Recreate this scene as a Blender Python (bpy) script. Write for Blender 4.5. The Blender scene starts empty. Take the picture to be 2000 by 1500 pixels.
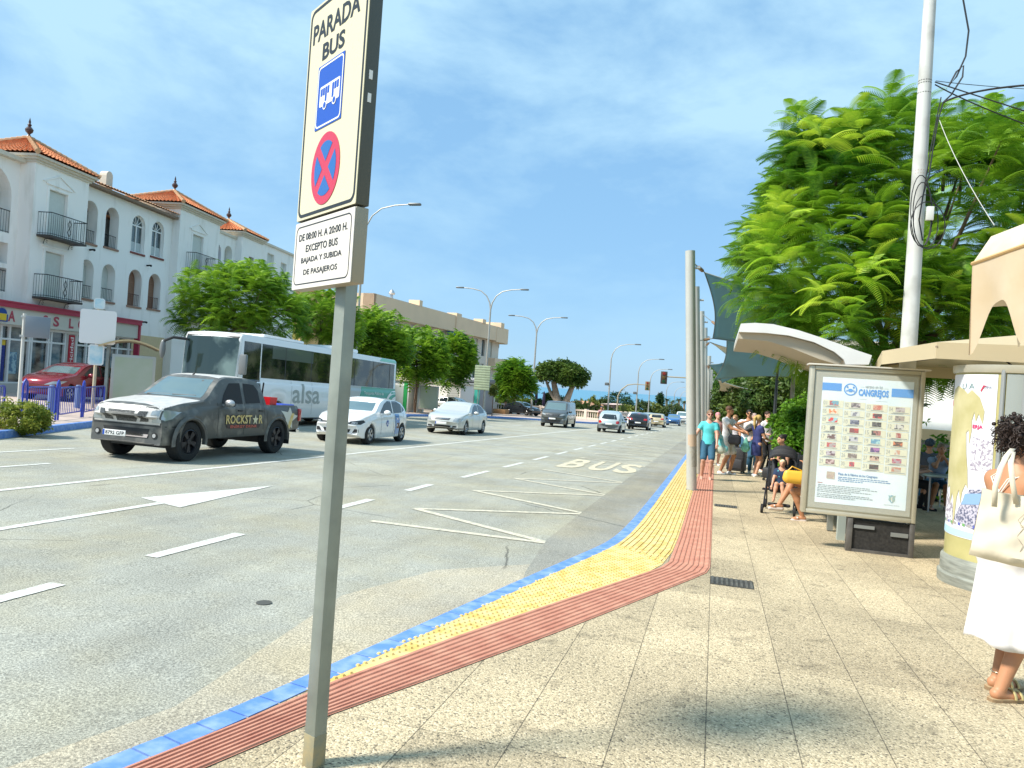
import bpy, bmesh, math, random
import numpy as np
from mathutils import Vector, Matrix, Euler
from mathutils.bvhtree import BVHTree
from math import sin, cos, pi, radians
random.seed(7); np.random.seed(7)
scene = bpy.context.scene
COL = scene.collection
# ---------------------------------------------------------------- camera
CAM_H = 1.6; YAW = radians(15.5); ROLL = radians(4.0); FPX = 1444.0; CY = 751.0
cd = bpy.data.cameras.new("camera"); cam = bpy.data.objects.new("camera", cd); COL.objects.link(cam)
cd.sensor_width = 36.0; cd.lens = 36.0 * FPX / 2000.0; cd.clip_start = 0.1; cd.clip_end = 120000
FW = Vector((-sin(YAW), cos(YAW), 0)); RT = Vector((cos(YAW), sin(YAW), 0)); UP = Vector((0, 0, 1))
# rolled so that the horizon falls to the right
ix = RT * cos(ROLL) + UP * sin(ROLL); iy = -RT * sin(ROLL) + UP * cos(ROLL)
cam.matrix_world = Matrix(((ix.x, iy.x, -FW.x, 0), (ix.y, iy.y, -FW.y, 0), (ix.z, iy.z, -FW.z, CAM_H), (0, 0, 0, 1)))
cd.shift_y = 0.0005
scene.camera = cam
# ---------------------------------------------------------------- sky and sun
SUN_AZ = math.atan2(-0.58, -0.81); SUN_EL = radians(47)
w = bpy.data.worlds.new("World"); scene.world = w; w.use_nodes = True
nt = w.node_tree; bg = nt.nodes['Background']
sky = nt.nodes.new('ShaderNodeTexSky'); sky.sky_type = 'NISHITA'; sky.sun_disc = False
sky.sun_elevation = SUN_EL; sky.sun_rotation = (pi / 2 - SUN_AZ) % (2 * pi)
sky.air_density = 1.0; sky.dust_density = 0.6; sky.ozone_density = 2.0
tc = nt.nodes.new('ShaderNodeTexCoord')
mp = nt.nodes.new('ShaderNodeMapping'); mp.inputs['Scale'].default_value = (1.2, 1.2, 2.6); mp.inputs['Rotation'].default_value = (0.25, 0.35, 0.4)
mp.inputs['Location'].default_value = (0.35, 0.1, 0.2)
nz = nt.nodes.new('ShaderNodeTexNoise'); nz.inputs['Scale'].default_value = 2.6; nz.inputs['Detail'].default_value = 9; nz.inputs['Roughness'].default_value = 0.58; nz.inputs['Distortion'].default_value = 0.15
cr = nt.nodes.new('ShaderNodeMapRange'); cr.inputs[1].default_value = 0.39; cr.inputs[2].default_value = 0.60; cr.inputs[3].default_value = 0.0; cr.inputs[4].default_value = 0.85
sp = nt.nodes.new('ShaderNodeSeparateXYZ')
elv = nt.nodes.new('ShaderNodeMapRange'); elv.inputs[1].default_value = 0.02; elv.inputs[2].default_value = 0.34; elv.inputs[3].default_value = 0.12; elv.inputs[4].default_value = 1.0
mul = nt.nodes.new('ShaderNodeMath'); mul.operation = 'MULTIPLY'
mixc = nt.nodes.new('ShaderNodeMix'); mixc.data_type = 'RGBA'; mixc.inputs[7].default_value = (2.0, 3.05, 3.75, 1)
veil = nt.nodes.new('ShaderNodeMix'); veil.data_type = 'RGBA'; veil.inputs[0].default_value = 0.84; veil.inputs[7].default_value = (.92, 1.88, 2.95, 1)
L = nt.links
L.new(tc.outputs['Generated'], mp.inputs[0]); L.new(mp.outputs[0], nz.inputs['Vector']); L.new(nz.outputs['Fac'], cr.inputs[0])
L.new(tc.outputs['Generated'], sp.inputs[0]); L.new(sp.outputs[2], elv.inputs[0]); L.new(cr.outputs[0], mul.inputs[0]); L.new(elv.outputs[0], mul.inputs[1])
L.new(sky.outputs[0], veil.inputs[6]); L.new(veil.outputs[2], mixc.inputs[6]); L.new(mul.outputs[0], mixc.inputs[0]); L.new(mixc.outputs[2], bg.inputs[0])
bg.inputs[1].default_value = 0.15
sl = bpy.data.lights.new("sun", 'SUN'); sun = bpy.data.objects.new("sun", sl); COL.objects.link(sun)
sl.energy = 3.5; sl.angle = radians(8.5); sl.color = (1.0, 0.95, 0.86)
sd = Vector((cos(SUN_AZ) * cos(SUN_EL), sin(SUN_AZ) * cos(SUN_EL), sin(SUN_EL)))
sun.rotation_euler = sd.to_track_quat('Z', 'Y').to_euler()
scene.view_settings.view_transform = 'Standard'; scene.view_settings.look = 'None'
scene.view_settings.exposure = 0.95; scene.view_settings.gamma = 1.0
scene.render.engine = 'CYCLES'
scene.cycles.max_bounces = 6; scene.cycles.transparent_max_bounces = 8; scene.cycles.caustics_reflective = False; scene.cycles.caustics_refractive = False
try: scene.cycles.use_denoising = True
except Exception: pass

# ---------------------------------------------------------------- measuring helpers
SL = 0.0215                                  # the whole street falls gently towards the sea
def gz(y, dz=0.0): return -SL * y + dz
def ray(px, py):
    u = (px - 1000) / FPX; v = (py - CY) / FPX
    return FW + RT * (u * cos(ROLL) + v * sin(ROLL)) + UP * (u * sin(ROLL) - v * cos(ROLL))
def D(px, py, depth): return Vector((0, 0, CAM_H)) + ray(px, py) * depth
def G(px, py, dz=0.0):
    d = ray(px, py); t = (CAM_H - dz) / (-(d.z + SL * d.y)); return Vector((0, 0, CAM_H)) + d * t

# ---------------------------------------------------------------- materials
MATS = {}
def lin(c):
    if isinstance(c, str):
        c = tuple(int(c[i:i + 2], 16) / 255 for i in (0, 2, 4))
        return tuple((x / 12.92 if x <= 0.04045 else ((x + 0.055) / 1.055) ** 2.4) for x in c)
    return c
def mat(name, c=(.5, .5, .5), rough=.6, metal=0., var=.0, vscale=8., bump=0., bscale=40., spec=.5, coat=0., c2=None, thr=None, det=4, emit=None, transl=0., alpha=1., coord='Object', stretch=None, island=0.):
    """one procedural material: a base colour varied by noise towards c2, optional bump"""
    if name in MATS: return MATS[name]
    m = bpy.data.materials.new(name); m.use_nodes = True; MATS[name] = m
    n = m.node_tree; b = n.nodes['Principled BSDF']; c = lin(c)
    b.inputs['Roughness'].default_value = rough; b.inputs['Metallic'].default_value = metal
    b.inputs['Specular IOR Level'].default_value = spec; b.inputs['Coat Weight'].default_value = coat; b.inputs['Coat Roughness'].default_value = .05
    b.inputs['Base Color'].default_value = (*c, 1); m.diffuse_color = (*c, 1)
    if alpha < 1: b.inputs['Alpha'].default_value = alpha
    vec = None
    if var or bump or c2:
        t = n.nodes.new('ShaderNodeTexCoord'); vec = t.outputs[coord]
        if stretch:
            mp_ = n.nodes.new('ShaderNodeMapping'); mp_.inputs['Scale'].default_value = stretch; n.links.new(vec, mp_.inputs[0]); vec = mp_.outputs[0]
    if var or c2:
        z = n.nodes.new('ShaderNodeTexNoise'); z.inputs['Scale'].default_value = vscale; z.inputs['Detail'].default_value = det
        n.links.new(vec, z.inputs['Vector'])
        if c2 is None: lo = tuple(x * (1 - var) for x in c); hi = tuple(min(1, x * (1 + var)) for x in c)
        else: lo = c; hi = lin(c2)
        r = n.nodes.new('ShaderNodeMapRange'); a, e = thr or (.3, .7); r.inputs[1].default_value = a; r.inputs[2].default_value = e
        fac = r.outputs[0]; n.links.new(z.outputs['Fac'], r.inputs[0])
        if island:
            g = n.nodes.new('ShaderNodeNewGeometry'); mm = n.nodes.new('ShaderNodeMix'); mm.data_type = 'FLOAT'; mm.inputs[0].default_value = island
            n.links.new(fac, mm.inputs[2]); n.links.new(g.outputs['Random Per Island'], mm.inputs[3]); fac = mm.outputs[0]
        x = n.nodes.new('ShaderNodeMix'); x.data_type = 'RGBA'; x.inputs[6].default_value = (*lo, 1); x.inputs[7].default_value = (*hi, 1)
        n.links.new(fac, x.inputs[0]); n.links.new(x.outputs[2], b.inputs['Base Color'])
    if bump:
        z2 = n.nodes.new('ShaderNodeTexNoise'); z2.inputs['Scale'].default_value = bscale; z2.inputs['Detail'].default_value = 3
        n.links.new(vec, z2.inputs['Vector']); bp = n.nodes.new('ShaderNodeBump'); bp.inputs['Strength'].default_value = bump; bp.inputs['Distance'].default_value = .02
        n.links.new(z2.outputs['Fac'], bp.inputs['Height']); n.links.new(bp.outputs[0], b.inputs['Normal'])
    if emit:
        b.inputs['Emission Color'].default_value = (*lin(emit[0]), 1); b.inputs['Emission Strength'].default_value = emit[1]
    if transl:
        tr = n.nodes.new('ShaderNodeBsdfTranslucent'); ms = n.nodes.new('ShaderNodeMixShader'); ms.inputs[0].default_value = transl
        src = b.inputs['Base Color'].links[0].from_socket if b.inputs['Base Color'].links else None
        if src: n.links.new(src, tr.inputs[0])
        else: tr.inputs[0].default_value = (*c, 1)
        n.links.new(b.outputs[0], ms.inputs[1]); n.links.new(tr.outputs[0], ms.inputs[2]); n.links.new(ms.outputs[0], n.nodes['Material Output'].inputs[0])
    return m

# ---------------------------------------------------------------- mesh helpers
class MB:
    def __init__(s): s.v = []; s.f = []
    def add(s, vs, fs):
        o = len(s.v); s.v += [tuple(p) for p in vs]; s.f += [tuple(i + o for i in f) for f in fs]; return s
    def box(s, x0, x1, y0, y1, z0, z1, M=None, bev=0.):
        if bev: return s.bbox(x0, x1, y0, y1, z0, z1, bev, M)
        v = [(x, y, z) for z in (z0, z1) for y in (y0, y1) for x in (x0, x1)]
        if M: v = [M @ Vector(p) for p in v]
        return s.add(v, [(0, 2, 3, 1), (4, 5, 7, 6), (0, 1, 5, 4), (2, 6, 7, 3), (0, 4, 6, 2), (1, 3, 7, 5)])
    def bbox(s, x0, x1, y0, y1, z0, z1, b, M=None):
        bm = bmesh.new(); bmesh.ops.create_cube(bm, size=1)
        for p in bm.verts: p.co = Vector(((x0 + x1) / 2 + p.co.x * (x1 - x0), (y0 + y1) / 2 + p.co.y * (y1 - y0), (z0 + z1) / 2 + p.co.z * (z1 - z0)))
        bmesh.ops.bevel(bm, geom=bm.edges[:], offset=b, segments=2, affect='EDGES', profile=.5)
        bm.verts.index_update(); v = [(M @ p.co) if M else p.co.copy() for p in bm.verts]; f = [[q.index for q in k.verts] for k in bm.faces]; bm.free()
        return s.add(v, f)
    def quad(s, a, b, c, d): return s.add([a, b, c, d], [(0, 1, 2, 3)])
    def tube(s, pts, r, n=8, cap=True):
        pts = [Vector(p) for p in pts]; rs = r if isinstance(r, (list, tuple)) else [r] * len(pts)
        vs = []; fs = []; prev = None
        for i, p in enumerate(pts):
            t = (pts[min(i + 1, len(pts) - 1)] - pts[max(i - 1, 0)]).normalized()
            if prev is None:
                u = t.cross(Vector((0, 0, 1)));
                if u.length < .05: u = Vector((1, 0, 0))
            else: u = prev - t * prev.dot(t)
            u.normalize(); prev = u; w_ = t.cross(u)
            for k in range(n):
                a = 2 * pi * k / n; vs.append(p + (u * cos(a) + w_ * sin(a)) * rs[i])
        for i in range(len(pts) - 1):
            for k in range(n): k2 = (k + 1) % n; fs.append((i * n + k, i * n + k2, (i + 1) * n + k2, (i + 1) * n + k))
        if cap: fs.append(tuple(range(n))[::-1]); fs.append(tuple(range((len(pts) - 1) * n, len(pts) * n)))
        return s.add(vs, fs)
    def lathe(s, prof, c=(0, 0, 0), n=20, M=None, cap=True):
        vs = []; fs = []
        for r, z in prof:
            for k in range(n): a = 2 * pi * k / n; vs.append(Vector((c[0] + r * cos(a), c[1] + r * sin(a), c[2] + z)))
        if M: vs = [M @ p for p in vs]
        for i in range(len(prof) - 1):
            for k in range(n): k2 = (k + 1) % n; fs.append((i * n + k, i * n + k2, (i + 1) * n + k2, (i + 1) * n + k))
        if cap: fs.append(tuple(range(n))[::-1]); fs.append(tuple(range((len(prof) - 1) * n, len(prof) * n)))
        return s.add(vs, fs)
    def prism(s, poly, d0, d1, fn=None):
        """poly: list of 2D points; extruded d0..d1; fn(u, v, d) -> 3D"""
        fn = fn or (lambda u, v, d: (u, v, d)); n = len(poly)
        vs = [fn(u, v, d0) for u, v in poly] + [fn(u, v, d1) for u, v in poly]
        return s.add(vs, [tuple(range(n))[::-1], tuple(range(n, 2 * n))] + [(i, (i + 1) % n, n + (i + 1) % n, n + i) for i in range(n)])
    def ball(s, c, r, n=10, m=6):
        r = r if isinstance(r, (tuple, list)) else (r, r, r); vs = []; fs = []
        for i in range(m + 1):
            a = pi * i / m - pi / 2
            for k in range(n): b = 2 * pi * k / n; vs.append((c[0] + r[0] * cos(a) * cos(b), c[1] + r[1] * cos(a) * sin(b), c[2] + r[2] * sin(a)))
        for i in range(m):
            for k in range(n): k2 = (k + 1) % n; fs.append((i * n + k, i * n + k2, (i + 1) * n + k2, (i + 1) * n + k))
        return s.add(vs, fs)
def link(name, me, m, parent=None, smooth=True, loc=None):
    o = bpy.data.objects.new(name, me); COL.objects.link(o)
    if m:
        for q in (m if isinstance(m, (list, tuple)) else [m]): me.materials.append(q)
    if smooth and len(me.polygons):
        me.polygons.foreach_set('use_smooth', [True] * len(me.polygons))
        try: me.set_sharp_from_angle(angle=radians(38))
        except Exception: pass
    if parent: o.parent = parent
    if loc: o.location = loc
    return o
def obj(name, mb, m, parent=None, smooth=True, fix=True):
    me = bpy.data.meshes.new(name); me.from_pydata(mb.v, [], mb.f)
    if fix:
        bm = bmesh.new(); bm.from_mesh(me); bmesh.ops.remove_doubles(bm, verts=bm.verts, dist=1e-5)
        bmesh.ops.recalc_face_normals(bm, faces=bm.faces); bm.to_mesh(me); bm.free()
    me.validate(); me.update()
    return link(name, me, m, parent, smooth)
def tag(o, label=None, cat=None, group=None, kind=None):
    if label: o['label'] = label
    if cat: o['category'] = cat
    if group: o['group'] = group
    if kind: o['kind'] = kind
    return o
def thing(name, label, cat, loc=(0, 0, 0), rz=0., group=None):
    o = bpy.data.objects.new(name, None); o.empty_display_size = .2; COL.objects.link(o); o.location = loc; o.rotation_euler = (0, 0, rz)
    return tag(o, label, cat, group)
def copy_tree(o, parent=None):
    c = o.copy(); COL.objects.link(c)
    if parent: c.parent = parent
    for ch in list(o.children): copy_tree(ch, c)
    return c
_txt = {}
def text_mb(s, size=1., bold=0., sx=1., align='CENTER', space=1., depth=.0, res=3):
    cu = bpy.data.curves.new('t', 'FONT'); cu.body = s; cu.size = size; cu.align_x = align; cu.align_y = 'CENTER'; cu.offset = bold; cu.space_character = space
    cu.extrude = depth; cu.resolution_u = res; o = bpy.data.objects.new('t', cu); COL.objects.link(o)
    bpy.context.view_layer.update()
    me = bpy.data.meshes.new_from_object(o.evaluated_get(bpy.context.evaluated_depsgraph_get()))
    b = MB(); b.add([(v.co.x * sx, v.co.y, v.co.z) for v in me.vertices], [tuple(p.vertices) for p in me.polygons])
    bpy.data.objects.remove(o); bpy.data.meshes.remove(me); bpy.data.curves.remove(cu); return b
def place(mb, M):
    mb.v = [tuple(M @ Vector(p)) for p in mb.v]; return mb
def frame(o, ex, ey):      # matrix whose local x,y lie along ex,ey
    ex = Vector(ex).normalized(); ey = Vector(ey); ey = (ey - ex * ey.dot(ex)).normalized(); ez = ex.cross(ey)
    return Matrix(((ex.x, ey.x, ez.x, o[0]), (ex.y, ey.y, ez.y, o[1]), (ex.z, ey.z, ez.z, o[2]), (0, 0, 0, 1)))
def npmesh(name, V, Fq, m, parent=None, smooth=False):
    V = np.asarray(V, np.float32); Fq = np.asarray(Fq, np.int32)
    me = bpy.data.meshes.new(name); k = Fq.shape[1]
    me.vertices.add(len(V)); me.vertices.foreach_set('co', V.ravel()); me.loops.add(Fq.size); me.loops.foreach_set('vertex_index', Fq.ravel())
    me.polygons.add(len(Fq)); me.polygons.foreach_set('loop_start', np.arange(0, Fq.size, k, dtype=np.int32)); me.polygons.foreach_set('loop_total', np.full(len(Fq), k, np.int32))
    me.update(calc_edges=True); me.validate()
    o = bpy.data.objects.new(name, me); COL.objects.link(o); me.materials.append(m)
    if smooth: me.polygons.foreach_set('use_smooth', np.ones(len(Fq), bool))
    if parent: o.parent = parent
    return o
# ================================================================ THE SETTING: ground, road, pavements, sea
def nodes_of(m): return m.node_tree, m.node_tree.nodes, m.node_tree.links, m.node_tree.nodes['Principled BSDF']
def asphalt(name, base, var=.22, patch=True):
    m = bpy.data.materials.new(name); m.use_nodes = True; n, N, Lk, b = nodes_of(m); base = lin(base); m.diffuse_color = (*base, 1)
    t = N.new('ShaderNodeTexCoord')
    def noise(sc, det, x, sk=None):
        z = N.new('ShaderNodeTexNoise'); z.inputs['Scale'].default_value = sc; z.inputs['Detail'].default_value = det; z.inputs['Roughness'].default_value = x
        if sk:
            mp_ = N.new('ShaderNodeMapping'); mp_.inputs['Scale'].default_value = sk; Lk.new(t.outputs['Object'], mp_.inputs[0]); Lk.new(mp_.outputs[0], z.inputs[0])
        else: Lk.new(t.outputs['Object'], z.inputs['Vector'])
        return z
    def ramp(src, a, e, lo, hi):
        r = N.new('ShaderNodeMapRange'); r.inputs[1].default_value = a; r.inputs[2].default_value = e; r.inputs[3].default_value = lo; r.inputs[4].default_value = hi; Lk.new(src, r.inputs[0]); return r.outputs[0]
    def mulf(a, c):
        q = N.new('ShaderNodeMath'); q.operation = 'MULTIPLY'; Lk.new(a, q.inputs[0]); Lk.new(c, q.inputs[1]); return q.outputs[0]
    g1 = ramp(noise(75, 3, .7).outputs['Fac'], .36, .64, .52, 1.42)             # aggregate
    g0 = ramp(noise(210, 2, .6).outputs['Fac'], .35, .65, .75, 1.22)
    g2 = ramp(noise(.55, 4, .6).outputs['Fac'], .3, .7, 1 - var, 1 + var)       # large patches
    g3 = ramp(noise(2.2, 4, .65, (1.6, .14, 1)).outputs['Fac'], .35, .7, 1.06, .92)   # wheel tracks along the street
    f = mulf(mulf(g1, g0), mulf(g2, g3))
    vo = N.new('ShaderNodeTexVoronoi'); vo.feature = 'DISTANCE_TO_EDGE'; vo.inputs['Scale'].default_value = .30
    wz = noise(3.0, 5, .6); add = N.new('ShaderNodeMixRGB'); add.inputs[0].default_value = .07; Lk.new(t.outputs['Object'], add.inputs[1]); Lk.new(wz.outputs['Color'], add.inputs[2]); Lk.new(add.outputs[0], vo.inputs['Vector'])
    crk = ramp(vo.outputs['Distance'], 0.0006, 0.004, .38, 1.0)
    mask = ramp(noise(.33, 2, .5).outputs['Fac'], .5, .56, 1.0, 0.0)
    mx = N.new('ShaderNodeMath'); mx.operation = 'MAXIMUM'; Lk.new(crk, mx.inputs[0]); Lk.new(mask, mx.inputs[1]); f = mulf(f, mx.outputs[0])
    c = N.new('ShaderNodeMix'); c.data_type = 'RGBA'; c.inputs[6].default_value = (*base, 1); c.inputs[7].default_value = (base[0] * 1.06, base[1] * 1.0, base[2] * .88, 1); Lk.new(ramp(noise(.8, 3, .6).outputs['Fac'], .4, .65, 0, 1), c.inputs[0])
    v = N.new('ShaderNodeVectorMath'); v.operation = 'SCALE'; Lk.new(c.outputs[2], v.inputs[0]); Lk.new(f, v.inputs['Scale']); Lk.new(v.outputs[0], b.inputs['Base Color'])
    bp = N.new('ShaderNodeBump'); bp.inputs['Strength'].default_value = .5; bp.inputs['Distance'].default_value = .006; Lk.new(g1, bp.inputs['Height']); Lk.new(bp.outputs[0], b.inputs['Normal'])
    b.inputs['Roughness'].default_value = .85; return m
M_ROAD = asphalt('asphalt', (.335, .335, .285), .17)
M_ROADP = asphalt('asphalt_patch', (.42, .385, .30), .2)
M_ROADD = asphalt('asphalt_gutter', (.285, .28, .24), .18)

def pebble_slabs(name, base, sx, sy, ox, dark=(.12, .10, .07)):
    """exposed-aggregate paving slabs with fine joints"""
    m = bpy.data.materials.new(name); m.use_nodes = True; n, N, Lk, b = nodes_of(m); base = lin(base); m.diffuse_color = (*base, 1)
    t = N.new('ShaderNodeTexCoord')
    vo = N.new('ShaderNodeTexVoronoi'); vo.inputs['Scale'].default_value = 105; Lk.new(t.outputs['Object'], vo.inputs['Vector'])
    sepc = N.new('ShaderNodeSeparateColor'); Lk.new(vo.outputs['Color'], sepc.inputs[0])
    cr_ = N.new('ShaderNodeValToRGB'); e = cr_.color_ramp.elements
    e[0].position = 0; e[0].color = (*dark, 1); e[1].position = 1; e[1].color = (base[0] * 1.4, base[1] * 1.4, base[2] * 1.4, 1)
    for p, k in ((.10, .55), (.26, .86), (.62, 1.0), (.82, 1.12)): q = e.new(p); q.color = (base[0] * k, base[1] * k * .985, base[2] * k * .92, 1)
    Lk.new(sepc.outputs[0], cr_.inputs[0])
    nz_ = N.new('ShaderNodeTexNoise'); nz_.inputs['Scale'].default_value = .7; nz_.inputs['Detail'].default_value = 5; Lk.new(t.outputs['Object'], nz_.inputs['Vector'])
    r = N.new('ShaderNodeMapRange'); r.inputs[1].default_value = .35; r.inputs[2].default_value = .68; r.inputs[3].default_value = .80; r.inputs[4].default_value = 1.16; Lk.new(nz_.outputs['Fac'], r.inputs[0])
    sx_ = N.new('ShaderNodeSeparateXYZ'); Lk.new(t.outputs['Object'], sx_.inputs[0])
    def joint(sock, period, off, w_):
        a = N.new('ShaderNodeMath'); a.operation = 'ADD'; a.inputs[1].default_value = off; Lk.new(sock, a.inputs[0])
        q = N.new('ShaderNodeMath'); q.operation = 'PINGPONG'; q.inputs[1].default_value = period / 2; Lk.new(a.outputs[0], q.inputs[0])
        z = N.new('ShaderNodeMapRange'); z.inputs[1].default_value = w_ * .4; z.inputs[2].default_value = w_; z.inputs[3].default_value = .32; z.inputs[4].default_value = 1; Lk.new(q.outputs[0], z.inputs[0]); return z.outputs[0]
    j1 = joint(sx_.outputs[0], sx, ox, .004); j2 = joint(sx_.outputs[1], sy, 0.2, .003)
    # tone of each slab
    def fl(sock, period, off):
        a = N.new('ShaderNodeMath'); a.operation = 'ADD'; a.inputs[1].default_value = off + period * 100; Lk.new(sock, a.inputs[0])
        d = N.new('ShaderNodeMath'); d.operation = 'DIVIDE'; d.inputs[1].default_value = period; Lk.new(a.outputs[0], d.inputs[0])
        q = N.new('ShaderNodeMath'); q.operation = 'FLOOR'; Lk.new(d.outputs[0], q.inputs[0]); return q.outputs[0]
    cx = N.new('ShaderNodeCombineXYZ'); Lk.new(fl(sx_.outputs[0], sx, ox), cx.inputs[0]); Lk.new(fl(sx_.outputs[1], sy, .2), cx.inputs[1])
    wn = N.new('ShaderNodeTexWhiteNoise'); Lk.new(cx.outputs[0], wn.inputs['Vector'])
    r2 = N.new('ShaderNodeMapRange'); r2.inputs[3].default_value = .88; r2.inputs[4].default_value = 1.1; Lk.new(wn.outputs['Value'], r2.inputs[0])
    def mulf(a, c):
        q = N.new('ShaderNodeMath'); q.operation = 'MULTIPLY'; Lk.new(a, q.inputs[0]); Lk.new(c, q.inputs[1]); return q.outputs[0]
    sn = N.new('ShaderNodeTexNoise'); sn.inputs['Scale'].default_value = 5; sn.inputs['Detail'].default_value = 6; Lk.new(t.outputs['Object'], sn.inputs['Vector'])
    r3 = N.new('ShaderNodeMapRange'); r3.inputs[1].default_value = .60; r3.inputs[2].default_value = .70; r3.inputs[3].default_value = 1; r3.inputs[4].default_value = .70; Lk.new(sn.outputs['Fac'], r3.inputs[0])
    f = mulf(mulf(mulf(j1, j2), r3.outputs[0]), mulf(r.outputs[0], r2.outputs[0]))
    v = N.new('ShaderNodeVectorMath'); v.operation = 'SCALE'; Lk.new(cr_.outputs[0], v.inputs[0]); Lk.new(f, v.inputs['Scale']); Lk.new(v.outputs[0], b.inputs['Base Color'])
    bp = N.new('ShaderNodeBump'); bp.inputs['Strength'].default_value = .6; bp.inputs['Distance'].default_value = .006; Lk.new(vo.outputs['Distance'], bp.inputs['Height']); bp.invert = True; Lk.new(bp.outputs[0], b.inputs['Normal'])
    b.inputs['Roughness'].default_value = .8; return m
M_SLAB = pebble_slabs('washed_pebble_paving', (.485, .40, .27), .44, 1.76, -.06 + .0)
M_PAVL = mat('plaza_paving', (.52, .44, .36), .85, var=.12, vscale=1.5, bump=.2)
M_CAFE = mat('terrace_stone', (.42, .37, .29), .8, var=.2, vscale=3)
M_SOIL = mat('dry_ground', (.20, .17, .09), .95, c2=(.08, .11, .035), vscale=.05)
M_BLUE = mat('blue_kerb_paint', (.10, .23, .58), .7, c2=(.26, .38, .62), vscale=9, thr=(.42, .72), det=8)
M_YEL = mat('yellow_tactile_paving', (.60, .42, .12), .8, c2=(.70, .54, .24), vscale=9, det=9, thr=(.38, .58), bump=.2, bscale=120)
M_RED = mat('red_ribbed_paving', (.44, .175, .115), .85, c2=(.56, .27, .18), vscale=7, det=8, bump=.2, bscale=120)
M_WLINE = mat('road_paint_white', (.66, .66, .61), .7, c2=(.40, .40, .34), vscale=24, thr=(.46, .68), det=7)
M_YLINE = mat('road_paint_faded', (.62, .57, .44), .8, c2=(.38, .37, .30), vscale=18, thr=(.42, .66), det=8)

def sheet(name, poly, dz, m, kind='structure', fn=gz):
    mb = MB(); mb.add([(x, y, fn(y, dz)) for x, y in poly], [tuple(range(len(poly)))])
    bm = bmesh.new(); vs = [bm.verts.new(p) for p in mb.v]; bm.faces.new(vs); bmesh.ops.triangulate(bm, faces=bm.faces[:]); bmesh.ops.recalc_face_normals(bm, faces=bm.faces)
    me = bpy.data.meshes.new(name); bm.to_mesh(me); bm.free()
    if me.polygons[0].normal.z < 0: me.flip_normals()
    o = link(name, me, m, None, False); return tag(o, kind=kind)
# terrain beyond: falls away to the sea
def terr(x, y):
    z = -SL * y - .34
    if y > 95: z -= (y - 95) * .012
    if y > 190: z -= (y - 190) * .055
    return max(z, -60)
xs = [-900, -400, -200, -120, -80, -50, -30, -10, 0, 10, 30, 60, 120, 300, 900]; ys = [-60, 0, 60, 95, 130, 190, 260, 400, 600, 900, 1300]
V = [(x, y, terr(x, y)) for y in ys for x in xs]; nx = len(xs)
Fs = [(j * nx + i, j * nx + i + 1, (j + 1) * nx + i + 1, (j + 1) * nx + i) for j in range(len(ys) - 1) for i in range(nx - 1)]
g = MB(); g.add(V, Fs); tag(obj('ground', g, M_SOIL, smooth=False), kind='structure')
M_SEA = mat('sea_water', (.10, .25, .36), .6, spec=.3)
g = MB(); g.add([(-60000, 900, -42), (60000, 900, -42), (60000, 60000, -42), (-60000, 60000, -42)], [(0, 1, 2, 3)]); tag(obj('sea', g, M_SEA, smooth=False), kind='structure')
# forecourt rising gently towards the shops
g = MB(); g.add([(x, y, gz(y, z)) for x, z in ((-20.4, .004), (-22.4, .30), (-30.5, .34)) for y in (12, 27)], [(0, 2, 3, 1), (2, 4, 5, 3)]); FORE = g
# kerb lines (road-side edge of each kerb)
KR = [(-3.7, -8), (-3.1, -1.5), (-2.36, 2.41), (-2.2, 2.98), (-2.04, 3.84), (-1.78, 5.35), (-1.50, 6.89), (-1.22, 8.30), (-1.12, 9.0), (-1.07, 10.2), (-1.045, 12.84), (-1.02, 27.1), (-.95, 60), (-.8, 125)]
KL = [(-12.2, 4.0), (-14.0, 9.5), (-15.31, 12.88), (-17.85, 18.13), (-19.5, 22), (-19.7, 30), (-19.8, 44), (-20.6, 47.5), (-21.25, 49.6), (-19.8, 58), (-18.0, 65.7), (-13.5, 69.0), (-10.9, 71.5), (-10.6, 90), (-10.4, 125)]
road = [(x, y) for x, y in KR] + [(x, y) for x, y in KL[::-1]] + [(-12, -8)]
sheet('road', [(-.6, -8)] + [(-.6, 125)] + [(-24, 125), (-24, 22), (-40, 12), (-40, -8)], -.14, M_ROAD)
# road carries on straight down the hill
g = MB()
for a, b_ in ((125, 190), (190, 260), (260, 400)):
    g.add([(-10.4, a, terr(0, a) + .26), (-.8, a, terr(0, a) + .26), (-.8, b_, terr(0, b_) + .26), (-10.4, b_, terr(0, b_) + .26)], [(0, 1, 2, 3)])
tag(obj('road', g, M_ROAD, smooth=False), kind='structure')
sheet('road_patch', [(-3.2, -2), (-2.95, 2.0), (-2.62, 3.3), (-2.75, 4.4), (-2.9, 5.6), (-2.55, 6.9), (-1.75, 7.75), (-1.62, 7.0), (-1.85, 5.35), (-2.12, 3.84), (-2.30, 2.9), (-2.5, 2.0), (-3.0, -2)], -.136, M_ROADP)
sheet('road_gutter', [(-1.62, 6.6), (-1.75, 7.3), (-1.95, 9.2), (-2.0, 14), (-1.95, 30), (-1.8, 60), (-.96, 60), (-1.03, 27.1), (-1.05, 12.84), (-1.10, 10.0), (-1.24, 8.3)], -.132, M_ROADD)
def off(path, d):
    out = []
    for i, p in enumerate(path):
        a = path[max(i - 1, 0)]; b_ = path[min(i + 1, len(path) - 1)]; t = Vector((b_[0] - a[0], b_[1] - a[1])).normalized(); out.append((p[0] + t.y * d, p[1] - t.x * d))
    return out
def resamp(path, step):
    out = []; acc = 0
    for a, b_ in zip(path[:-1], path[1:]):
        l = math.dist(a, b_); n_ = max(1, int(round(l / step)))
        for i in range(n_): t = i / n_; out.append((a[0] + (b_[0] - a[0]) * t, a[1] + (b_[1] - a[1]) * t))
    return out + [path[-1]]
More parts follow.
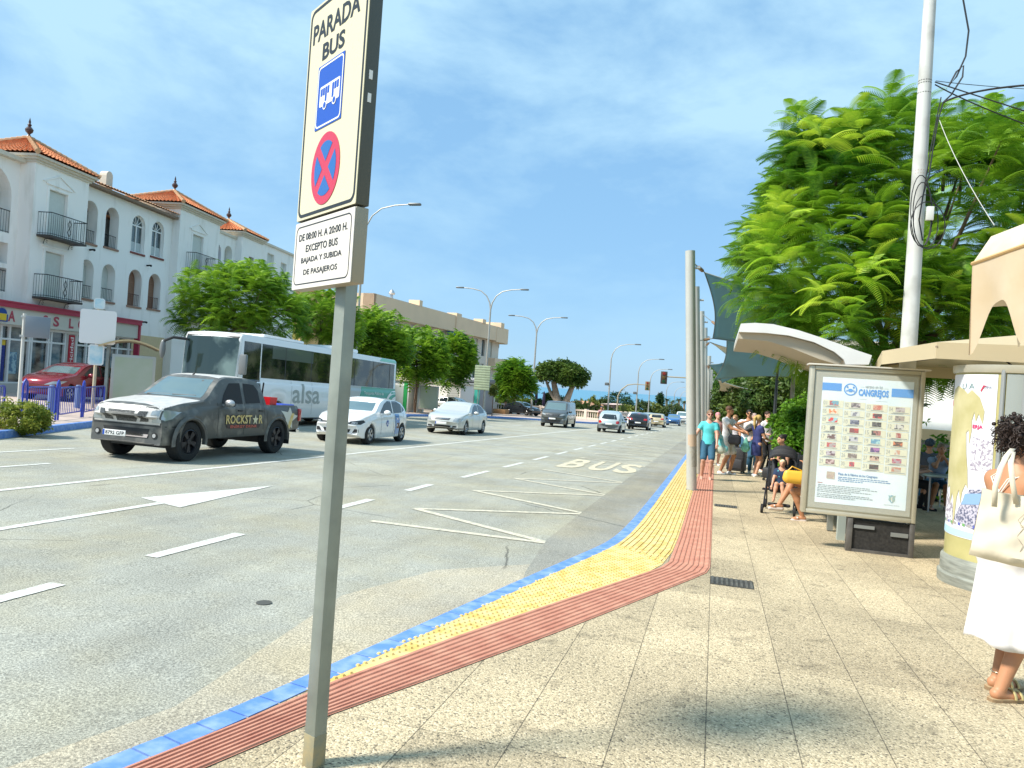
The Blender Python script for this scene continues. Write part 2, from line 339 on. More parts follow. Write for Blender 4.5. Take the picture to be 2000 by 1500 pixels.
def smooth_path(p, it=2):
    for _ in range(it):
        q = [p[0]]
        for a, b_ in zip(p[:-1], p[1:]): q += [(a[0] * .75 + b_[0] * .25, a[1] * .75 + b_[1] * .25), (a[0] * .25 + b_[0] * .75, a[1] * .25 + b_[1] * .75)]
        p = q + [p[-1]]
    return p
sKR = smooth_path(KR, 2)
walk = sKR + [(45, 125), (45, -8)]
sheet('pavement', off(sKR, .12) + [(45, 125), (45, -8)], 0.0, M_SLAB)
def kerb(path, width, side, name, m, z0, z1, seg=1.0):
    """kerb stones with small gaps between them, along the path"""
    P = resamp(path, seg); Q = off(P, side * width); mb = MB(); dn = 'x'
    for i in range(len(P) - 1):
        a, b_, c, d_ = P[i], P[i + 1], Q[i + 1], Q[i]
        t = .006 / max(.1, math.dist(a, b_)); L_ = lambda u, v, k: (u[0] + (v[0] - u[0]) * k, u[1] + (v[1] - u[1]) * k)
        a2, b2, c2_, d2 = L_(a, b_, t), L_(b_, a, t), L_(c, d_, t), L_(d_, c, t); e = side * .012
        lo = [(p[0], p[1], gz(p[1], z0)) for p in (a2, b2, c2_, d2)]
        mid = [(p[0], p[1], gz(p[1], z1 - .015)) for p in (a2, b2, c2_, d2)]
        ai, bi = L_(a2, d2, .08), L_(b2, c2_, .08)
        hi = [(p[0], p[1], gz(p[1], z1)) for p in (ai, bi, c2_, d2)]
        mb.add(lo + mid + hi, [(0, 1, 5, 4), (1, 2, 6, 5), (2, 3, 7, 6), (3, 0, 4, 7), (4, 5, 9, 8), (5, 6, 10, 9), (6, 7, 11, 10), (7, 4, 8, 11), (8, 9, 10, 11)])
    return tag(obj(name, mb, m, smooth=False), kind='structure')
kerb(sKR, .145, 1, 'kerb', M_BLUE, -.2, .006, .9)
M_PAVE0 = mat('plaza_concrete', (.50, .40, .34), .9, var=.14, vscale=2.2)
sKL = smooth_path(KL, 1)
sheet('pavement', [(p[0] - .1, p[1]) for p in sKL] + [(-10.4, 96), (-120, 96), (-120, -8), (-16, -8)], 0.0, M_PAVE0)
tag(obj('forecourt', FORE, M_PAVE0, smooth=False), kind='structure')
kerb(sKL, .16, -1, 'kerb', M_BLUE, -.2, .03, .8)
kerb([(-10.6, 96), (-10.4, 125)], .16, -1, 'kerb', M_BLUE, -.2, .03, .8)
# ---- red ribbed strip and yellow tactile strip
RI = [(-2.95, -1.5), (-2.21, 2.41), (-2.04, 3.0), (-1.90, 3.62), (-1.58, 4.61), (-1.09, 5.97), (-.66, 7.12), (-.44, 7.72), (-.37, 8.1), (-.345, 9.74), (-.33, 15.7), (-.34, 40), (-.2, 90)]
RO = [(-2.45, -1.5), (-1.93, 2.55), (-1.71, 3.25), (-1.38, 4.05), (-.98, 5.05), (-.52, 6.28), (-.12, 7.36), (.02, 7.76), (.055, 8.05), (.06, 10), (.06, 16), (.07, 40), (.2, 90)]
def lerp2(A_, B_, t): return [(a[0] + (b_[0] - a[0]) * t, a[1] + (b_[1] - a[1]) * t) for a, b_ in zip(A_, B_)]
mb = MB()
def band(mb, P, Q, dz):
    for i in range(len(P) - 1):
        mb.add([(P[i][0], P[i][1], gz(P[i][1], dz)), (Q[i][0], Q[i][1], gz(Q[i][1], dz)), (Q[i + 1][0], Q[i + 1][1], gz(Q[i + 1][1], dz)), (P[i + 1][0], P[i + 1][1], gz(P[i + 1][1], dz))], [(0, 1, 2, 3)])
band(mb, RI, RO, .005)
NR = 8
for k in range(NR):
    t0, t1, t2, t3 = [(k + q) / NR for q in (.10, .24, .66, .80)]
    A_, B_, C_, D_ = [lerp2(RI, RO, t) for t in (t0, t1, t2, t3)]
    for i in range(len(A_) - 1):
        pts = []
        for j in (i, i + 1):
            pts += [(A_[j][0], A_[j][1], gz(A_[j][1], .0055)), (B_[j][0], B_[j][1], gz(B_[j][1], .013)), (C_[j][0], C_[j][1], gz(C_[j][1], .013)), (D_[j][0], D_[j][1], gz(D_[j][1], .0055))]
        mb.add(pts, [(0, 1, 5, 4), (1, 2, 6, 5), (2, 3, 7, 6)])
tag(obj('tactile_strip_red', mb, M_RED, smooth=False), kind='structure')
# yellow zone between kerb and red strip
YI = [(-1.99, 3.4), (-1.84, 4.40), (-1.66, 5.35), (-1.37, 6.89), (-1.16, 7.9), (-1.04, 8.6), (-.97, 9.6), (-.925, 10.8), (-.90, 12.84), (-.885, 27.1), (-.83, 60)]
YO = [(-1.92, 3.55), (-1.66, 4.38), (-1.37, 5.20), (-.86, 6.58), (-.53, 7.46), (-.43, 7.9), (-.37, 8.7), (-.352, 9.74), (-.345, 12.84), (-.343, 27.1), (-.33, 60)]
mb = MB(); band(mb, YI, YO, .0045)
def inside_y(x, y):
    for i in range(len(YI) - 1):
        quad = [YI[i], YO[i], YO[i + 1], YI[i + 1]]; s_ = []
        for k in range(4): a = quad[k]; b_ = quad[(k + 1) % 4]; s_.append((b_[0] - a[0]) * (y - a[1]) - (b_[1] - a[1]) * (x - a[0]))
        if all(q >= -.0 for q in s_) or all(q <= 0 for q in s_): return True
    return False
ca, sa = cos(radians(70)), sin(radians(70))
for i in range(-10, 150):
    for j in range(-40, 60):
        u, v = 3.0 + i * .055, j * .055; x, y = -1.95 + u * ca + v * sa - 3 * ca, 3.4 + (u - 3.0) * sa - v * ca
        if y < 8.55 + (x + .7) * -.6 and inside_y(x, y) and inside_y(x + .02, y) and inside_y(x - .02, y):
            r = .0165; z = gz(y, .0045); vs = []
            for rr, zz in ((r, 0), (r * .6, .010)):
                for k in range(6): vs.append((x + rr * cos(k * pi / 3), y + rr * sin(k * pi / 3), z + zz))
            mb.add(vs, [(k, (k + 1) % 6, 6 + (k + 1) % 6, 6 + k) for k in range(6)] + [(6, 7, 8, 9, 10, 11)])
for k in range(9):                                                # long bars where the street runs straight
    t0 = .06 + k * .105; A2 = YI[5:]; B2 = YO[5:]
    A_, C_ = lerp2(A2, B2, t0), lerp2(A2, B2, t0 + .055)
    A_[0] = (A_[0][0], 8.72 - t0 * .75); C_[0] = (C_[0][0], 8.72 - (t0 + .055) * .75)
    for i in range(len(A_) - 1):
        p, q, r_, s_ = A_[i], C_[i], C_[i + 1], A_[i + 1]
        mb.add([(a[0], a[1], gz(a[1], z)) for a, z in ((p, .005), (p, .0125), (q, .0125), (q, .005), (s_, .005), (s_, .0125), (r_, .0125), (r_, .005))], [(0, 1, 5, 4), (1, 2, 6, 5), (2, 3, 7, 6), (0, 3, 2, 1)])
tag(obj('tactile_strip_yellow', mb, M_YEL, smooth=False), kind='structure')
# ---- painted markings, 4 mm above the asphalt
def stripe(mb, pts, wd, dz=-.134):
    for a, b_ in zip(pts[:-1], pts[1:]):
        t = Vector((b_[0] - a[0], b_[1] - a[1])).normalized() * (wd / 2); nx_, ny_ = -t.y, t.x
        mb.add([(a[0] + nx_, a[1] + ny_, gz(a[1] + ny_, dz)), (a[0] - nx_, a[1] - ny_, gz(a[1] - ny_, dz)), (b_[0] - nx_, b_[1] - ny_, gz(b_[1] - ny_, dz)), (b_[0] + nx_, b_[1] + ny_, gz(b_[1] + ny_, dz))], [(0, 1, 2, 3)])
wm = MB()
stripe(wm, [(-9.25, -4), (-9.2, 8), (-9.15, 20), (-9.12, 40), (-8.95, 60), (-8.7, 90), (-8.6, 125)], .13)
for a, b_, x in ((3.2, 4.75, -4.93), (5.85, 7.25, -5.04), (9.3, 10.7, -5.12), (12.1, 13.3, -5.14)): stripe(wm, [(x, a), (x - .02, b_)], .15)
y = 15.0
while y < 110:
    stripe(wm, [(-5.12 + max(0, y - 30) * .011, y), (-5.12 + max(0, y + 1.9 - 30) * .011, y + 1.9)], .13); y += 3.25 if y < 40 else 3.6
for a in (2, 4.5): pass
for x, lst in ((-13.1, [(9.2, 12.75), (18.0, 21), (25.5, 28.5), (33, 36), (40.5, 43.5), (48, 51), (55.5, 58.5), (64, 67)]), (-11.25, [(5.5, 10.45)])):
    for a, b_ in lst: stripe(wm, [(x, a), (x, b_)], .11)
stripe(wm, [(-7.03, 3.0), (-7.08, 8.75)], .13)                    # arrow ahead
wm.add([(x, y, gz(y, -.133)) for x, y in ((-7.55, 8.5), (-6.66, 8.2), (-7.03, 10.9))], [(0, 1, 2)])
tag(obj('road_marking_white', wm, M_WLINE, smooth=False), kind='structure')
ym = MB()
Lp = [(-4.26, 8.95), (-4.23, 10.33), (-4.22, 13.15), (-4.2, 15.94), (-4.19, 18.67)]; Rp = [(-1.86, 8.98), (-1.86, 11.80), (-1.83, 14.56), (-1.82, 17.4), (-1.84, 20.18)]
zz = []
for k in range(34): zz.append((-4.24 + k * .004, 7.55 + 2.78 * k) if k else (-4.28, 8.95)); zz.append((-1.86, 8.98 + 2.80 * k))
# two strokes from every point, as painted
for i in range(len(zz) - 1):
    if i in (8, 9): continue
    stripe(ym, [zz[i], zz[i + 1]], .13, -.133 + .0008 * (i % 2))
tag(obj('road_marking_yellow', ym, M_YLINE, smooth=False), kind='structure')
bt = MB()
for ch, x0 in (('B', -3.85), ('U', -3.05), ('S', -2.32)):
    t = text_mb(ch, 1.0, .03, 1.0, 'CENTER'); lo = min(v[1] for v in t.v); hi = max(v[1] for v in t.v); xl = min(v[0] for v in t.v); xh = max(v[0] for v in t.v)
    t.v = [(x0 + ((v[0] - (xl + xh) / 2) / (xh - xl)) * .62, 19.9 + (v[1] - lo) / (hi - lo) * 3.5, 0) for v in t.v]; t.v = [(v[0], v[1], gz(v[1], -.131)) for v in t.v]; bt.add(t.v, t.f)
tag(obj('road_marking_bus', bt, mat('road_paint_bus', (.64, .57, .40), .8, c2=(.40, .37, .28), vscale=14, thr=(.42, .66), det=8), smooth=False, fix=False), kind='structure')
# access covers and gratings in the pavement
def grate(x0, x1, y0, y1, label):
    mb = MB(); z = gz((y0 + y1) / 2)
    t = thing('drain_grate', label, 'drain grate', ((x0 + x1) / 2, (y0 + y1) / 2, z), 0, 'grates set in the pavement')
    w_, h = (x1 - x0) / 2, (y1 - y0) / 2
    f = MB(); f.box(-w_, w_, -h, h, -.01, .006); obj('frame', f, mat('cast_iron', (.09, .085, .075), .6, .6, var=.3), t)
    b = MB(); n_ = 9
    for i in range(n_): xx = -w_ + .02 + i * (2 * w_ - .04) / (n_ - 1); b.box(xx - .011, xx + .011, -h + .015, h - .015, .0055, .013)
    obj('bar', b, mat('cast_iron_worn', (.20, .185, .16), .5, .7, var=.3), t)
grate(.06, .46, 7.30, 7.62, 'dark iron drain grate beside the bend of the red strip')
grate(.09, .48, 13.55, 13.85, 'iron drain grate in front of the nearest white mast')
grate(.15, .6, 21.5, 21.9, 'iron drain grate at the feet of the waiting people')
mc = MB(); mc.lathe([(.06, 0), (.06, .004)], (-3.31, 5.11, gz(5.11, -.137)), 24); tag(obj('manhole_cover', mc, mat('iron_small', (.07, .07, .06), .7)), 'small round dark cover in the near asphalt', 'manhole cover')
# ================================================================ the near bus stop sign
M_GALV = mat('galvanised_steel', (.34, .37, .35), .45, .75, var=.12, vscale=6, bump=.05)
M_GALVD = mat('galvanised_post', (.27, .30, .265), .5, .35, var=.18, vscale=5, det=6, bump=.08, bscale=30)
M_SIGNW = mat('sign_face_cream', (.62, .575, .40), .45, c2=(.40, .36, .24), vscale=70, thr=(.70, .76)); M_BLACK = mat('black_film', (.015, .015, .016), .4)
M_SB = mat('sign_blue', (.012, .075, .42), .35); M_SR = mat('sign_red', (.52, .03, .07), .35); M_SB2 = mat('sign_disc_blue', (.02, .12, .38), .35)
M_WHT = mat('white_film', (.8, .8, .78), .4); M_SIGNW2 = mat('sign_face_white', (.66, .62, .56), .45, var=.04, vscale=3)
M_EDGE = mat('sign_edge_dark', (.09, .095, .08), .5, .3)

def rr(x0, x1, y0, y1, r, n=5):
    P = []
    for cx, cy, a0 in ((x1 - r, y1 - r, 0), (x0 + r, y1 - r, 90), (x0 + r, y0 + r, 180), (x1 - r, y0 + r, 270)):
        for k in range(n + 1): a = radians(a0 + 90 * k / n); P.append((cx + r * cos(a), cy + r * sin(a)))
    return P
def ring(mb, O, I, y):
    n = len(O); mb.add([(a, y, b) for a, b in O] + [(a, y, b) for a, b in I], [(i, (i + 1) % n, n + (i + 1) % n, n + i) for i in range(n)])
SB = (-1.532, 2.814)
sg = thing('bus_stop_sign', 'tall cream sign reading PARADA BUS on a square steel post in the foreground', 'sign', (SB[0], SB[1], gz(SB[1])), radians(-35.7))
zb = -gz(SB[1])                                   # heights below are measured from z = 0
p = MB(); p.bbox(-.033, .033, -.033, .033, 0, 3.15 + zb, .005, Matrix.Rotation(radians(14.8), 4, 'Z')); obj('post', p, M_GALVD, sg)
p = MB(); p.bbox(-.0345, .0345, -.0345, .0345, -.01, .14, .005, Matrix.Rotation(radians(14.8), 4, 'Z')); obj('stained_foot', p, mat('post_foot_stain', (.34, .27, .14), .8, c2=(.22, .22, .16), vscale=22), sg)
z0, z1 = 2.258 + zb, 3.205 + zb; x0, x1 = -.335, .24
p = MB(); p.box(x0, x1, -.10, -.045, z0, z1, bev=.004); box_ = obj('sign_box', p, M_EDGE, sg)
p = MB(); p.prism(rr(x0 + .002, x1 - .002, z0 + .002, z1 - .002, .006), -.1035, -.1005, lambda u, v, d: (u, d, v)); obj('sign_face', p, M_SIGNW, sg)
p = MB(); ring(p, rr(x0 + .012, x1 - .012, z0 + .012, z1 - .012, .04), rr(x0 + .026, x1 - .026, z0 + .026, z1 - .026, .03), -.1045); obj('border', p, M_BLACK, sg, fix=False)
def ftext(s, cx, cz, h, wd, m, par, y, bold=.0):
    t = text_mb(s, 1.0, bold); X = [v[0] for v in t.v]; Y = [v[1] for v in t.v]; a, b, c, d = min(X), max(X), min(Y), max(Y)
    t.v = [(cx + ((v[0] - a) / (b - a) - .5) * wd, y, cz + ((v[1] - c) / (d - c) - .5) * h) for v in t.v]; return obj('lettering', t, m, par, False, False)
ftext('PARADA', -.062, 3.078 + zb, .085, .45, M_BLACK, sg, -.1047, .025)
ftext('BUS', -.068, 2.972 + zb, .075, .215, M_BLACK, sg, -.1047, .03)
bx0, bx1, bz0, bz1 = -.20, .055, 2.635 + zb, 2.912 + zb
p = MB(); p.prism(rr(bx0, bx1, bz0, bz1, .004), -.1062, -.1042, lambda u, v, d: (u, d, v)); bp_ = obj('bus_pictogram', p, M_SB, sg)
p = MB(); ring(p, rr(bx0 + .006, bx1 - .006, bz0 + .006, bz1 - .006, .022), rr(bx0 + .013, bx1 - .013, bz0 + .013, bz1 - .013, .017), -.107); obj('outline', p, M_WHT, bp_, fix=False)
p = MB(); a, b = bx0 + .035, bx1 - .028; zc = (bz0 + bz1) / 2
p.prism(rr(a, b, zc - .045, zc + .042, .008), -.1075, -.1065, lambda u, v, d: (u, d, v))
for cx in (a + .055, b - .045): p.prism([(cx + .019 * cos(k * pi / 8), zc - .045 + .019 * sin(k * pi / 8)) for k in range(16)], -.1082, -.1072, lambda u, v, d: (u, d, v))
obj('bus_shape', p, M_WHT, bp_, False)
p = MB()
for k in range(8):
    xx = a + .008 + k * .0225
    if k not in (4,): p.prism(rr(xx, xx + .018, zc + (.0 if k not in (2, 5) else -.03), zc + .032, .003), -.1084, -.1076, lambda u, v, d: (u, d, v))
for cx in (a + .055, b - .045): p.prism([(cx + .013 * cos(k * pi / 8), zc - .045 + .013 * sin(k * pi / 8)) for k in range(16)], -.109, -.1083, lambda u, v, d: (u, d, v))
obj('bus_windows', p, M_SB, bp_, False)
def disc(mb, cx, cz, r, y, n=40): mb.add([(cx + r * cos(2 * pi * k / n), y, cz + r * sin(2 * pi * k / n)) for k in range(n)], [tuple(range(n))])
dcx, dcz, dr = -.064, 2.452 + zb, .148
p = MB(); p.prism([(dcx + dr * .93 * cos(2 * pi * k / 40), dcz + dr * 1.03 * sin(2 * pi * k / 40)) for k in range(40)], -.1062, -.1042, lambda u, v, d: (u, d, v)); ds = obj('no_stopping_disc', p, M_SR, sg)
p = MB()
for q in range(4):
    a0 = radians(90 * q); P_ = []
    for k in range(13): a = a0 + radians(-45 + 11 + 68 * k / 12); P_.append((dcx + dr * .76 * .93 * cos(a), dcz + dr * .76 * 1.03 * sin(a)))
    P_.append((dcx + dr * .2 * cos(a0), dcz + dr * .2 * sin(a0)))
    p.add([(u, -.1072, v) for u, v in P_], [tuple(range(len(P_)))])
obj('blue_field', p, M_SB2, ds, False)
z0, z1 = 1.952 + zb, 2.250 + zb; x0, x1 = -.34, .242
p = MB(); p.box(x0, x1, -.10, -.045, z0, z1, bev=.004); obj('timetable_box', p, mat('sign_edge_tan', (.34, .30, .22), .5, .2), sg)
p = MB(); p.prism(rr(x0 + .002, x1 - .002, z0 + .002, z1 - .002, .006), -.1035, -.1005, lambda u, v, d: (u, d, v)); tp = obj('timetable_face', p, M_SIGNW2, sg)
p = MB(); ring(p, rr(x0 + .018, x1 - .024, z0 + .02, z1 - .02, .03), rr(x0 + .023, x1 - .029, z0 + .025, z1 - .025, .026), -.1045); obj('border', p, M_BLACK, tp, fix=False)
for k, (s, wd) in enumerate((('DE 08:00 H. A 20:00 H.', .475), ('EXCEPTO BUS', .315), ('BAJADA Y SUBIDA', .40), ('DE PASAJEROS', .335))):
    ftext(s, -.052, z1 - .070 - k * .053, .031, wd, M_BLACK, tp, -.1047, .018)
p = MB()
for z_, in ((2.75,), (2.66,)): p.box(.2395, .2425, -.085, -.07, z_ + zb, z_ + zb + .035)
obj('rivet', p, M_WHT, sg)
# ================================================================ vehicles
M_TYRE = mat('tyre_rubber', (.018, .018, .018), .85, bump=.1); M_RIMS = mat('alloy_silver', (.5, .5, .5), .3, .85); M_RIMB = mat('alloy_black', (.025, .025, .03), .35, .4)
M_GLASS = mat('dark_glass', (.012, .016, .018), .04, spec=.9); M_GLASSW = mat('windscreen_glass', (.10, .16, .17), .03, spec=1.0, coat=1.0); M_TRIM = mat('black_plastic', (.02, .02, .02), .55)
M_CHROME = mat('chrome', (.7, .7, .7), .12, 1.); M_LAMP = mat('headlight_glass', (.42, .45, .46), .08, .35, spec=1.); M_TAIL = mat('tail_light_red', (.45, .01, .012), .15, coat=1.); M_PLATE = mat('number_plate', (.78, .78, .76), .4)
M_AMB = mat('indicator_amber', (.75, .30, .10), .2, coat=.6); M_LAMPD = mat('headlight_inner', (.06, .065, .07), .15, .4)
def paint(name, c, rough=.28, metal=.25, coat=.8, **k): return mat('paint_' + name, c, rough, metal, coat=coat, **k)
def ss(a, b, x): t = min(1, max(0, (x - a) / (b - a))); return t * t * (3 - 2 * t)
def interp(tab, x):
    if x <= tab[0][0]: return tab[0][1]
    for (a, u), (b, v) in zip(tab[:-1], tab[1:]):
        if x <= b: return u + (v - u) * (x - a) / (b - a)
    return tab[-1][1]
def sinterp(tab, x):                       # smooth profile through points (Catmull-Rom, clamped)
    n = len(tab)
    if x <= tab[0][0]: return tab[0][1]
    if x >= tab[-1][0]: return tab[-1][1]
    for i in range(n - 1):
        if x <= tab[i + 1][0]:
            a, u = tab[i]; b, v = tab[i + 1]; h = b - a; t = (x - a) / h
            def sl(j):
                if j <= 0 or j >= n - 1: return (tab[min(j + 1, n - 1)][1] - tab[max(j - 1, 0)][1]) / (tab[min(j + 1, n - 1)][0] - tab[max(j - 1, 0)][0])
                s0 = (tab[j][1] - tab[j - 1][1]) / (tab[j][0] - tab[j - 1][0]); s1 = (tab[j + 1][1] - tab[j][1]) / (tab[j + 1][0] - tab[j][0])
                return 0 if s0 * s1 <= 0 else 2 * s0 * s1 / (s0 + s1)
            m0, m1 = sl(i) * h, sl(i + 1) * h; t2, t3 = t * t, t * t * t
            return (2 * t3 - 3 * t2 + 1) * u + (t3 - 2 * t2 + t) * m0 + (-2 * t3 + 3 * t2) * v + (t3 - t2) * m1
def car_body(P):
    """y runs front (0) to rear (L). One closed skin: section curves at many stations; wheel arches are cut into the lower edge."""
    L_, W = P['L'], P['W'] / 2; top = P['top']; belt = P['belt']; sill = P['sill']; R = P['R'] + P.get('gap', .05); ax = P['axles']; wz = P['R']
    bulge_f, bulge_r = P.get('bf', .22), P.get('br', .12); tumble = P.get('tumble', .30); plan = P['plan']; bed = P.get('bed')
    st = set([0, .012, .03, .06, .1, .16, L_ - .012, L_ - .03, L_ - .07, L_ - .12]); y = .2
    while y < L_ - .15: st.add(round(y, 3)); y += .085
    for a in ax:
        for k in range(-10, 11): st.add(round(a + R * 1.0 * sin(k * pi / 20), 3))
    for q, _ in top: st.add(q)
    if bed: st.update([bed[0] - .01, bed[0] + .01, bed[1] - .01, bed[1] + .01])
    st = sorted(s for s in st if 0 <= s <= L_); st = [s for i, s in enumerate(st) if i == 0 or s - st[i - 1] > .004]
    rings = []
    for y in st:
        wl = sinterp(plan, y) * W; zt = sinterp(top, y) if P.get('smooth', True) else interp(top, y); zs = min(interp(belt, y), zt - .035)
        e = min(y, L_ - y); zb = interp(sill, y); zl = zb
        for a in ax:
            d = abs(y - a)
            if d < R: zl = max(zl, wz + math.sqrt(max(0, R * R - d * d)))
        hgt = max(.02, zt - zs); up = min(1, max(0, (hgt - .05) / .25))
        wr = wl * (.955 - .02 * (1 - up)) - tumble * max(0, hgt - .06) * up
        zm = zl + (zs - zl) * .5; fl = .0
        for a in ax: fl = max(fl, P.get('flare', .012) * math.exp(-((y - a) / (R * 1.05)) ** 4))
        pts = [(0, zb + .04 if zl == zb else zb + .04), (wl * .80, zb + .02), (wl * .80, max(zb + .02, zl - .04) if zl > zb else zb + .01), (wl * .975 + fl * .9, zl), (wl * .992 + fl, zl + min(.035, (zs - zl) * .2)), (wl + fl * .5, zm), (wl * .995, zs - min(.09, (zs - zl) * .35)), (wl * .975, zs - .02), (wl * .955, zs)]
        c_ = [(wl * .95, zs + .012), (wr + (wl * .945 - wr) * .5, zs + (zt - zs) * .48), (wr + (wl * .945 - wr) * .12, zt - min(.09, hgt * .3)), (wr - .025, zt - min(.035, hgt * .14)), (wr * .86, zt - .012 * up - .008), (wr * .5, zt + P.get('crown', .02) * .6), (0, zt + P.get('crown', .02))]
        if bed and bed[0] <= y <= bed[1]:
            c_ = [(wl * .945, zt - .005), (wl * .93, zt), (wl * .88, zt), (wl * .875, bed[2]), (wl * .6, bed[2]), (wl * .3, bed[2]), (0, bed[2])]
        pts += c_; ring_ = []
        for x, z in pts:
            k = min(1, x / W); kf = (1 - ss(0, P.get('bl', .9), y)); kr = ss(L_ - .7, L_, y); zz = (z - .5)
            yy = y + bulge_f * k ** 2.6 * kf - bulge_r * k ** 3 * kr
            yy += P.get('rake', .06) * (1 - ss(0, .35, y)) * (max(0, z - .5) * .9 + max(0, .42 - z) * .6)
            ring_.append((x, yy, z))
        rings.append(ring_)
    n = len(rings[0]); V = []; F_ = []
    for r_ in rings:
        V += r_ + [(-x, y, z) for x, y, z in r_[::-1]]
    m = 2 * n
    for i in range(len(rings) - 1):
        for k in range(m):
            k2 = (k + 1) % m
            if k in (n - 1, m - 1): continue
            F_.append((i * m + k, i * m + k2, (i + 1) * m + k2, (i + 1) * m + k))
    for e in (0, len(rings) - 1):
        o = e * m
        for k in range(n - 1): F_.append((o + k, o + k + 1, o + m - 2 - k, o + m - 1 - k))
    mb = MB(); mb.add([(x, y - L_ / 2, z) for x, y, z in V], F_); return mb
def wheel(parent, x, y, R, wd, side, rim_m, spokes=5, name='wheel'):
    w_ = bpy.data.objects.new(name, None); COL.objects.link(w_); w_.parent = parent; w_.location = (x, y, R); w_.empty_display_size = .1
    MX = Matrix.Rotation(pi / 2 * side, 4, 'Y'); t = MB()
    t.lathe([(R * .60, -wd / 2), (R * .93, -wd / 2), (R, -wd / 2 + .03), (R, wd / 2 - .03), (R * .93, wd / 2 - .004), (R * .66, wd / 2 + .002), (R * .60, wd / 2 - .02), (R * .58, -wd / 2 + .05)], n=28, M=MX, cap=False)
    obj('tyre', t, M_TYRE, w_)
    r = MB(); r.lathe([(R * .61, wd / 2 - .008), (R * .57, wd / 2 - .012), (R * .55, wd / 2 - .07), (R * .3, wd / 2 - .09), (.001, wd / 2 - .09)], n=28, M=MX, cap=False)
    obj('rim_barrel', r, M_RIMB, w_)
    r = MB(); r.lathe([(R * .61, wd / 2 - .006), (R * .56, wd / 2 + .004), (R * .54, wd / 2 - .02)], n=28, M=MX, cap=False)
    for k in range(spokes):
        a = 2 * pi * k / spokes
        for q in ((-.09, -.02), (.09, .02)) if spokes < 7 else ((0, 0),):
            p0 = Vector((R * .12 * cos(a), R * .12 * sin(a), wd / 2 - .02)); p1 = Vector((R * .56 * cos(a + q[0] * 1.6), R * .56 * sin(a + q[0] * 1.6), wd / 2 - .008))
            d = (p1 - p0).normalized(); s = Vector((-d.y, d.x, 0)) * R * .055; up = Vector((0, 0, .022))
            vs = [p0 - s, p0 + s, p1 + s * 1.2, p1 - s * 1.2]; vs = [MX @ v for v in vs + [v - up for v in vs]]
            r.add(vs, [(0, 1, 2, 3), (4, 7, 6, 5), (0, 4, 5, 1), (1, 5, 6, 2), (2, 6, 7, 3), (3, 7, 4, 0)])
    r.lathe([(R * .17, wd / 2 - .03), (R * .15, wd / 2 - .006), (.001, wd / 2 - .002)], n=14, M=MX, cap=False); obj('rim', r, rim_m, w_)
    return w_
class Skin:
    def __init__(s, body):
        me = body.data; s.b = BVHTree.FromPolygons([v.co.copy() for v in me.vertices], [tuple(p.vertices) for p in me.polygons])
    def decal(s, poly, axis, off_, n=None, res=.05, tri=None):
        """project a flat outline along an axis on to the skin: axis 'f' (from the front), 'r' rear, 'l' (+x side), 'L' (-x side), 't' top; returns an MB lying off_ proud"""
        if tri is None:
            bm = bmesh.new(); vs = [bm.verts.new((u, v, 0)) for u, v in poly]; bm.faces.new(vs)
            us = [p[0] for p in poly]; vs_ = [p[1] for p in poly]
            for i_, (lo, hi) in enumerate(((min(us), max(us)), (min(vs_), max(vs_)))):
                k = lo + res
                while k < hi - res * .3:
                    co = (k, 0, 0) if i_ == 0 else (0, k, 0); no = (1, 0, 0) if i_ == 0 else (0, 1, 0)
                    bmesh.ops.bisect_plane(bm, geom=bm.verts[:] + bm.edges[:] + bm.faces[:], plane_co=co, plane_no=no); k += res
            bmesh.ops.triangulate(bm, faces=[f for f in bm.faces if len(f.verts) > 4])
            bm.verts.index_update(); P2 = [(v.co.x, v.co.y) for v in bm.verts]; F_ = [tuple(v.index for v in f.verts) for f in bm.faces]; bm.free()
        else: P2, F_ = tri
        out = []; ok = []
        dr = {'f': (0, 1, 0), 'r': (0, -1, 0), 'l': (-1, 0, 0), 'L': (1, 0, 0), 't': (0, 0, -1)}[axis]; dv = Vector(dr)
        for u, v in P2:
            o = {'f': Vector((u, -9, v)), 'r': Vector((u, 9, v)), 'l': Vector((9, u, v)), 'L': Vector((-9, u, v)), 't': Vector((u, v, 9))}[axis]
            h, nn, idx, d = s.b.ray_cast(o, dv)
            if h is None: out.append(None); ok.append(False)
            else: out.append(h - dv * off_); ok.append(True)
        mp_ = {}; V = []
        for i, p in enumerate(out):
            if p is not None: mp_[i] = len(V); V.append(tuple(p))
        mb = MB(); mb.add(V, [tuple(mp_[i] for i in f) for f in F_ if all(i in mp_ for i in f)]); return mb
def mirror_poly(p): return [(-a, b) for a, b in p][::-1]
def plate(car, x, y, z, txt, face=-1, tilt=0):
    p = MB(); p.box(-.26, .26, -.008, .008, -.055, .055, bev=.004); pl = obj('number_plate', p, M_PLATE, car); pl.location = (x, y, z)
    if face > 0: pl.rotation_euler = (0, 0, pi)
    b = MB(); b.box(-.255, -.215, -.0105, -.0085, -.05, .05); obj('blue_band', b, M_SB, pl)
    if txt:
        t = text_mb(txt, 1, .015); X = [v[0] for v in t.v]; Y = [v[1] for v in t.v]; a, b_, c, d = min(X), max(X), min(Y), max(Y)
        t.v = [(-.195 + (v[0] - a) / (b_ - a) * .43, -.0108, ((v[1] - c) / (d - c) - .5) * .07) for v in t.v]; obj('lettering', t, M_BLACK, pl, False, False)
    return pl
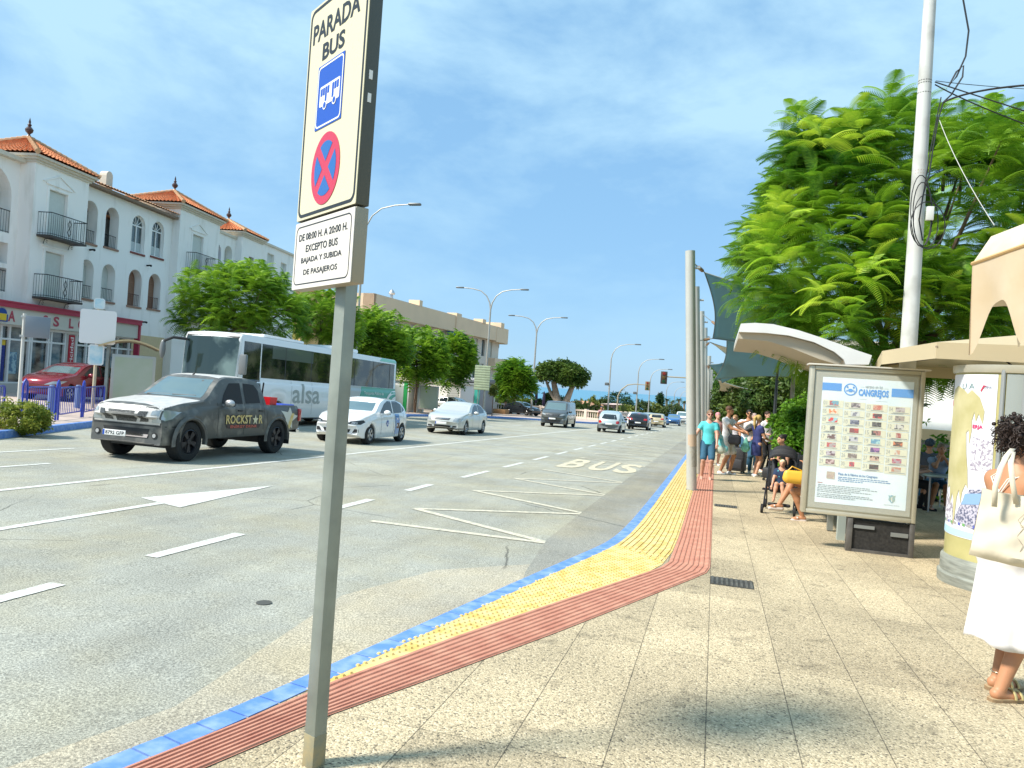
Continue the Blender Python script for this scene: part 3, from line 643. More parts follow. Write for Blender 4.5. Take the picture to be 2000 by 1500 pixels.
def make_car(name, label, P, pm, loc, rz, cat='car', group='vehicles in the traffic', detail=2, rim=None, spokes=5):
    y0 = P['L'] / 2; t = thing(name, label, cat, loc, rz, group)
    t.rotation_euler = (0, 0, rz); pit = math.atan(SL); t.rotation_mode = 'XYZ'
    t.matrix_world = Matrix.Translation(Vector(loc)) @ Matrix.Rotation(-pit, 4, 'X') @ Matrix.Rotation(rz, 4, 'Z')
    body = obj('body', car_body(P), pm, t); S = Skin(body); R, W = P['R'], P['W']
    wd = P.get('wd', .21)
    for a in P['axles']:
        for s in (1, -1): wheel(t, s * (W / 2 - wd / 2 - .012 + P.get('wout', 0)), a - y0, R, wd, s, rim or M_RIMS, spokes)
    u = MB()
    for a in P['axles']: u.box(-W / 2 + .20, W / 2 - .20, a - y0 - R * .9, a - y0 + R * .9, .26, R * 1.75)
    u.box(-W / 2 + .22, W / 2 - .22, -y0 + .75, y0 - .5, P['sill'][-1][1] - .06, P['sill'][-1][1] + .15); obj('underbody', u, M_TRIM, t)
    def dec(nm, poly, ax, m, o=.005, both=False, res=.06, par=None):
        r = obj(nm, S.decal([(a, b) for a, b in poly], ax, o, res=res), m, par or t, True, False)
        if both:
            if ax in 'fr': obj(nm, S.decal(mirror_poly(poly), ax, o, res=res), m, par or t, True, False)
            else: obj(nm, S.decal(poly, 'L' if ax == 'l' else 'l', o, res=res), m, par or t, True, False)
        return r
    Y = lambda v: v - y0
    for q in P.get('side_glass', []): dec('side_window', [(Y(a), b) for a, b in q], 'l', P.get('sgm', M_GLASS), .005, True, .07)
    if P.get('windscreen'): dec('windscreen', P['windscreen'], 'f', P.get('wsm', M_GLASSW), .006, False, .08)
    if P.get('rear_glass'): dec('rear_window', P['rear_glass'], 'r', M_GLASS, .006, False, .08)
    for nm, poly, ax, m, both in P.get('decals', []): dec(nm, [(Y(a) if ax in 'lL' else a, b) for a, b in poly], ax, m, .009, both, .04)
    for yy, (za, zb_) in P.get('seams', []):
        dec('door_seam', [(Y(yy) - .006, za), (Y(yy) + .006, za), (Y(yy) + .006, zb_), (Y(yy) - .006, zb_)], 'l', M_TRIM, .003, True, .08)
    for yy, zz in P.get('handles', []):
        for s in (1, -1):
            h, nn, i_, d = S.b.ray_cast(Vector((s * 9, Y(yy), zz)), Vector((-s, 0, 0)))
            if h: mb = MB(); mb.bbox(h.x - .02, h.x + .02, h.y - .09, h.y + .09, zz - .016, zz + .016, .01); obj('door_handle', mb, P.get('hm', pm), t)
    if P.get('mirror'):
        my, mz = P['mirror']
        for s in (1, -1):
            h, nn, i_, d = S.b.ray_cast(Vector((s * 9, Y(my), mz)), Vector((-s, 0, 0))); hx = h.x if h else s * W * .46
            mb = MB(); mb.ball((hx + s * .16, Y(my) - .01, mz + .04), (.125, .07, .085), 12, 8); mb.box(min(hx - s * .03, hx + s * .1), max(hx - s * .03, hx + s * .1), Y(my) - .03, Y(my) + .03, mz - .03, mz + .01)
            mi = obj('wing_mirror', mb, P.get('mm', pm), t); g_ = MB(); g_.box(hx + s * .16 - .09, hx + s * .16 + .09, Y(my) + .055, Y(my) + .064, mz - .02, mz + .10); obj('mirror_glass', g_, M_GLASS, mi)
    t['skin'] = 0; del t['skin']
    return t, S, body
GRZ = lambda x, y: (x, y, gz(y, -.14))
# ---------------------------------------------------------------- grey pickup with a worn matt wrap
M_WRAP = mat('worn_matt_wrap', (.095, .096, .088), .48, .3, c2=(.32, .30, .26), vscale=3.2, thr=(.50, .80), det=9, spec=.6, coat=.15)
M_WRAPH = mat('sun_glare_wrap', (.55, .52, .48), .4, .2, c2=(.72, .69, .65), vscale=6, thr=(.35, .7), det=8, coat=.2)  # same wrap, with sun glare painted in as a pale colour
PK = dict(L=5.22, W=1.85, R=.405, wd=.28, gap=.06, axles=[.93, 4.13], flare=.035, bf=.30, br=.06, bl=1.1, tumble=.30, rake=.03, crown=.015,
    top=[(0, .88), (.05, 1.03), (.14, 1.10), (.55, 1.17), (1.2, 1.235), (1.36, 1.27), (2.08, 1.735), (2.3, 1.78), (3.0, 1.785), (3.36, 1.745), (3.50, 1.66), (3.62, 1.25), (3.66, 1.18), (4.4, 1.175), (5.15, 1.17), (5.2, 1.13), (5.22, 1.0)],
    belt=[(0, .84), (.5, .98), (1.2, 1.10), (2.0, 1.15), (3.5, 1.17), (3.7, 1.12), (5.22, 1.1)], sill=[(0, .34), (.3, .34), (.5, .38), (1.3, .44), (3.6, .46), (4.7, .55), (5.22, .58)],
    plan=[(0, .88), (.15, .93), (.5, .985), (1.0, 1.0), (3.5, 1.0), (5.0, .985), (5.22, .96)], bed=(3.72, 5.12, .72), smooth=True,
    side_glass=[[(1.93, 1.19), (2.02, 1.36), (2.28, 1.63), (2.68, 1.65), (2.69, 1.19)], [(2.80, 1.20), (2.80, 1.65), (3.22, 1.63), (3.36, 1.50), (3.38, 1.22)]],
    windscreen=[(-.70, 1.29), (.70, 1.29), (.70, 1.33), (.58, 1.69), (-.58, 1.69), (-.70, 1.33)], seams=[(1.78, (.50, 1.2)), (2.74, (.50, 1.22)), (3.50, (.60, 1.3)), (3.65, (.55, 1.12))],
    handles=[(2.55, 1.04), (3.36, 1.04)], hm=M_TRIM, mirror=(1.98, 1.16), mm=mat('mirror_pale', (.5, .5, .5), .3, .6), sgm=mat('open_window', (.006, .006, .007), .6))
pk, S_, bd = make_car('pickup_truck', 'muddy grey double cab pickup truck with yellow star lettering on its doors', PK, M_WRAP, GRZ(-11.15, 14.35), radians(1.5), 'pickup truck', rim=M_RIMB)
Y0 = 2.61
def pdec(nm, poly, ax, m, o=.006, res=.05, par=None): return obj(nm, S_.decal(poly, ax, o, res=res), m, par or pk, True, False)
hood = [(-.80, 1.135 - 0), (.80, 1.135)]
b = S_.decal([(-.74, -Y0 + .24), (.74, -Y0 + .24), (.80, -Y0 + .5), (.82, -Y0 + 1.28), (-.82, -Y0 + 1.28), (-.80, -Y0 + .5)], 't', .004, res=.06); obj('bonnet_glare', b, M_WRAPH, pk, True, False)  # pale sheets over bonnet and roof carry the painted glare
b = S_.decal([(-.62, -Y0 + 2.10), (.62, -Y0 + 2.10), (.62, -Y0 + 3.3), (-.62, -Y0 + 3.3)], 't', .004, res=.1); obj('roof_panel_glare', b, M_WRAPH, pk, True, False)
MG = mat('mesh_grille', (.03, .03, .03), .4, .5, c2=(.2, .2, .19), vscale=90, thr=(.45, .6))
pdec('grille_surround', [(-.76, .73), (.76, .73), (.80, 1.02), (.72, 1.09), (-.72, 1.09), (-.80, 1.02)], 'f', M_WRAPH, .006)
for pl in ([(-.22, .76), (.22, .76), (.31, .985), (-.31, .985)], [(-.50, .78), (-.30, .77), (-.40, .985), (-.55, .985)], [(.30, .77), (.50, .78), (.55, .985), (.40, .985)]): pdec('grille', pl, 'f', MG, .012, .06)
for s in (1, -1):
    pl = [(.58, .77), (.78, .77), (.86, .86), (.87, 1.00), (.80, 1.03), (.62, 1.0)]; pdec('headlight', pl if s > 0 else mirror_poly(pl), 'f', M_LAMP, .013)
    pl = [(.66 + .065 * cos(k * pi / 6), .52 + .065 * sin(k * pi / 6)) for k in range(12)]; f_ = pdec('fog_lamp', pl if s > 0 else mirror_poly(pl), 'f', M_TRIM, .012); pl = [(.66 + .04 * cos(k * pi / 6), .52 + .04 * sin(k * pi / 6)) for k in range(12)]; pdec('lens', pl if s > 0 else mirror_poly(pl), 'f', M_LAMP, .02, .05, f_)
pdec('bumper_opening', [(-.48, .50), (.48, .50), (.54, .64), (-.54, .64)], 'f', M_TRIM, .008)
pdec('bumper_bar', [(-.50, .47), (.50, .47), (.52, .535), (-.52, .535)], 'f', M_CHROME, .014)
pdec('bumper_seam', [(-.92, .695), (.92, .695), (.92, .712), (-.92, .712)], 'f', M_TRIM, .007)
plate(pk, -.05, -Y0 - .035, .535, '8792 GFP')
w_ = MB(); w_.tube([(-.6, -Y0 + 1.42, 1.30), (-.05, -Y0 + 1.45, 1.325)], .012, 6); w_.tube([(.02, -Y0 + 1.42, 1.32), (.55, -Y0 + 1.48, 1.33)], .012, 6); obj('wiper', w_, M_TRIM, pk)
# arch extensions
for a in (.93, 4.13):
    for s in (1, -1):
        mb = MB(); n_ = 16; V_ = []
        for k in range(n_ + 1):
            t_ = radians(-8 + 196 * k / n_); yy = a - Y0 - cos(t_) * .455; zz_ = .39 + sin(t_) * .455; y2 = a - Y0 - cos(t_) * .55; z2 = .39 + sin(t_) * .55
            V_ += [(s * .945, yy, zz_), (s * .965, yy + (y2 - yy) * .4, zz_ + (z2 - zz_) * .4), (s * .925, y2, z2), (s * .86, yy, zz_)]
        mb.add(V_, [(i * 4 + q, i * 4 + (q + 1) % 4, i * 4 + 4 + (q + 1) % 4, i * 4 + 4 + q) for i in range(n_) for q in range(4)]); obj('wheel_arch', mb, M_WRAP if s < 0 or a > 2 else mat('worn_arch', (.16, .155, .14), .5, .2, c2=(.08, .08, .075), vscale=6), pk)
M_GOLD = mat('sticker_gold', (.62, .42, .10), .45, c2=(.70, .58, .30), vscale=14); M_STR = mat('sticker_red', (.35, .05, .035), .5)
def side_text(s, yc, zc, wd, h, m, o=.011, bold=.02, skip=None):
    t = text_mb(s, 1, bold, res=2); X = [v[0] for v in t.v]; Yv = [v[1] for v in t.v]; a, b_, c, d = min(X), max(X), min(Yv), max(Yv)
    P2 = [(yc + ((v[0] - a) / (b_ - a) - .5) * wd, zc + ((v[1] - c) / (d - c) - .5) * h) for v in t.v]
    bm = bmesh.new(); vv = [bm.verts.new((a, b, 0)) for a, b in P2]
    for f in t.f:
        try: bm.faces.new([vv[i] for i in f])
        except Exception: pass
    for ax_ in (0, 1):
        lo = min(p[ax_] for p in P2); hi = max(p[ax_] for p in P2); k = lo + .1
        while k < hi: bmesh.ops.bisect_plane(bm, geom=bm.verts[:] + bm.edges[:] + bm.faces[:], plane_co=(k, 0, 0) if ax_ == 0 else (0, k, 0), plane_no=(1, 0, 0) if ax_ == 0 else (0, 1, 0)); k += .1
    bm.verts.index_update(); r = ([(v.co.x, v.co.y) for v in bm.verts], [tuple(v.index for v in f.verts) for f in bm.faces]); bm.free()
    return S_.decal(None, 'l', o, tri=r)
lt = obj('door_lettering', side_text('ROCKST', 2.52 - Y0, .845, .98, .22, mat('sticker_black', (.01, .01, .01), .5), .010, .075), mat('sticker_black', (.01, .01, .01), .5), pk, False, False)
obj('lettering', side_text('ROCKST', 2.52 - Y0, .845, .96, .20, M_GOLD, .014, .03), M_GOLD, lt, False, False)
obj('lettering', side_text('R', 3.36 - Y0, .845, .15, .20, M_GOLD, .014, .03), M_GOLD, lt, False, False)
st_ = [((3.14 - Y0) + .125 * (1 if k % 2 == 0 else .42) * cos(pi / 2 + k * pi / 5), .83 + .125 * (1 if k % 2 == 0 else .42) * sin(pi / 2 + k * pi / 5)) for k in range(10)]
obj('star', S_.decal(st_, 'l', .015, res=.5), mat('sticker_cream', (.75, .68, .45), .4), lt, False, False)
pdec('door_banner', [(2.12 - Y0, .645), (3.32 - Y0, .645), (3.38 - Y0, .73), (2.06 - Y0, .73)], 'l', mat('sticker_dark', (.05, .03, .03), .5), .010)
obj('lettering', side_text('ENERGY DRINK', 2.72 - Y0, .687, 1.02, .062, M_STR, .014, .02), mat('sticker_red2', (.60, .12, .08), .5), pk, False, False)
# white star badge on the rear side panel
bs = [((4.62 - Y0) + .44 * (1 if k % 2 == 0 else .42) * cos(radians(80) + k * pi / 5), .86 + .40 * (1 if k % 2 == 0 else .42) * sin(radians(80) + k * pi / 5)) for k in range(10)]
bs = [(min(max(a, 4.05 - Y0), 5.15 - Y0), min(max(b_, .60), 1.14)) for a, b_ in bs]
pdec('star_badge', bs, 'l', mat('sticker_white', (.62, .60, .52), .45), .009, .08)
pdec('star_stripe', [(4.52 - Y0, .60), (4.70 - Y0, .60), (4.86 - Y0, .98), (4.74 - Y0, .98)], 'l', M_GOLD, .012, .08)
for s in (1, -1):
    mb = MB(); mb.bbox(s * .87 - .06, s * .87 + .06, Y0 - .14, Y0 - .015, .78, 1.10, .02); obj('tail_light', mb, M_TAIL, pk)
mb = MB(); mb.bbox(-.86, .86, Y0 - .10, Y0 + .06, .48, .60, .03); obj('rear_bumper', mb, M_CHROME, pk)
for s in (1, -1): mb = MB(); mb.box(s * .86 - .11, s * .86 + .11, 4.60 - Y0, 4.62 - Y0, .22, .50); obj('mudflap', mb, M_TRIM, pk)
mb = MB(); mb.tube([(-.05, -Y0 + 2.12, 1.76), (-.05, -Y0 + 2.16, 1.80)], .02, 6); obj('roof_aerial', mb, M_TRIM, pk)
def on_truck(name, label, cat, mbs, m, x, y, z):
    o = obj(name, mbs, m); M0 = pk.matrix_world; o.matrix_world = M0 @ Matrix.Translation((x, y, z)); return tag(o, label, cat)
mb = MB(); mb.prism([(-.17, -.13), (.17, -.13), (.17, .13), (-.17, .13)], 0, .02); mb.add([(-.15, -.12, .0), (.15, -.12, 0), (.15, .12, 0), (-.15, .12, 0), (-.20, -.16, .62), (.20, -.16, .62), (.20, .16, .62), (-.20, .16, .62)], [(0, 1, 5, 4), (1, 2, 6, 5), (2, 3, 7, 6), (3, 0, 4, 7)])
on_truck('red_tub', 'tall red plastic tub standing in the bed of the pickup', 'tub', mb, mat('red_plastic', (.62, .012, .02), .4), .62, 1.42, .74)
mb = MB(); mb.bbox(-.3, .3, -.3, .3, 0, .46, .03); on_truck('blue_crate', 'low blue box in the bed of the pickup behind the red tub', 'box', mb, mat('blue_plastic', (.02, .06, .45), .4), .52, 2.12, .74)
mb = MB(); mb.tube([(-.1, -.5, .1), (.0, -.3, .62), (.05, .1, .70), (.1, .5, .5)], .03, 6); mb.tube([(-.05, -.2, 0), (.1, -.1, .72), (.12, -.05, .98)], .025, 6); mb.tube([(.3, .1, 0), (.25, .05, .72), (.3, .0, .96)], .02, 6)
mb.ball((0, -.1, .35), (.3, .3, .34), 10, 6); mb.bbox(-.25, .1, -.45, -.2, .45, .72, .04)
on_truck('work_gear', 'black work gear and poles sticking up behind the pickup cab', 'equipment', mb, M_TRIM, .25, 1.35, .74)
# ---------------------------------------------------------------- white hatchback
M_WPAINT = paint('white', (.80, .80, .79), .25, 0., 1.); M_SILV = paint('silver', (.58, .59, .58), .28, .35, 1.)
HB = dict(L=4.05, W=1.75, R=.315, gap=.035, axles=[.80, 3.36], bf=.34, br=.16, bl=1.0, tumble=.36, rake=.05,
    top=[(0, .58), (.03, .70), (.14, .80), (.45, .90), (1.02, 1.00), (1.18, 1.05), (1.85, 1.385), (2.2, 1.46), (2.8, 1.455), (3.35, 1.39), (3.66, 1.28), (3.93, .98), (4.0, .88), (4.05, .70)],
    belt=[(0, .60), (.5, .80), (1.2, .90), (3.0, .98), (4.05, .98)], sill=[(0, .30), (.15, .20), (.6, .19), (3.3, .20), (4.05, .34)],
    plan=[(0, .80), (.2, .92), (.6, .985), (1.2, 1.0), (3.2, 1.0), (3.8, .95), (4.05, .88)],
    side_glass=[[(1.50, .99), (1.95, 1.28), (2.25, 1.385), (2.52, 1.395), (2.50, .985)], [(2.58, .985), (2.60, 1.395), (3.0, 1.385), (3.36, 1.27), (3.28, 1.01)], [(3.34, 1.03), (3.42, 1.24), (3.62, 1.10)]],
    windscreen=[(-.66, 1.045), (.66, 1.045), (.66, 1.07), (.54, 1.375), (-.54, 1.375), (-.66, 1.07)], rear_glass=[(-.52, 1.03), (.52, 1.03), (.46, 1.32), (-.46, 1.32)],
    seams=[(1.55, (.30, .96)), (2.55, (.28, .99)), (3.42, (.55, 1.0))], handles=[(2.40, .85), (3.30, .87)], mirror=(1.72, .97), wsm=M_GLASSW,
    decals=[('headlight', [(.40, .63), (.74, .62), (.80, .70), (.76, .76), (.48, .71)], 'f', M_LAMPD, True), ('headlight_lens', [(.50, .645), (.66, .64), (.70, .69), (.54, .685)], 'f', M_LAMP, True),
            ('grille', [(-.40, .635), (.40, .635), (.44, .68), (-.44, .68)], 'f', M_TRIM, False), ('air_intake', [(-.42, .36), (.42, .36), (.46, .46), (-.46, .46)], 'f', M_TRIM, False),
            ('fog_lamp', [(.52, .36), (.72, .38), (.72, .47), (.60, .48)], 'f', M_TRIM, True), ('chrome_strip', [(-.66, .335), (.66, .335), (.66, .347), (-.66, .347)], 'f', M_CHROME, False),
            ('tail_light', [(.46, .84), (.80, .82), (.80, .98), (.50, .98)], 'r', M_TAIL, True)])
vw, S_, bd = make_car('hatchback', 'white hatchback with a blue company badge and blue rear door panel behind the sign post', HB, M_WPAINT, GRZ(-11.28, 22.45), radians(1.5), rim=M_RIMS, spokes=5)
Y0 = HB['L'] / 2
def cdec(car, nm, poly, ax, m, o=.011, res=.05): return obj(nm, S_.decal(poly, ax, o, res=res), m, car, True, False)
cdec(vw, 'door_panel', [(2.62 - Y0, .96), (2.95 - Y0, .96), (3.05 - Y0, .66), (2.98 - Y0, .30), (2.66 - Y0, .28), (2.70 - Y0, .62)], 'l', mat('panel_blue', (.03, .13, .42), .3, c2=(.06, .26, .58), vscale=4, coat=1.))
cdec(vw, 'panel_picture', [(2.80 - Y0, .66), (3.02 - Y0, .66), (3.02 - Y0, .48), (2.78 - Y0, .48)], 'l', mat('panel_rust', (.16, .07, .05), .4), .013)
for zz_, r_ in ((.80, .045), (.58, .04)): cdec(vw, 'panel_disc', [(2.84 - Y0 + r_ * cos(k * pi / 6), zz_ + r_ * sin(k * pi / 6)) for k in range(12)], 'l', M_WHT, .014, .2)
cdec(vw, 'company_badge', [(1.92 - Y0, .66), (2.03 - Y0, .54), (2.14 - Y0, .66), (2.03 - Y0, .78)], 'l', M_SB, .011)
cdec(vw, 'badge_mark', [(1.96 - Y0, .70), (1.98 - Y0, .62), (2.03 - Y0, .60), (2.08 - Y0, .62), (2.10 - Y0, .70), (2.07 - Y0, .70), (2.05 - Y0, .64), (2.01 - Y0, .64), (1.99 - Y0, .70)], 'l', M_WHT, .013)
plate(vw, 0, -Y0 - .02, .52, None)
# ---------------------------------------------------------------- silver saloon and the others
def car_variant(**k): q = dict(HB); q.update(k); return q
SD = car_variant(L=4.6, W=1.80, axles=[.92, 3.62], R=.32, top=[(0, .56), (.03, .68), (.14, .78), (.55, .89), (1.18, .985), (1.34, 1.03), (2.05, 1.37), (2.4, 1.455), (2.9, 1.46), (3.35, 1.40), (3.95, 1.14), (4.2, 1.08), (4.5, 1.05), (4.57, .98), (4.6, .80)],
    belt=[(0, .60), (.6, .80), (1.3, .88), (3.0, .95), (4.6, .95)], plan=[(0, .80), (.2, .92), (.6, .985), (1.2, 1.0), (3.6, 1.0), (4.3, .95), (4.6, .88)],
    side_glass=[[(1.72, .96), (2.15, 1.26), (2.5, 1.385), (2.75, 1.39), (2.73, .965)], [(2.81, .965), (2.83, 1.39), (3.2, 1.37), (3.72, 1.14), (3.66, 1.0)]],
    windscreen=[(-.68, 1.03), (.68, 1.03), (.68, 1.06), (.56, 1.37), (-.56, 1.37), (-.68, 1.06)], rear_glass=[(-.52, 1.10), (.52, 1.10), (.47, 1.34), (-.47, 1.34)], seams=[(1.78, (.30, .93)), (2.78, (.28, .97)), (3.70, (.6, 1.0))], handles=[(2.62, .84), (3.5, .86)], mirror=(1.92, .95),
    decals=[('headlight', [(.50, .60), (.80, .59), (.84, .74), (.58, .75)], 'f', M_LAMP, True), ('grille', [(-.34, .64), (.34, .64), (.40, .73), (-.40, .73)], 'f', M_TRIM, False), ('grille_bar', [(-.33, .675), (.33, .675), (.35, .70), (-.35, .70)], 'f', M_CHROME, False),
            ('air_intake', [(-.36, .32), (.36, .32), (.40, .40), (-.40, .40)], 'f', M_TRIM, False), ('bumper_strip', [(-.86, .255), (.86, .255), (.86, .30), (-.86, .30)], 'f', M_TRIM, False), ('fog_lamp', [(.48, .32), (.68, .33), (.66, .40), (.48, .39)], 'f', M_TRIM, True),
            ('tail_light', [(.52, .82), (.82, .80), (.82, .98), (.52, .98)], 'r', M_TAIL, True)])
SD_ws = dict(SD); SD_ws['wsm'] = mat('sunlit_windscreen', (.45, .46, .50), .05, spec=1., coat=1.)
sd_, S_, bd = make_car('saloon_car', 'pale silver saloon coming up behind the white hatchback', SD_ws, paint('champagne', (.62, .62, .58), .3, .3, 1.), GRZ(-11.65, 32.9), radians(1.0), rim=M_RIMS, spokes=7)
plate(sd_, 0, -2.32, .50, None)
VN = car_variant(L=4.75, W=1.92, axles=[.92, 4.05], R=.34, bf=.30, tumble=.14, rake=.07, top=[(0, .72), (.04, .90), (.15, 1.02), (.5, 1.14), (.78, 1.22), (.95, 1.30), (1.55, 1.82), (1.9, 1.90), (4.4, 1.90), (4.62, 1.84), (4.72, 1.5), (4.75, .9)],
    belt=[(0, .74), (.6, .98), (1.2, 1.08), (4.75, 1.10)], sill=[(0, .30), (.2, .24), (4.75, .30)], plan=[(0, .84), (.2, .94), (.6, .985), (1.2, 1.0), (4.4, 1.0), (4.75, .97)],
    side_glass=[[(1.18, 1.14), (1.55, 1.52), (1.78, 1.72), (2.10, 1.74), (2.10, 1.14)]], windscreen=[(-.76, 1.27), (.76, 1.27), (.76, 1.31), (.68, 1.78), (-.68, 1.78), (-.76, 1.31)], rear_glass=None, seams=[(1.20, (.36, 1.1)), (2.20, (.36, 1.8)), (3.4, (.36, 1.8))], handles=[(2.05, 1.0)], mirror=(1.35, 1.12),
    decals=[('headlight', [(.48, .86), (.84, .90), (.86, 1.02), (.60, .94)], 'f', M_LAMP, True), ('grille', [(-.46, .80), (.46, .80), (.56, .94), (-.56, .94)], 'f', M_TRIM, False), ('grille_bar', [(-.44, .865), (.44, .865), (.46, .885), (-.46, .885)], 'f', M_CHROME, False),
            ('air_intake', [(-.55, .36), (.55, .36), (.6, .52), (-.6, .52)], 'f', M_TRIM, False), ('fog_lamp', [(.66, .55), (.84, .58), (.84, .63), (.66, .60)], 'f', M_LAMP, True)])
vn, S_, bd = make_car('van', 'dark grey van coming towards us in the middle distance', VN, paint('graphite', (.10, .105, .10), .3, .5, 1.), GRZ(-11.3, 54.4), radians(.5), 'van', rim=M_RIMB)
plate(vn, 0, -2.40, .62, None)
KA = car_variant(L=3.62, W=1.64, axles=[.62, 3.05], R=.29, br=.28, top=[(0, .55), (.03, .68), (.14, .78), (.45, .90), (.85, .99), (1.0, 1.04), (1.6, 1.33), (1.95, 1.40), (2.4, 1.40), (2.9, 1.32), (3.25, 1.14), (3.5, .92), (3.58, .80), (3.62, .6)],
    belt=[(0, .6), (.5, .8), (1.1, .88), (3.0, .92), (3.62, .9)], sill=[(0, .30), (.15, .22), (3.0, .22), (3.62, .28)], plan=[(0, .78), (.2, .9), (.6, .98), (1.0, 1.0), (2.9, 1.0), (3.4, .92), (3.62, .84)],
    side_glass=[[(1.28, .95), (1.7, 1.22), (2.0, 1.32), (2.25, 1.33), (2.24, .95)], [(2.32, .95), (2.34, 1.33), (2.66, 1.29), (3.0, 1.12), (2.9, .98)]], windscreen=[(-.6, 1.03), (.6, 1.03), (.5, 1.32), (-.5, 1.32)], rear_glass=[(-.54, .92), (.54, .92), (.50, 1.05), (.40, 1.25), (-.40, 1.25), (-.50, 1.05)],
    seams=[(1.35, (.3, .94)), (2.4, (.3, .94))], handles=[(2.2, .84)], mirror=(1.5, .93), decals=[('tail_light', [(.50, .64), (.68, .62), (.74, .74), (.62, .84), (.50, .80)], 'r', M_TAIL, True), ('rear_bumper', [(-.8, .30), (.8, .30), (.8, .54), (-.8, .54)], 'r', mat('bumper_grey', (.17, .18, .18), .7), False), ('rear_wiper', [(-.02, .93), (.0, .91), (.27, 1.10), (.25, 1.12)], 'r', M_TRIM, False)])
def go(nm, lab, P, pm, x, y, cat='car', rim=None, pt=True, turn=pi, zp=.62, **k):
    c, S, b = make_car(nm, lab, P, pm, GRZ(x, y), turn, cat, rim=rim, **k)
    if pt: plate(c, 0, P['L'] / 2 + (.01), zp, None, 1)
    return c
go('small_hatchback', 'small rounded silver hatchback seen from behind, nearest of the cars driving away', KA, paint('pale_silver', (.50, .56, .56), .3, .3, 1.), -7.0, 52.4, zp=.60)
go('hatchback', 'black hatchback seen from behind with its red brake lights on', car_variant(decals=HB['decals'] + [('high_brake_light', [(-.12, 1.36), (.12, 1.36), (.12, 1.40), (-.12, 1.40)], 'r', M_TAIL, False)]), paint('black', (.012, .012, .013), .2, .1, 1.), -6.3, 65.4)
go('hatchback', 'beige gold hatchback driving away beyond the black one', HB, paint('beige', (.55, .45, .27), .3, .3, 1.), -6.0, 81.5)
go('hatchback', 'white car half hidden in front of the black hatchback', HB, M_WPAINT, -7.35, 73.5, pt=False)
go('hatchback', 'pale green hatchback hidden between black and gold cars', HB, paint('sage', (.45, .50, .40), .3, .3, 1.), -7.4, 88.0, pt=False)
go('hatchback', 'pale mint car whose roof shows behind the small silver hatchback', HB, paint('mint', (.45, .56, .52), .3, .1, 1.), -8.1, 60.5, pt=False)
go('hatchback', 'blue car coming up the hill beyond the gold hatchback', HB, paint('blue', (.03, .14, .36), .3, .2, 1.), -5.2, 99.0, pt=False, turn=0)
go('van', 'white van far down the road', VN, paint('van_white', (.76, .76, .74), .3, 0, 1.), -4.8, 116.0, 'van', pt=False, turn=0)
go('hatchback', 'white hatchback far down the road beside the yellow bin', HB, M_WPAINT, -2.9, 105.0, pt=True)
# red parked hatchback by the shop, black one by the square
RC = car_variant(sgm=M_GLASS, decals=[('headlight', [(.36, .58), (.78, .64), (.84, .76), (.60, .72)], 'f', M_LAMP, True), ('grille', [(-.4, .42), (.4, .42), (.44, .50), (-.44, .50)], 'f', M_TRIM, False), ('tail_light', [(.5, .8), (.8, .8), (.8, 1.0), (.5, 1.0)], 'r', M_TAIL, True)])
go('hatchback', 'dark red hatchback parked in front of the shop windows behind the blue railings', RC, paint('wine', (.24, .012, .025), .25, .3, 1.), -23.9, 22.9, pt=True, turn=radians(10), zp=.45).location.z += .43
c_, S_, b_ = make_car('saloon_car', 'black car parked across the square behind the tall double lamp', SD, paint('ink', (.012, .013, .016), .2, .2, 1.), (-20.9, 80.5, gz(80.5)), radians(62), 'car', group='parked cars')
c_, S_, b_ = make_car('hatchback', 'pale parked car just behind the roof of the silver saloon', HB, paint('ivory', (.55, .57, .52), .3, .2, 1.), (-21.6, 60.5, gz(60.5)), radians(80), 'car', group='parked cars')
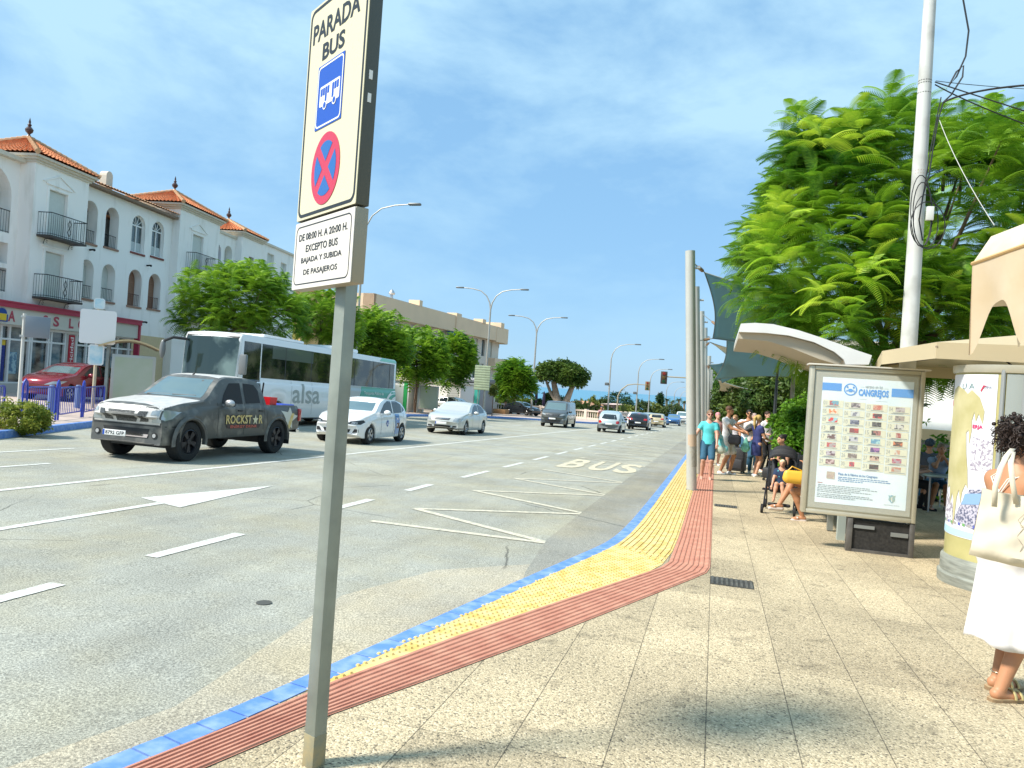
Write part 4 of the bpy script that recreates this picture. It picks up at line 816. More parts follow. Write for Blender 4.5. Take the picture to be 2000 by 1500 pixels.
# ---------------------------------------------------------------- the coach
M_CWHITE = paint('coach_white', (.78, .78, .77), .3, 0, .8); M_CGREEN = mat('coach_green', (.0, .27, .15), .3, coat=.8); M_CLGREEN = mat('coach_light_green', (.16, .55, .42), .3, coat=.8)
def glassy(name, a, b, sc):  # window glass with dim uneven interior
    return mat(name, a, .04, c2=b, vscale=sc, thr=(.42, .62), det=3, spec=.9)
M_CG = glassy('coach_glass', (.008, .009, .012), (.10, .085, .06), 1.1)
CO = dict(L=13.8, W=2.55, R=.48, wd=.30, gap=.07, axles=[2.7, 9.1, 10.5], flare=0, bf=.12, br=.06, bl=.5, tumble=.03, rake=.02, crown=.03,
    top=[(0, 1.0), (.04, 2.2), (.12, 3.20), (.3, 3.36), (.8, 3.4), (6.4, 3.4), (13.4, 3.4), (13.72, 3.34), (13.8, 2.9)], belt=[(0, .98), (.3, 1.7), (13.8, 1.7)], sill=[(0, .36), (13.8, .36)],
    plan=[(0, .93), (.12, .985), (.3, 1), (13.6, 1), (13.8, .97)], windscreen=[(-1.17, 1.0), (1.17, 1.0), (1.17, 3.18), (1.1, 3.26), (-1.1, 3.26), (-1.17, 3.18)], wsm=M_TRIM,
    side_glass=[[(.42, 1.35), (.42, 3.12), (1.45, 3.12), (1.45, 1.35)], [(1.52, 1.85), (1.52, 3.12), (13.45, 3.12), (13.45, 1.85)]], sgm=M_CG, seams=[(1.48, (.5, 1.84)), (3.6, (.5, 1.8)), (5.2, (.5, 1.8)), (6.8, (.5, 1.8)), (8.4, (.5, 1.8)), (12.2, (.5, 1.8))],
    decals=[('windscreen', [(-1.10, 1.34), (1.10, 1.34), (1.13, 3.05), (1.04, 3.2), (-1.04, 3.2), (-1.13, 3.05)], 'f', mat('coach_windscreen', (.02, .035, .032), .03, c2=(.16, .22, .20), vscale=.8, thr=(.45, .62), spec=.8), False), ('green_panel', [(9.75, 1.84), (9.0, .45), (13.75, .45), (13.75, 1.84)], 'l', M_CGREEN, False), ('roof_edge', [(11.6, 3.19), (11.9, 3.36), (13.7, 3.33), (13.7, 3.19)], 'l', M_CLGREEN, False), ('silver_panel', [(8.7, 1.84), (8.0, .6), (9.0, .6), (9.72, 1.84)], 'l', mat('coach_silver', (.45, .47, .46), .35, .3), False),
            ('headlight', [(.72, .62), (1.12, .66), (1.14, .9), (.8, .84)], 'f', M_LAMP, True)])
co, S_, bd = make_car('coach', 'long white coach with green tail waiting behind the pickup', CO, M_CWHITE, GRZ(-17.58, 29.3), radians(.4), 'bus', rim=mat('rim_white', (.6, .6, .6), .5))
Y0 = 6.9
t = side_text('alsa', 4.75 - Y0, 1.34, 2.15, .80, None, .010, .012); obj('lettering', t, mat('coach_lettering', (.34, .37, .35), .4), co, False, False)
t = side_text('Transportes Públicos de', 11.05 - Y0, 1.52, 2.2, .20, None, .018, .0); obj('lettering', t, M_WHT, co, False, False)
t = side_text('Andalucía', 10.75 - Y0, 1.20, 1.5, .20, None, .018, .0); obj('lettering', t, M_WHT, co, False, False)
for r0, r1, cy in ((1.05, .92, 13.55), (.66, .50, 13.7)):
    P_ = [(cy - Y0 - r0 * cos(radians(a)) * 1.1, .95 + r0 * sin(radians(a)) * .75) for a in range(0, 100, 8)] + [(cy - Y0 - r1 * cos(radians(a)) * 1.1, .88 + r1 * sin(radians(a)) * .75) for a in range(96, -1, -8)]
    obj('swirl', S_.decal([(min(a, 6.84), b) for a, b in P_], 'l', .02, res=3), M_WHT, co, False, False)
for k in range(6):                        # posts between the window panes
    yy = 3.1 + k * 1.95; obj('window_post', S_.decal([(yy - Y0, 1.85), (yy + .05 - Y0, 1.85), (yy + .05 - Y0, 3.12), (yy - Y0, 3.12)], 'l', .009, res=1), M_TRIM, co, False, False)
obj('blind', S_.decal([(2.2 - Y0, 2.62), (5.2 - Y0, 2.62), (5.2 - Y0, 3.10), (2.2 - Y0, 3.10)], 'l', .008, res=1), mat('tinted_glass_top', (.10, .12, .11), .05), co, False, False)
mb = MB(); mb.bbox(-.8, .8, .9, 3.1, 3.38, 3.60, .1); obj('roof_unit', mb, M_CWHITE, co)
mb = MB(); mb.bbox(-.9, .9, -4.9, -2.0, 3.38, 3.52, .08); obj('roof_unit', mb, M_CWHITE, co)
for s in (1, -1):
    mb = MB(); mb.tube([(s * 1.0, -Y0 + .15, 3.05), (s * 1.30, -Y0 - .22, 3.06), (s * 1.52, -Y0 - .38, 2.92), (s * 1.55, -Y0 - .4, 2.75)] if s < 0 else [(1.2, -Y0 + .3, 2.5), (1.42, -Y0 + .1, 2.5)], .05, 8)
    arm = obj('mirror_arm', mb, M_TRIM, co); mb = MB()
    if s < 0: mb.ball((-1.57, -Y0 - .4, 2.62), (.11, .10, .34), 12, 8)
    else: mb.bbox(1.33, 1.62, -Y0 - .05, -Y0 + .08, 1.9, 2.62, .05)
    obj('mirror', mb, mat('mirror_grey', (.16, .17, .17), .3), arm)
plate(co, 0, -Y0 - .02, .55, None)
# ================================================================ white apartment building
M_WALL = mat('whitewashed_render', (.88, .86, .82), .9, c2=(.66, .64, .58), vscale=1.6, thr=(.54, .82), det=7, stretch=(1.4, 1.4, .28), bump=.08, bscale=25); M_TILE0 = (.62, .22, .085)
M_CREAM = mat('cream_cornice', (.62, .56, .46), .8, var=.06); M_SHUT = mat('roller_shutter', (.56, .59, .55), .6, var=.04); M_SHUTB = mat('brown_shutter', (.24, .13, .08), .7, var=.2, stretch=(1, 1, 12), vscale=4)
M_IRON = mat('black_iron', (.018, .02, .022), .5, .4); M_SILL = mat('clay_sill', (.30, .175, .12), .8, var=.15); M_DARK = mat('dark_room', (.025, .028, .03), .6); M_UPVC = mat('white_frame', (.78, .78, .76), .4); M_BGLS = mat('window_glass', (.08, .12, .125), .05, c2=(.02, .03, .035), vscale=1.2, spec=.9)
def tile_mat(name, c, across):
    """fired clay roof tile: courses as bump, tone per tile"""
    return mat(name, c, .85, c2=(c[0] * .55, c[1] * .5, c[2] * .5), vscale=5, thr=(.42, .75), det=6)
M_TILE = tile_mat('roof_tile', M_TILE0, 0); M_TILEL = mat('ridge_tile', (.60, .36, .20), .85, var=.2, vscale=6)
wb = thing('apartment_building', 'three storey white building with red tiled towers, arched windows and a shop below', 'building', (-28.9, 26.3, 0), math.atan2(.989, -.148))
def wall_open(mb, x0, x1, z0, z1, ops, y=0., dep=.35):
    """wall face in the plane y with openings (xa, xb, za, zb, arch); each opening has its reveals"""
    ops = sorted(ops); cols = []; cur = x0; byx = {}
    for o in ops: byx.setdefault((o[0], o[1]), []).append(o)
    def q(a, b, c, d): mb.add([(a, y, c), (b, y, c), (b, y, d), (a, y, d)], [(0, 1, 2, 3)])
    for (xa, xb), L2 in sorted(byx.items()):
        q(cur, xa, z0, z1); zc = z0
        for (_, _, za, zb_, ar) in sorted(L2, key=lambda o: o[2]):
            q(xa, xb, zc, za); r = (xb - xa) / 2; n_ = 12
            if ar:
                zs = zb_ - r; P_ = [(xa + r - r * cos(pi * k / n_), zs + r * sin(pi * k / n_)) for k in range(n_ + 1)]
                for k in range(n_):
                    a, b = P_[k], P_[k + 1]; mb.add([(a[0], y, a[1]), (b[0], y, b[1]), (b[0], y, zb_ + .02), (a[0], y, zb_ + .02)], [(0, 1, 2, 3)])
                    mb.add([(a[0], y, a[1]), (b[0], y, b[1]), (b[0], y + dep, b[1]), (a[0], y + dep, a[1])], [(0, 1, 2, 3)])
                zj = zs; zc = zb_ + .02
            else: zj = zb_; zc = zb_; mb.add([(xa, y, zb_), (xb, y, zb_), (xb, y + dep, zb_), (xa, y + dep, zb_)], [(0, 1, 2, 3)])
            for xx in (xa, xb): mb.add([(xx, y, za), (xx, y, zj), (xx, y + dep, zj), (xx, y + dep, za)], [(0, 1, 2, 3)])
            mb.add([(xa, y, za), (xb, y, za), (xb, y + dep, za), (xa, y + dep, za)], [(0, 1, 2, 3)])
        q(xa, xb, zc, z1); cur = xb
    q(cur, x1, z0, z1)
def arch_pts(xa, xb, za, zb_, ar=True, n=12):
    r = (xb - xa) / 2
    return [(xa, za), (xb, za)] + ([(xa + r + r * cos(pi * k / n), zb_ - r + r * sin(pi * k / n)) for k in range(n + 1)] if ar else [(xb, zb_), (xa, zb_)])
def fill(xa, xb, za, zb_, ar, y, m, name, par): mb = MB(); mb.prism(arch_pts(xa, xb, za, zb_, ar), y, y + .03, lambda u, v, d: (u, d, v)); return obj(name, mb, m, par, False)
FL = [2.55, 3.6, 6.4]
TOW = [(-1.95, 1.30, 9.86), (8.75, 13.05, 10.5), (15.95, 18.75, 10.45)]
wl = MB()
Ys = {'t': -.45, 'm': 0.0}
# tower faces (proud) and recessed walls between
def tower(xa, xb, ze, ops, yb=3.2):
    wall_open(wl, xa, xb, 2.6, ze, ops, -.45, .22)
    for xx in (xa, xb): wl.add([(xx, -.45, 2.6), (xx, yb, 2.6), (xx, yb, ze), (xx, -.45, ze)], [(0, 1, 2, 3)])
    wl.add([(xa, yb, 9), (xb, yb, 9), (xb, yb, ze), (xa, yb, ze)], [(0, 1, 2, 3)])
tower(-1.95, 1.30, 9.75, [(-1.10, .0, 6.62, 8.62, 0), (-1.10, .0, 3.98, 5.95, 0)])
tower(8.75, 13.05, 10.35, [(10.1, 11.25, 7.0, 9.05, 0), (10.1, 11.25, 4.1, 6.1, 0)])
tower(15.95, 18.75, 10.3, [(17.0, 17.7, 7.9, 9.0, 0)])
A1 = [(1.62, 2.62, 6.92, 8.92, 1), (3.20, 4.20, 6.98, 8.98, 1), (5.25, 6.35, 7.12, 9.08, 1), (6.95, 8.05, 7.2, 9.14, 1)]
A2 = [(1.62, 2.62, 4.28, 6.12, 1), (3.20, 4.20, 4.32, 6.16, 1), (5.25, 6.35, 4.32, 6.24, 1), (6.95, 8.05, 4.36, 6.28, 1)]
wall_open(wl, 1.30, 8.75, 2.6, 9.70, [(a, b, c, d, e) for a, b, c, d, e in A1 + A2], 0, .5)
wall_open(wl, 13.05, 15.95, 2.6, 10.0, [(13.15, 14.2, 7.6, 9.2, 1), (14.6, 15.6, 7.7, 9.3, 1)], 0, .6)
wall_open(wl, 18.75, 25.9, 2.6, 10.5, [(20.6, 21.7, 8.4, 9.9, 0), (22.9, 23.9, 7.4, 9.6, 0), (20.6, 21.7, 5.0, 7.0, 0)], 0, .3)
wall_open(wl, -6.5, -1.95, 2.6, 9.55, [(-4.55, -2.30, 6.42, 9.05, 1), (-4.55, -2.3, 3.98, 4.95, 0), (-4.55, -2.3, 5.15, 6.0, 0)], .25, .9)
# ends, back and flat roofs
wl.add([(25.9, 0, -1.5), (25.9, 9, -1.5), (25.9, 9, 10.5), (25.9, 0, 10.5)], [(0, 1, 2, 3)]); wl.add([(-6.5, .25, -1), (-6.5, 9, -1), (-6.5, 9, 9.55), (-6.5, .25, 9.55)], [(0, 1, 2, 3)])
wl.add([(-6.5, 9, -1.5), (25.9, 9, -1.5), (25.9, 9, 9.5), (-6.5, 9, 9.5)], [(0, 1, 2, 3)]); wl.add([(-6.5, .3, 9.3), (25.9, .3, 9.3), (25.9, 9, 9.3), (-6.5, 9, 9.3)], [(0, 1, 2, 3)])
wl.box(5.5, 25.9, .02, .4, -1.6, 2.6); wl.box(-1.95, 1.3, -.45, .0, 2.5, 2.62); wl.box(8.75, 13.05, -.45, .02, -1.5, 2.62); wl.box(15.95, 18.75, -.45, .02, -1.5, 2.6)
obj('wall', wl, M_WALL, wb, False)
mb = MB(); mb.box(5.55, 8.7, -.02, .018, -1.0, 2.85); obj('lower_wall', mb, mat('ochre_render', (.62, .50, .30), .9, var=.05), wb, False)
# interiors behind the openings
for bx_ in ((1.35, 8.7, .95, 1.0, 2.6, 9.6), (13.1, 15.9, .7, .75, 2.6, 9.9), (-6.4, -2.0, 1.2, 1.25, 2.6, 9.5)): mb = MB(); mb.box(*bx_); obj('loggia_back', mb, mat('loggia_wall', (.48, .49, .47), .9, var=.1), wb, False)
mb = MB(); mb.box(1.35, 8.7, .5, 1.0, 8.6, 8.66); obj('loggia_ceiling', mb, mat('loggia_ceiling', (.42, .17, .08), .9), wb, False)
for i, (a, b, c, d, e) in enumerate(A1 + A2):
    k = i % 4; upper = i < 4
    mb = MB(); mb.box(a - .05, b + .05, -.06, .3, c - .10, c - .001); obj('sill', mb, M_SILL if not (upper and k > 1) else mat('dark_red_sill', (.20, .05, .035), .7), wb, False)
    if upper and k > 1 or not upper:
        if upper:
            wn = fill(a + .02, b - .02, c, d - .02, True, .18, M_BGLS, 'window', wb)
            f = MB(); r = (b - a) / 2; cx = (a + b) / 2; zs = d - r
            for xx in (a + .045, cx, b - .045): f.box(xx - .035, xx + .035, .13, .178, c, zs)
            for zz_ in (c + .04, zs): f.box(a + .01, b - .01, .128, .179, zz_ - .035, zz_ + .035)
            for ang in (36, 72, 108, 144): f.tube([(cx + .08 * cos(radians(ang)), .155, zs + .08 * sin(radians(ang))), (cx + (r - .04) * cos(radians(ang)), .155, zs + (r - .04) * sin(radians(ang)))], .022, 4)
            f.tube([(cx + (r - .03) * cos(pi * q / 12), .155, zs + (r - .03) * sin(pi * q / 12)) for q in range(13)], .035, 6); obj('window_frame', f, M_UPVC, wn, False)
            f = MB(); f.box(a + .1, b - .1, .165, .177, c + .1, c + .55); obj('curtain', f, mat('curtain', (.45, .5, .5), .8), wn, False)
        else: fill(a + .01, b - .01, c, d - .01, True, .40, M_SHUT if k < 2 else M_SHUTB, 'shutter', wb)
    if not (upper and k > 1):
        m_ = M_IRON if k < 2 else mat('brown_rail', (.10, .03, .02), .6); f = MB(); h = .62
        f.tube([(a + .01, .12, c + h), (b - .01, .12, c + h)], .016, 5); f.tube([(a + .01, .12, c + .06), (b - .01, .12, c + .06)], .012, 5); n_ = 9
        for q in range(n_): xx = a + .04 + q * (b - a - .08) / (n_ - 1); f.tube([(xx, .12, c + .06), (xx, .12, c + h)], .009, 4)
        obj('railing', f, m_, wb, False)
for (a, b, c, d, y_) in ((-1.10, 0, 6.62, 8.62, -.45), (-1.10, 0, 3.98, 5.95, -.45), (10.1, 11.25, 7.0, 9.05, -.45), (10.1, 11.25, 4.1, 6.1, -.45)):
    fill(a + .01, b - .01, c, d - .01, False, y_ + .12, M_SHUT, 'shutter', wb)
    f = MB(); f.box(a - .12, a, y_ - .03, y_ + .0, c, d + .06); f.box(b, b + .12, y_ - .03, y_, c, d + .06); f.box(a - .12, b + .12, y_ - .032, y_, d + .02, d + .12); f.box(a - .22, b + .22, y_ - .06, y_ + .0, d + .20, d + .27)
    if c > 6:
        cx = (a + b) / 2
        for s in (1, -1): f.prism([(cx - s * .98, d + .27), (cx - s * .88, d + .27), (cx, d + .66), (cx, d + .74)][:: s], y_ - .06, y_, lambda u, v, e: (u, e, v))
        f.prism([(cx - .85, d + .27), (cx + .85, d + .27), (cx, d + .64)], y_ - .02, y_ - .001, lambda u, v, e: (u, e, v))
    obj('window_surround', f, M_WALL, wb, False)
    bl_ = bpy.data.objects.new('balcony', None); COL.objects.link(bl_); bl_.parent = wb; cx = (a + b) / 2; xa, xb = cx - 1.07, cx + 1.07; z_ = c - .05; yo = y_ - .62
    f = MB(); f.box(xa - .04, xb + .04, yo - .03, y_ - .001, z_ - .09, z_ - .001); obj('slab', f, mat('balcony_slab', (.06, .055, .05), .7), bl_, False)
    f = MB(); h = .95
    for P_ in ([(xa, y_, 0), (xa, yo, 0), (xb, yo, 0), (xb, y_, 0)],):
        for zz_, r_ in ((h, .02), (.06, .014)): f.tube([(p[0], p[1], z_ + zz_) for p in P_], r_, 5)
        segs = [(P_[0], P_[1], 5), (P_[1], P_[2], 18), (P_[2], P_[3], 5)]
        for A_, B_, n_ in segs:
            for q in range(n_ + 1): t_ = q / n_; x_ = A_[0] + (B_[0] - A_[0]) * t_; yy_ = A_[1] + (B_[1] - A_[1]) * t_; f.tube([(x_, yy_, z_), (x_, yy_, z_ + h)], .0095, 4)
    for s in (-1, 1):                                    # scrollwork at the middle
        f.tube([(cx, yo - .01, z_ + .1), (cx + s * .10, yo - .01, z_ + .3), (cx + s * .02, yo - .01, z_ + .48), (cx + s * .09, yo - .01, z_ + .66), (cx, yo - .01, z_ + .85)], .014, 5)
        f.tube([(cx + s * .75, yo + .1, z_ - .09), (cx + s * .75, y_ - .1, z_ - .14), (cx + s * .75, y_ - .02, z_ - .42)], .014, 5)
        f.tube([(cx + s * .75 + .05 * cos(q), y_ - .22 + .0, z_ - .25 + .06 * sin(q)) for q in np.linspace(0, 5.5, 9)], .009, 4)
    obj('railing', f, M_IRON, bl_, False)
for a, b, c, d, y_ in ((-4.55, -2.30, 6.42, 7.35, .28), (-4.55, -2.3, 3.98, 4.85, .28), (22.9, 23.9, 7.4, 8.2, -.02)):
    f = MB(); f.tube([(a, y_, d), (b, y_, d)], .02, 5); f.tube([(a, y_, c + .05), (b, y_, c + .05)], .014, 5)
    for q in range(17): xx = a + .03 + q * (b - a - .06) / 16; f.tube([(xx, y_, c), (xx, y_, d)], .009, 4)
    obj('railing', f, M_IRON, wb, False)
fill(13.15, 14.2, 7.6, 8.7, False, .3, mat('blue_cloth', (.01, .03, .30), .8), 'awning_cloth', wb); fill(14.62, 15.58, 7.7, 9.28, True, .45, M_SHUT, 'shutter', wb)
fill(20.6, 21.7, 8.4, 9.9, False, .2, M_SHUT, 'shutter', wb); fill(22.9, 23.9, 7.4, 9.6, False, .2, M_SHUT, 'shutter', wb); fill(17.0, 17.7, 7.9, 9.0, False, -.25, M_DARK, 'window', wb); fill(-4.5, -2.35, 5.15, 6.0, False, .8, M_SHUT, 'shutter', wb); fill(-4.5, -2.35, 5.15, 5.55, False, .7, M_DARK, 'window', wb)
for bx_ in ((-6.55, -1.96, -.05, .5, 9.45, 9.62), (13.06, 15.94, -.1, .3, 9.9, 10.05), (18.76, 25.98, -.12, .3, 10.4, 10.56)): f = MB(); f.box(*bx_); obj('parapet', f, M_CREAM, wb, False)
f = MB()
for x_, z_ in ((2.2, 6.6), (6.65, 6.6), (6.6, 3.55)): f.tube([(x_, -.02, z_), (x_, -.22, z_ + .02)], .045, 8); f.ball((x_, -.26, z_), .06)
obj('wall_lamp', f, M_IRON, wb)
def tiled_slope(mb, A_, B_, C_, D_, w_=.22, drop=.0):
    """pantile slope: A-B eave, D-C ridge (C, D may coincide); rolls run from eave to ridge"""
    A_, B_, C_, D_ = map(Vector, (A_, B_, C_, D_)); n_ = max(2, int((B_ - A_).length / w_)); up = (B_ - A_).cross(D_ - A_).normalized()
    if up.z < 0: up = -up
    m_ = 7; rows = []
    L_ = max((D_ - A_).length, .5); cs = max(3, int(L_ / .33))
    for j in range(cs):
        for side in (0, 1):
            t_ = (j + side * .98) / cs; a = A_.lerp(D_, t_); b = B_.lerp(C_, t_); lift = .045 * (1 - side) + .01; row = []
            wd_ = (b - a).length; nn = n_ * 4
            for k in range(nn + 1):
                u = k / nn; ph = u * n_ * 2 * pi; row.append(a.lerp(b, u) + up * (lift + .035 * (cos(ph) if cos(ph) > 0 else .5 * cos(ph))))
            rows.append(row)
    o = len(rows[0]); mb.add([p for r_ in rows for p in r_], [(i * o + k, i * o + k + 1, (i + 1) * o + k + 1, (i + 1) * o + k) for i in range(len(rows) - 1) for k in range(o - 1)])
for i, (xa, xb, ze) in enumerate(TOW):
    rf = MB(); ov = .32; y0_, y1_ = -.45 - ov, 3.2 + ov; xa2, xb2 = xa - ov, xb + ov; cx = (xa + xb) / 2; cy = (y0_ + y1_) / 2; zt = ze + (1.15 if i < 2 else .95); ap = (cx, cy, zt)
    tiled_slope(rf, (xa2, y0_, ze), (xb2, y0_, ze), ap, ap); tiled_slope(rf, (xb2, y0_, ze), (xb2, y1_, ze), ap, ap); tiled_slope(rf, (xb2, y1_, ze), (xa2, y1_, ze), ap, ap); tiled_slope(rf, (xa2, y1_, ze), (xa2, y0_, ze), ap, ap)
    r_o = obj('roof', rf, M_TILE, wb, True, False)
    rg = MB()
    for cxy in ((xa2, y0_), (xb2, y0_), (xb2, y1_), (xa2, y1_)):
        A_ = Vector((cxy[0], cxy[1], ze + .05)); B_ = Vector(ap) + Vector((0, 0, .06)); n_ = 14
        for k in range(n_): p, q = A_.lerp(B_, k / n_), A_.lerp(B_, (k + 1.1) / n_); rg.tube([p, q], [.115, .085], 8)
    obj('ridge', rg, M_TILEL, r_o); 
    fn = MB(); fn.lathe([(.12, 0), (.06, .12), (.05, .16), (.15, .26), (.17, .36), (.10, .46), (.05, .5), (.09, .56), (.04, .64), (.05, .70), (.012, .86), (.001, .9)], (ap[0], ap[1], zt + .05), 12); obj('finial', fn, mat('glazed_finial', (.06, .03, .028), .3), r_o)
    co_ = MB()
    for q, (dz_, o_) in enumerate(((-.02, .26), (-.12, .16), (-.22, .08))): co_.box(xa - o_, xb + o_, -.45 - o_, 3.2 + o_, ze + dz_ - .10, ze + dz_ - .001 - .0 * q)
    obj('cornice', co_, M_CREAM, wb, False)
rf = MB(); tiled_slope(rf, (1.3, -.42, 9.72), (8.75, -.42, 9.80), (8.75, 2.3, 10.62), (1.3, 2.3, 10.55)); obj('roof', rf, mat('weathered_tile', (.45, .25, .13), .9, c2=(.22, .12, .08), vscale=4, thr=(.4, .7), det=6), wb, True, False)
f = MB(); f.box(1.3, 8.75, -.36, .02, 9.56, 9.69); obj('eave_board', f, mat('eave_brown', (.22, .15, .10), .8), wb, False)
f = MB(); f.box(5.2, 5.7, 1.6, 2.0, 10.3, 11.0); f.prism([(5.2 + .25 + .25 * cos(k * pi / 8), 11.0 + .25 * sin(k * pi / 8)) for k in range(9)], 1.6, 2.0, lambda u, v, d: (u, d, v)); obj('chimney', f, M_CREAM, wb, False)
# ---- the shop on the ground floor
sh = MB(); sh.box(-6.5, 5.45, -.66, -.46, 2.62, 3.30); fa = obj('shop_fascia', sh, mat('fascia_cream', (.60, .58, .50), .6), wb, False)
sh = MB(); sh.box(-6.5, 5.5, -.76, -.44, 3.302, 3.50); sh.box(-6.5, 5.5, -.80, -.46, 3.50, 3.56); obj('red_canopy_edge', sh, mat('fascia_red', (.42, .035, .075), .5), wb, False)
sh = MB(); sh.box(5.35, 5.47, -.74, -.46, 1.2, 3.45); obj('red_canopy_edge', sh, mat('fascia_red2', (.42, .035, .075), .5), wb, False)
M_LET = mat('shop_lettering', (.42, .06, .09), .5)
for ch, x_, wd_ in (('A', -2.9, .37), ('O', -1.06, .38), ('S', -.43, .36), ('L', .50, .30), ('O', 1.13, .40), ('P', 1.72, .30)):
    tt = text_mb(ch, 1, .035); X = [v[0] for v in tt.v]; Yv = [v[1] for v in tt.v]; a, b, c, d = min(X), max(X), min(Yv), max(Yv)
    tt.v = [(x_ + ((v[0] - a) / (b - a) - .5) * wd_, -.668, 2.96 + ((v[1] - c) / (d - c) - .5) * .44) for v in tt.v]; obj('lettering', tt, M_LET, fa, False, False)
sh = MB(); sh.prism(rr(-3.60, -3.20, 2.75, 3.02, .02), -.70, -.665, lambda u, v, d: (u, d, v)); lg = obj('logo', sh, mat('logo_yellow', (.72, .50, .03), .5), fa, False)
sh = MB(); sh.prism(rr(-3.65, -3.12, 2.70, 3.0, .02), -.69, -.664, lambda u, v, d: (u, d, v)); sh.prism([(-3.42 + .24 * cos(k * pi / 8), 3.02 + .22 * sin(k * pi / 8)) for k in range(9)], -.70, -.664, lambda u, v, d: (u, d, v)); obj('logo_base', sh, mat('logo_blue', (.01, .06, .28), .5), fa, False)
sh = MB(); sh.box(-6.5, 5.4, -.30, -.28, -.4, 2.62); obj('shop_glass', sh, mat('shop_glass', (.02, .028, .028), .05, c2=(.20, .19, .16), vscale=.9, thr=(.48, .62), spec=.9, stretch=(1, 1, 2.2)), wb, False)
sh = MB()
for x_ in (-5.4, -4.2, -3.05, -2.62, -1.55, -1.42, -.45, -.30, .55, 1.28, 1.95, 2.9, 3.05, 4.2, 5.1): sh.box(x_ - .045, x_ + .045, -.40, -.301, .25, 2.62)
for z_ in (.22, 2.02, 2.58): sh.box(-6.5, 5.4, -.395, -.302, z_ - .04, z_ + .04)
obj('shop_frame', sh, M_UPVC, wb, False)
sh = MB(); sh.box(.60, 1.22, -.42, -.303, -.3, 2.60); sh.box(-6.5, 5.4, -.44, -.28, -1.0, .20); obj('shop_pier', sh, mat('shop_pier', (.52, .50, .46), .8), wb, False)
sh = MB(); sh.box(.72, 1.06, -.46, -.422, .0, 2.45); rp = obj('red_banner', sh, mat('banner_red', (.45, .012, .03), .5), wb, False)
tt = text_mb('electricidad', 1, .01); X = [v[0] for v in tt.v]; Yv = [v[1] for v in tt.v]; a, b, c, d = min(X), max(X), min(Yv), max(Yv)
tt.v = [(.89 - ((v[1] - c) / (d - c) - .5) * .20, -.463, .25 + (v[0] - a) / (b - a) * 2.1) for v in tt.v]; obj('lettering', tt, M_WHT, rp, False, False)
sh = MB(); sh.box(-2.55, -2.1, -.325, -.302, .6, 1.5); obj('poster', sh, mat('poster_blue', (.35, .5, .55), .5, c2=(.1, .2, .3), vscale=6, thr=(.45, .55)), wb, False)
sh = MB(); sh.box(-3.6, -2.75, -.33, -.303, .3, 1.75); obj('poster', sh, mat('poster_navy', (.01, .03, .22), .5), wb, False)
sh = MB(); sh.box(-3.6, -2.75, -.331, -.303, 1.76, 2.0); obj('poster', sh, mat('poster_yellow', (.7, .5, .03), .5), wb, False)
sh = MB(); sh.box(2.4, 3.0, -.6, .3, 3.55, 3.7); sh.prism([(2.9 + .4 * cos(k * pi / 8), 3.55 + .35 * sin(k * pi / 8)) for k in range(9)], -.4, -.02, lambda u, v, d: (u, d, v)); obj('stair_hood', sh, mat('hood_tan', (.50, .45, .36), .8), wb, False)
# ================================================================ beige building farther down
M_BEI = mat('beige_render', (.76, .57, .39), .9, var=.05, vscale=.4); M_BEIL = mat('pale_beige', (.70, .62, .52), .9, var=.05)
bb = thing('apartment_building', 'long beige building with a stepped parapet and rounded corner balconies', 'building', (-31.6, 62, 0), math.atan2(34, 2.6))
BL = 34.5
f = MB(); wall_open(f, 0, BL, -2, 8.0, [(x_, x_ + 1.1, 5.0, 7.1, 0) for x_ in (2, 5.5, 9, 12.5, 16, 19.5, 23, 26, 28.4, 31)] + [(x_, x_ + 1.1, 1.9, 4.0, 0) for x_ in (2, 5.5, 9, 12.5, 16, 19.5, 23, 26, 28.4, 31)], 0, .3)
f.add([(0, 0, -2), (0, 12, -2), (0, 12, 8), (0, 0, 8)], [(0, 1, 2, 3)]); f.add([(BL, 0, -2), (BL, 12, -2), (BL, 12, 8), (BL, 0, 8)], [(0, 1, 2, 3)]); f.add([(0, 0, 7.9), (BL, 0, 7.9), (BL, 12, 7.9), (0, 12, 7.9)], [(0, 1, 2, 3)]); f.add([(0, 12, -2), (BL, 12, -2), (BL, 12, 8), (0, 12, 8)], [(0, 1, 2, 3)])
obj('wall', f, M_BEIL, bb, False)
f = MB(); f.box(-.3, BL + .2, -.9, .25, 7.2, 9.05); f.box(-.3, .1, -.9, 8, 7.2, 9.05); f.box(BL * .25, BL * .27, -.95, .3, 9.0, 9.6); f.box(BL * .52, BL * .56, -1.0, .3, 7.1, 9.35); f.box(BL * .75, BL * .78, -.98, .3, 9.0, 9.5); f.box(BL - 2.2, BL - 1, -.98, 1.5, 9.0, 9.7)
obj('parapet', f, M_BEI, bb, False)
for z_, h_ in ((7.15, 1.9), (3.6, 1.3)):
    f = MB(); P_ = [(BL - 3.5, -.95)] + [(BL + .6 + 1.4 * cos(a), .45 + 1.4 * sin(a)) for a in np.linspace(-pi / 2, 0, 8)] + [(BL + 2.0, 4), (BL - 3.5, 4)]
    f.prism(P_, z_ - .1, z_ + h_); obj('corner_balcony', f, M_BEI, bb, False)
f = MB(); f.box(BL - .5, BL + 1.7, .6, 4, 6.5, 7.04); obj('dark_recess', f, M_DARK, bb, False)
for z_ in (5.0, 1.9):
    for x_ in (2, 5.5, 9, 12.5, 16, 19.5, 23, 26, 28.4, 31): fill(x_ + .02, x_ + 1.08, z_, z_ + 2.08, False, .2, M_BGLS if (x_ + z_) % 2 > 1 else M_SHUT, 'window', bb)
f = MB(); f.box(17, 21.5, -.8, -.4, 6.75, 7.15); obj('blue_awning', f, mat('awning_blue', (.02, .16, .42), .6), bb, False)
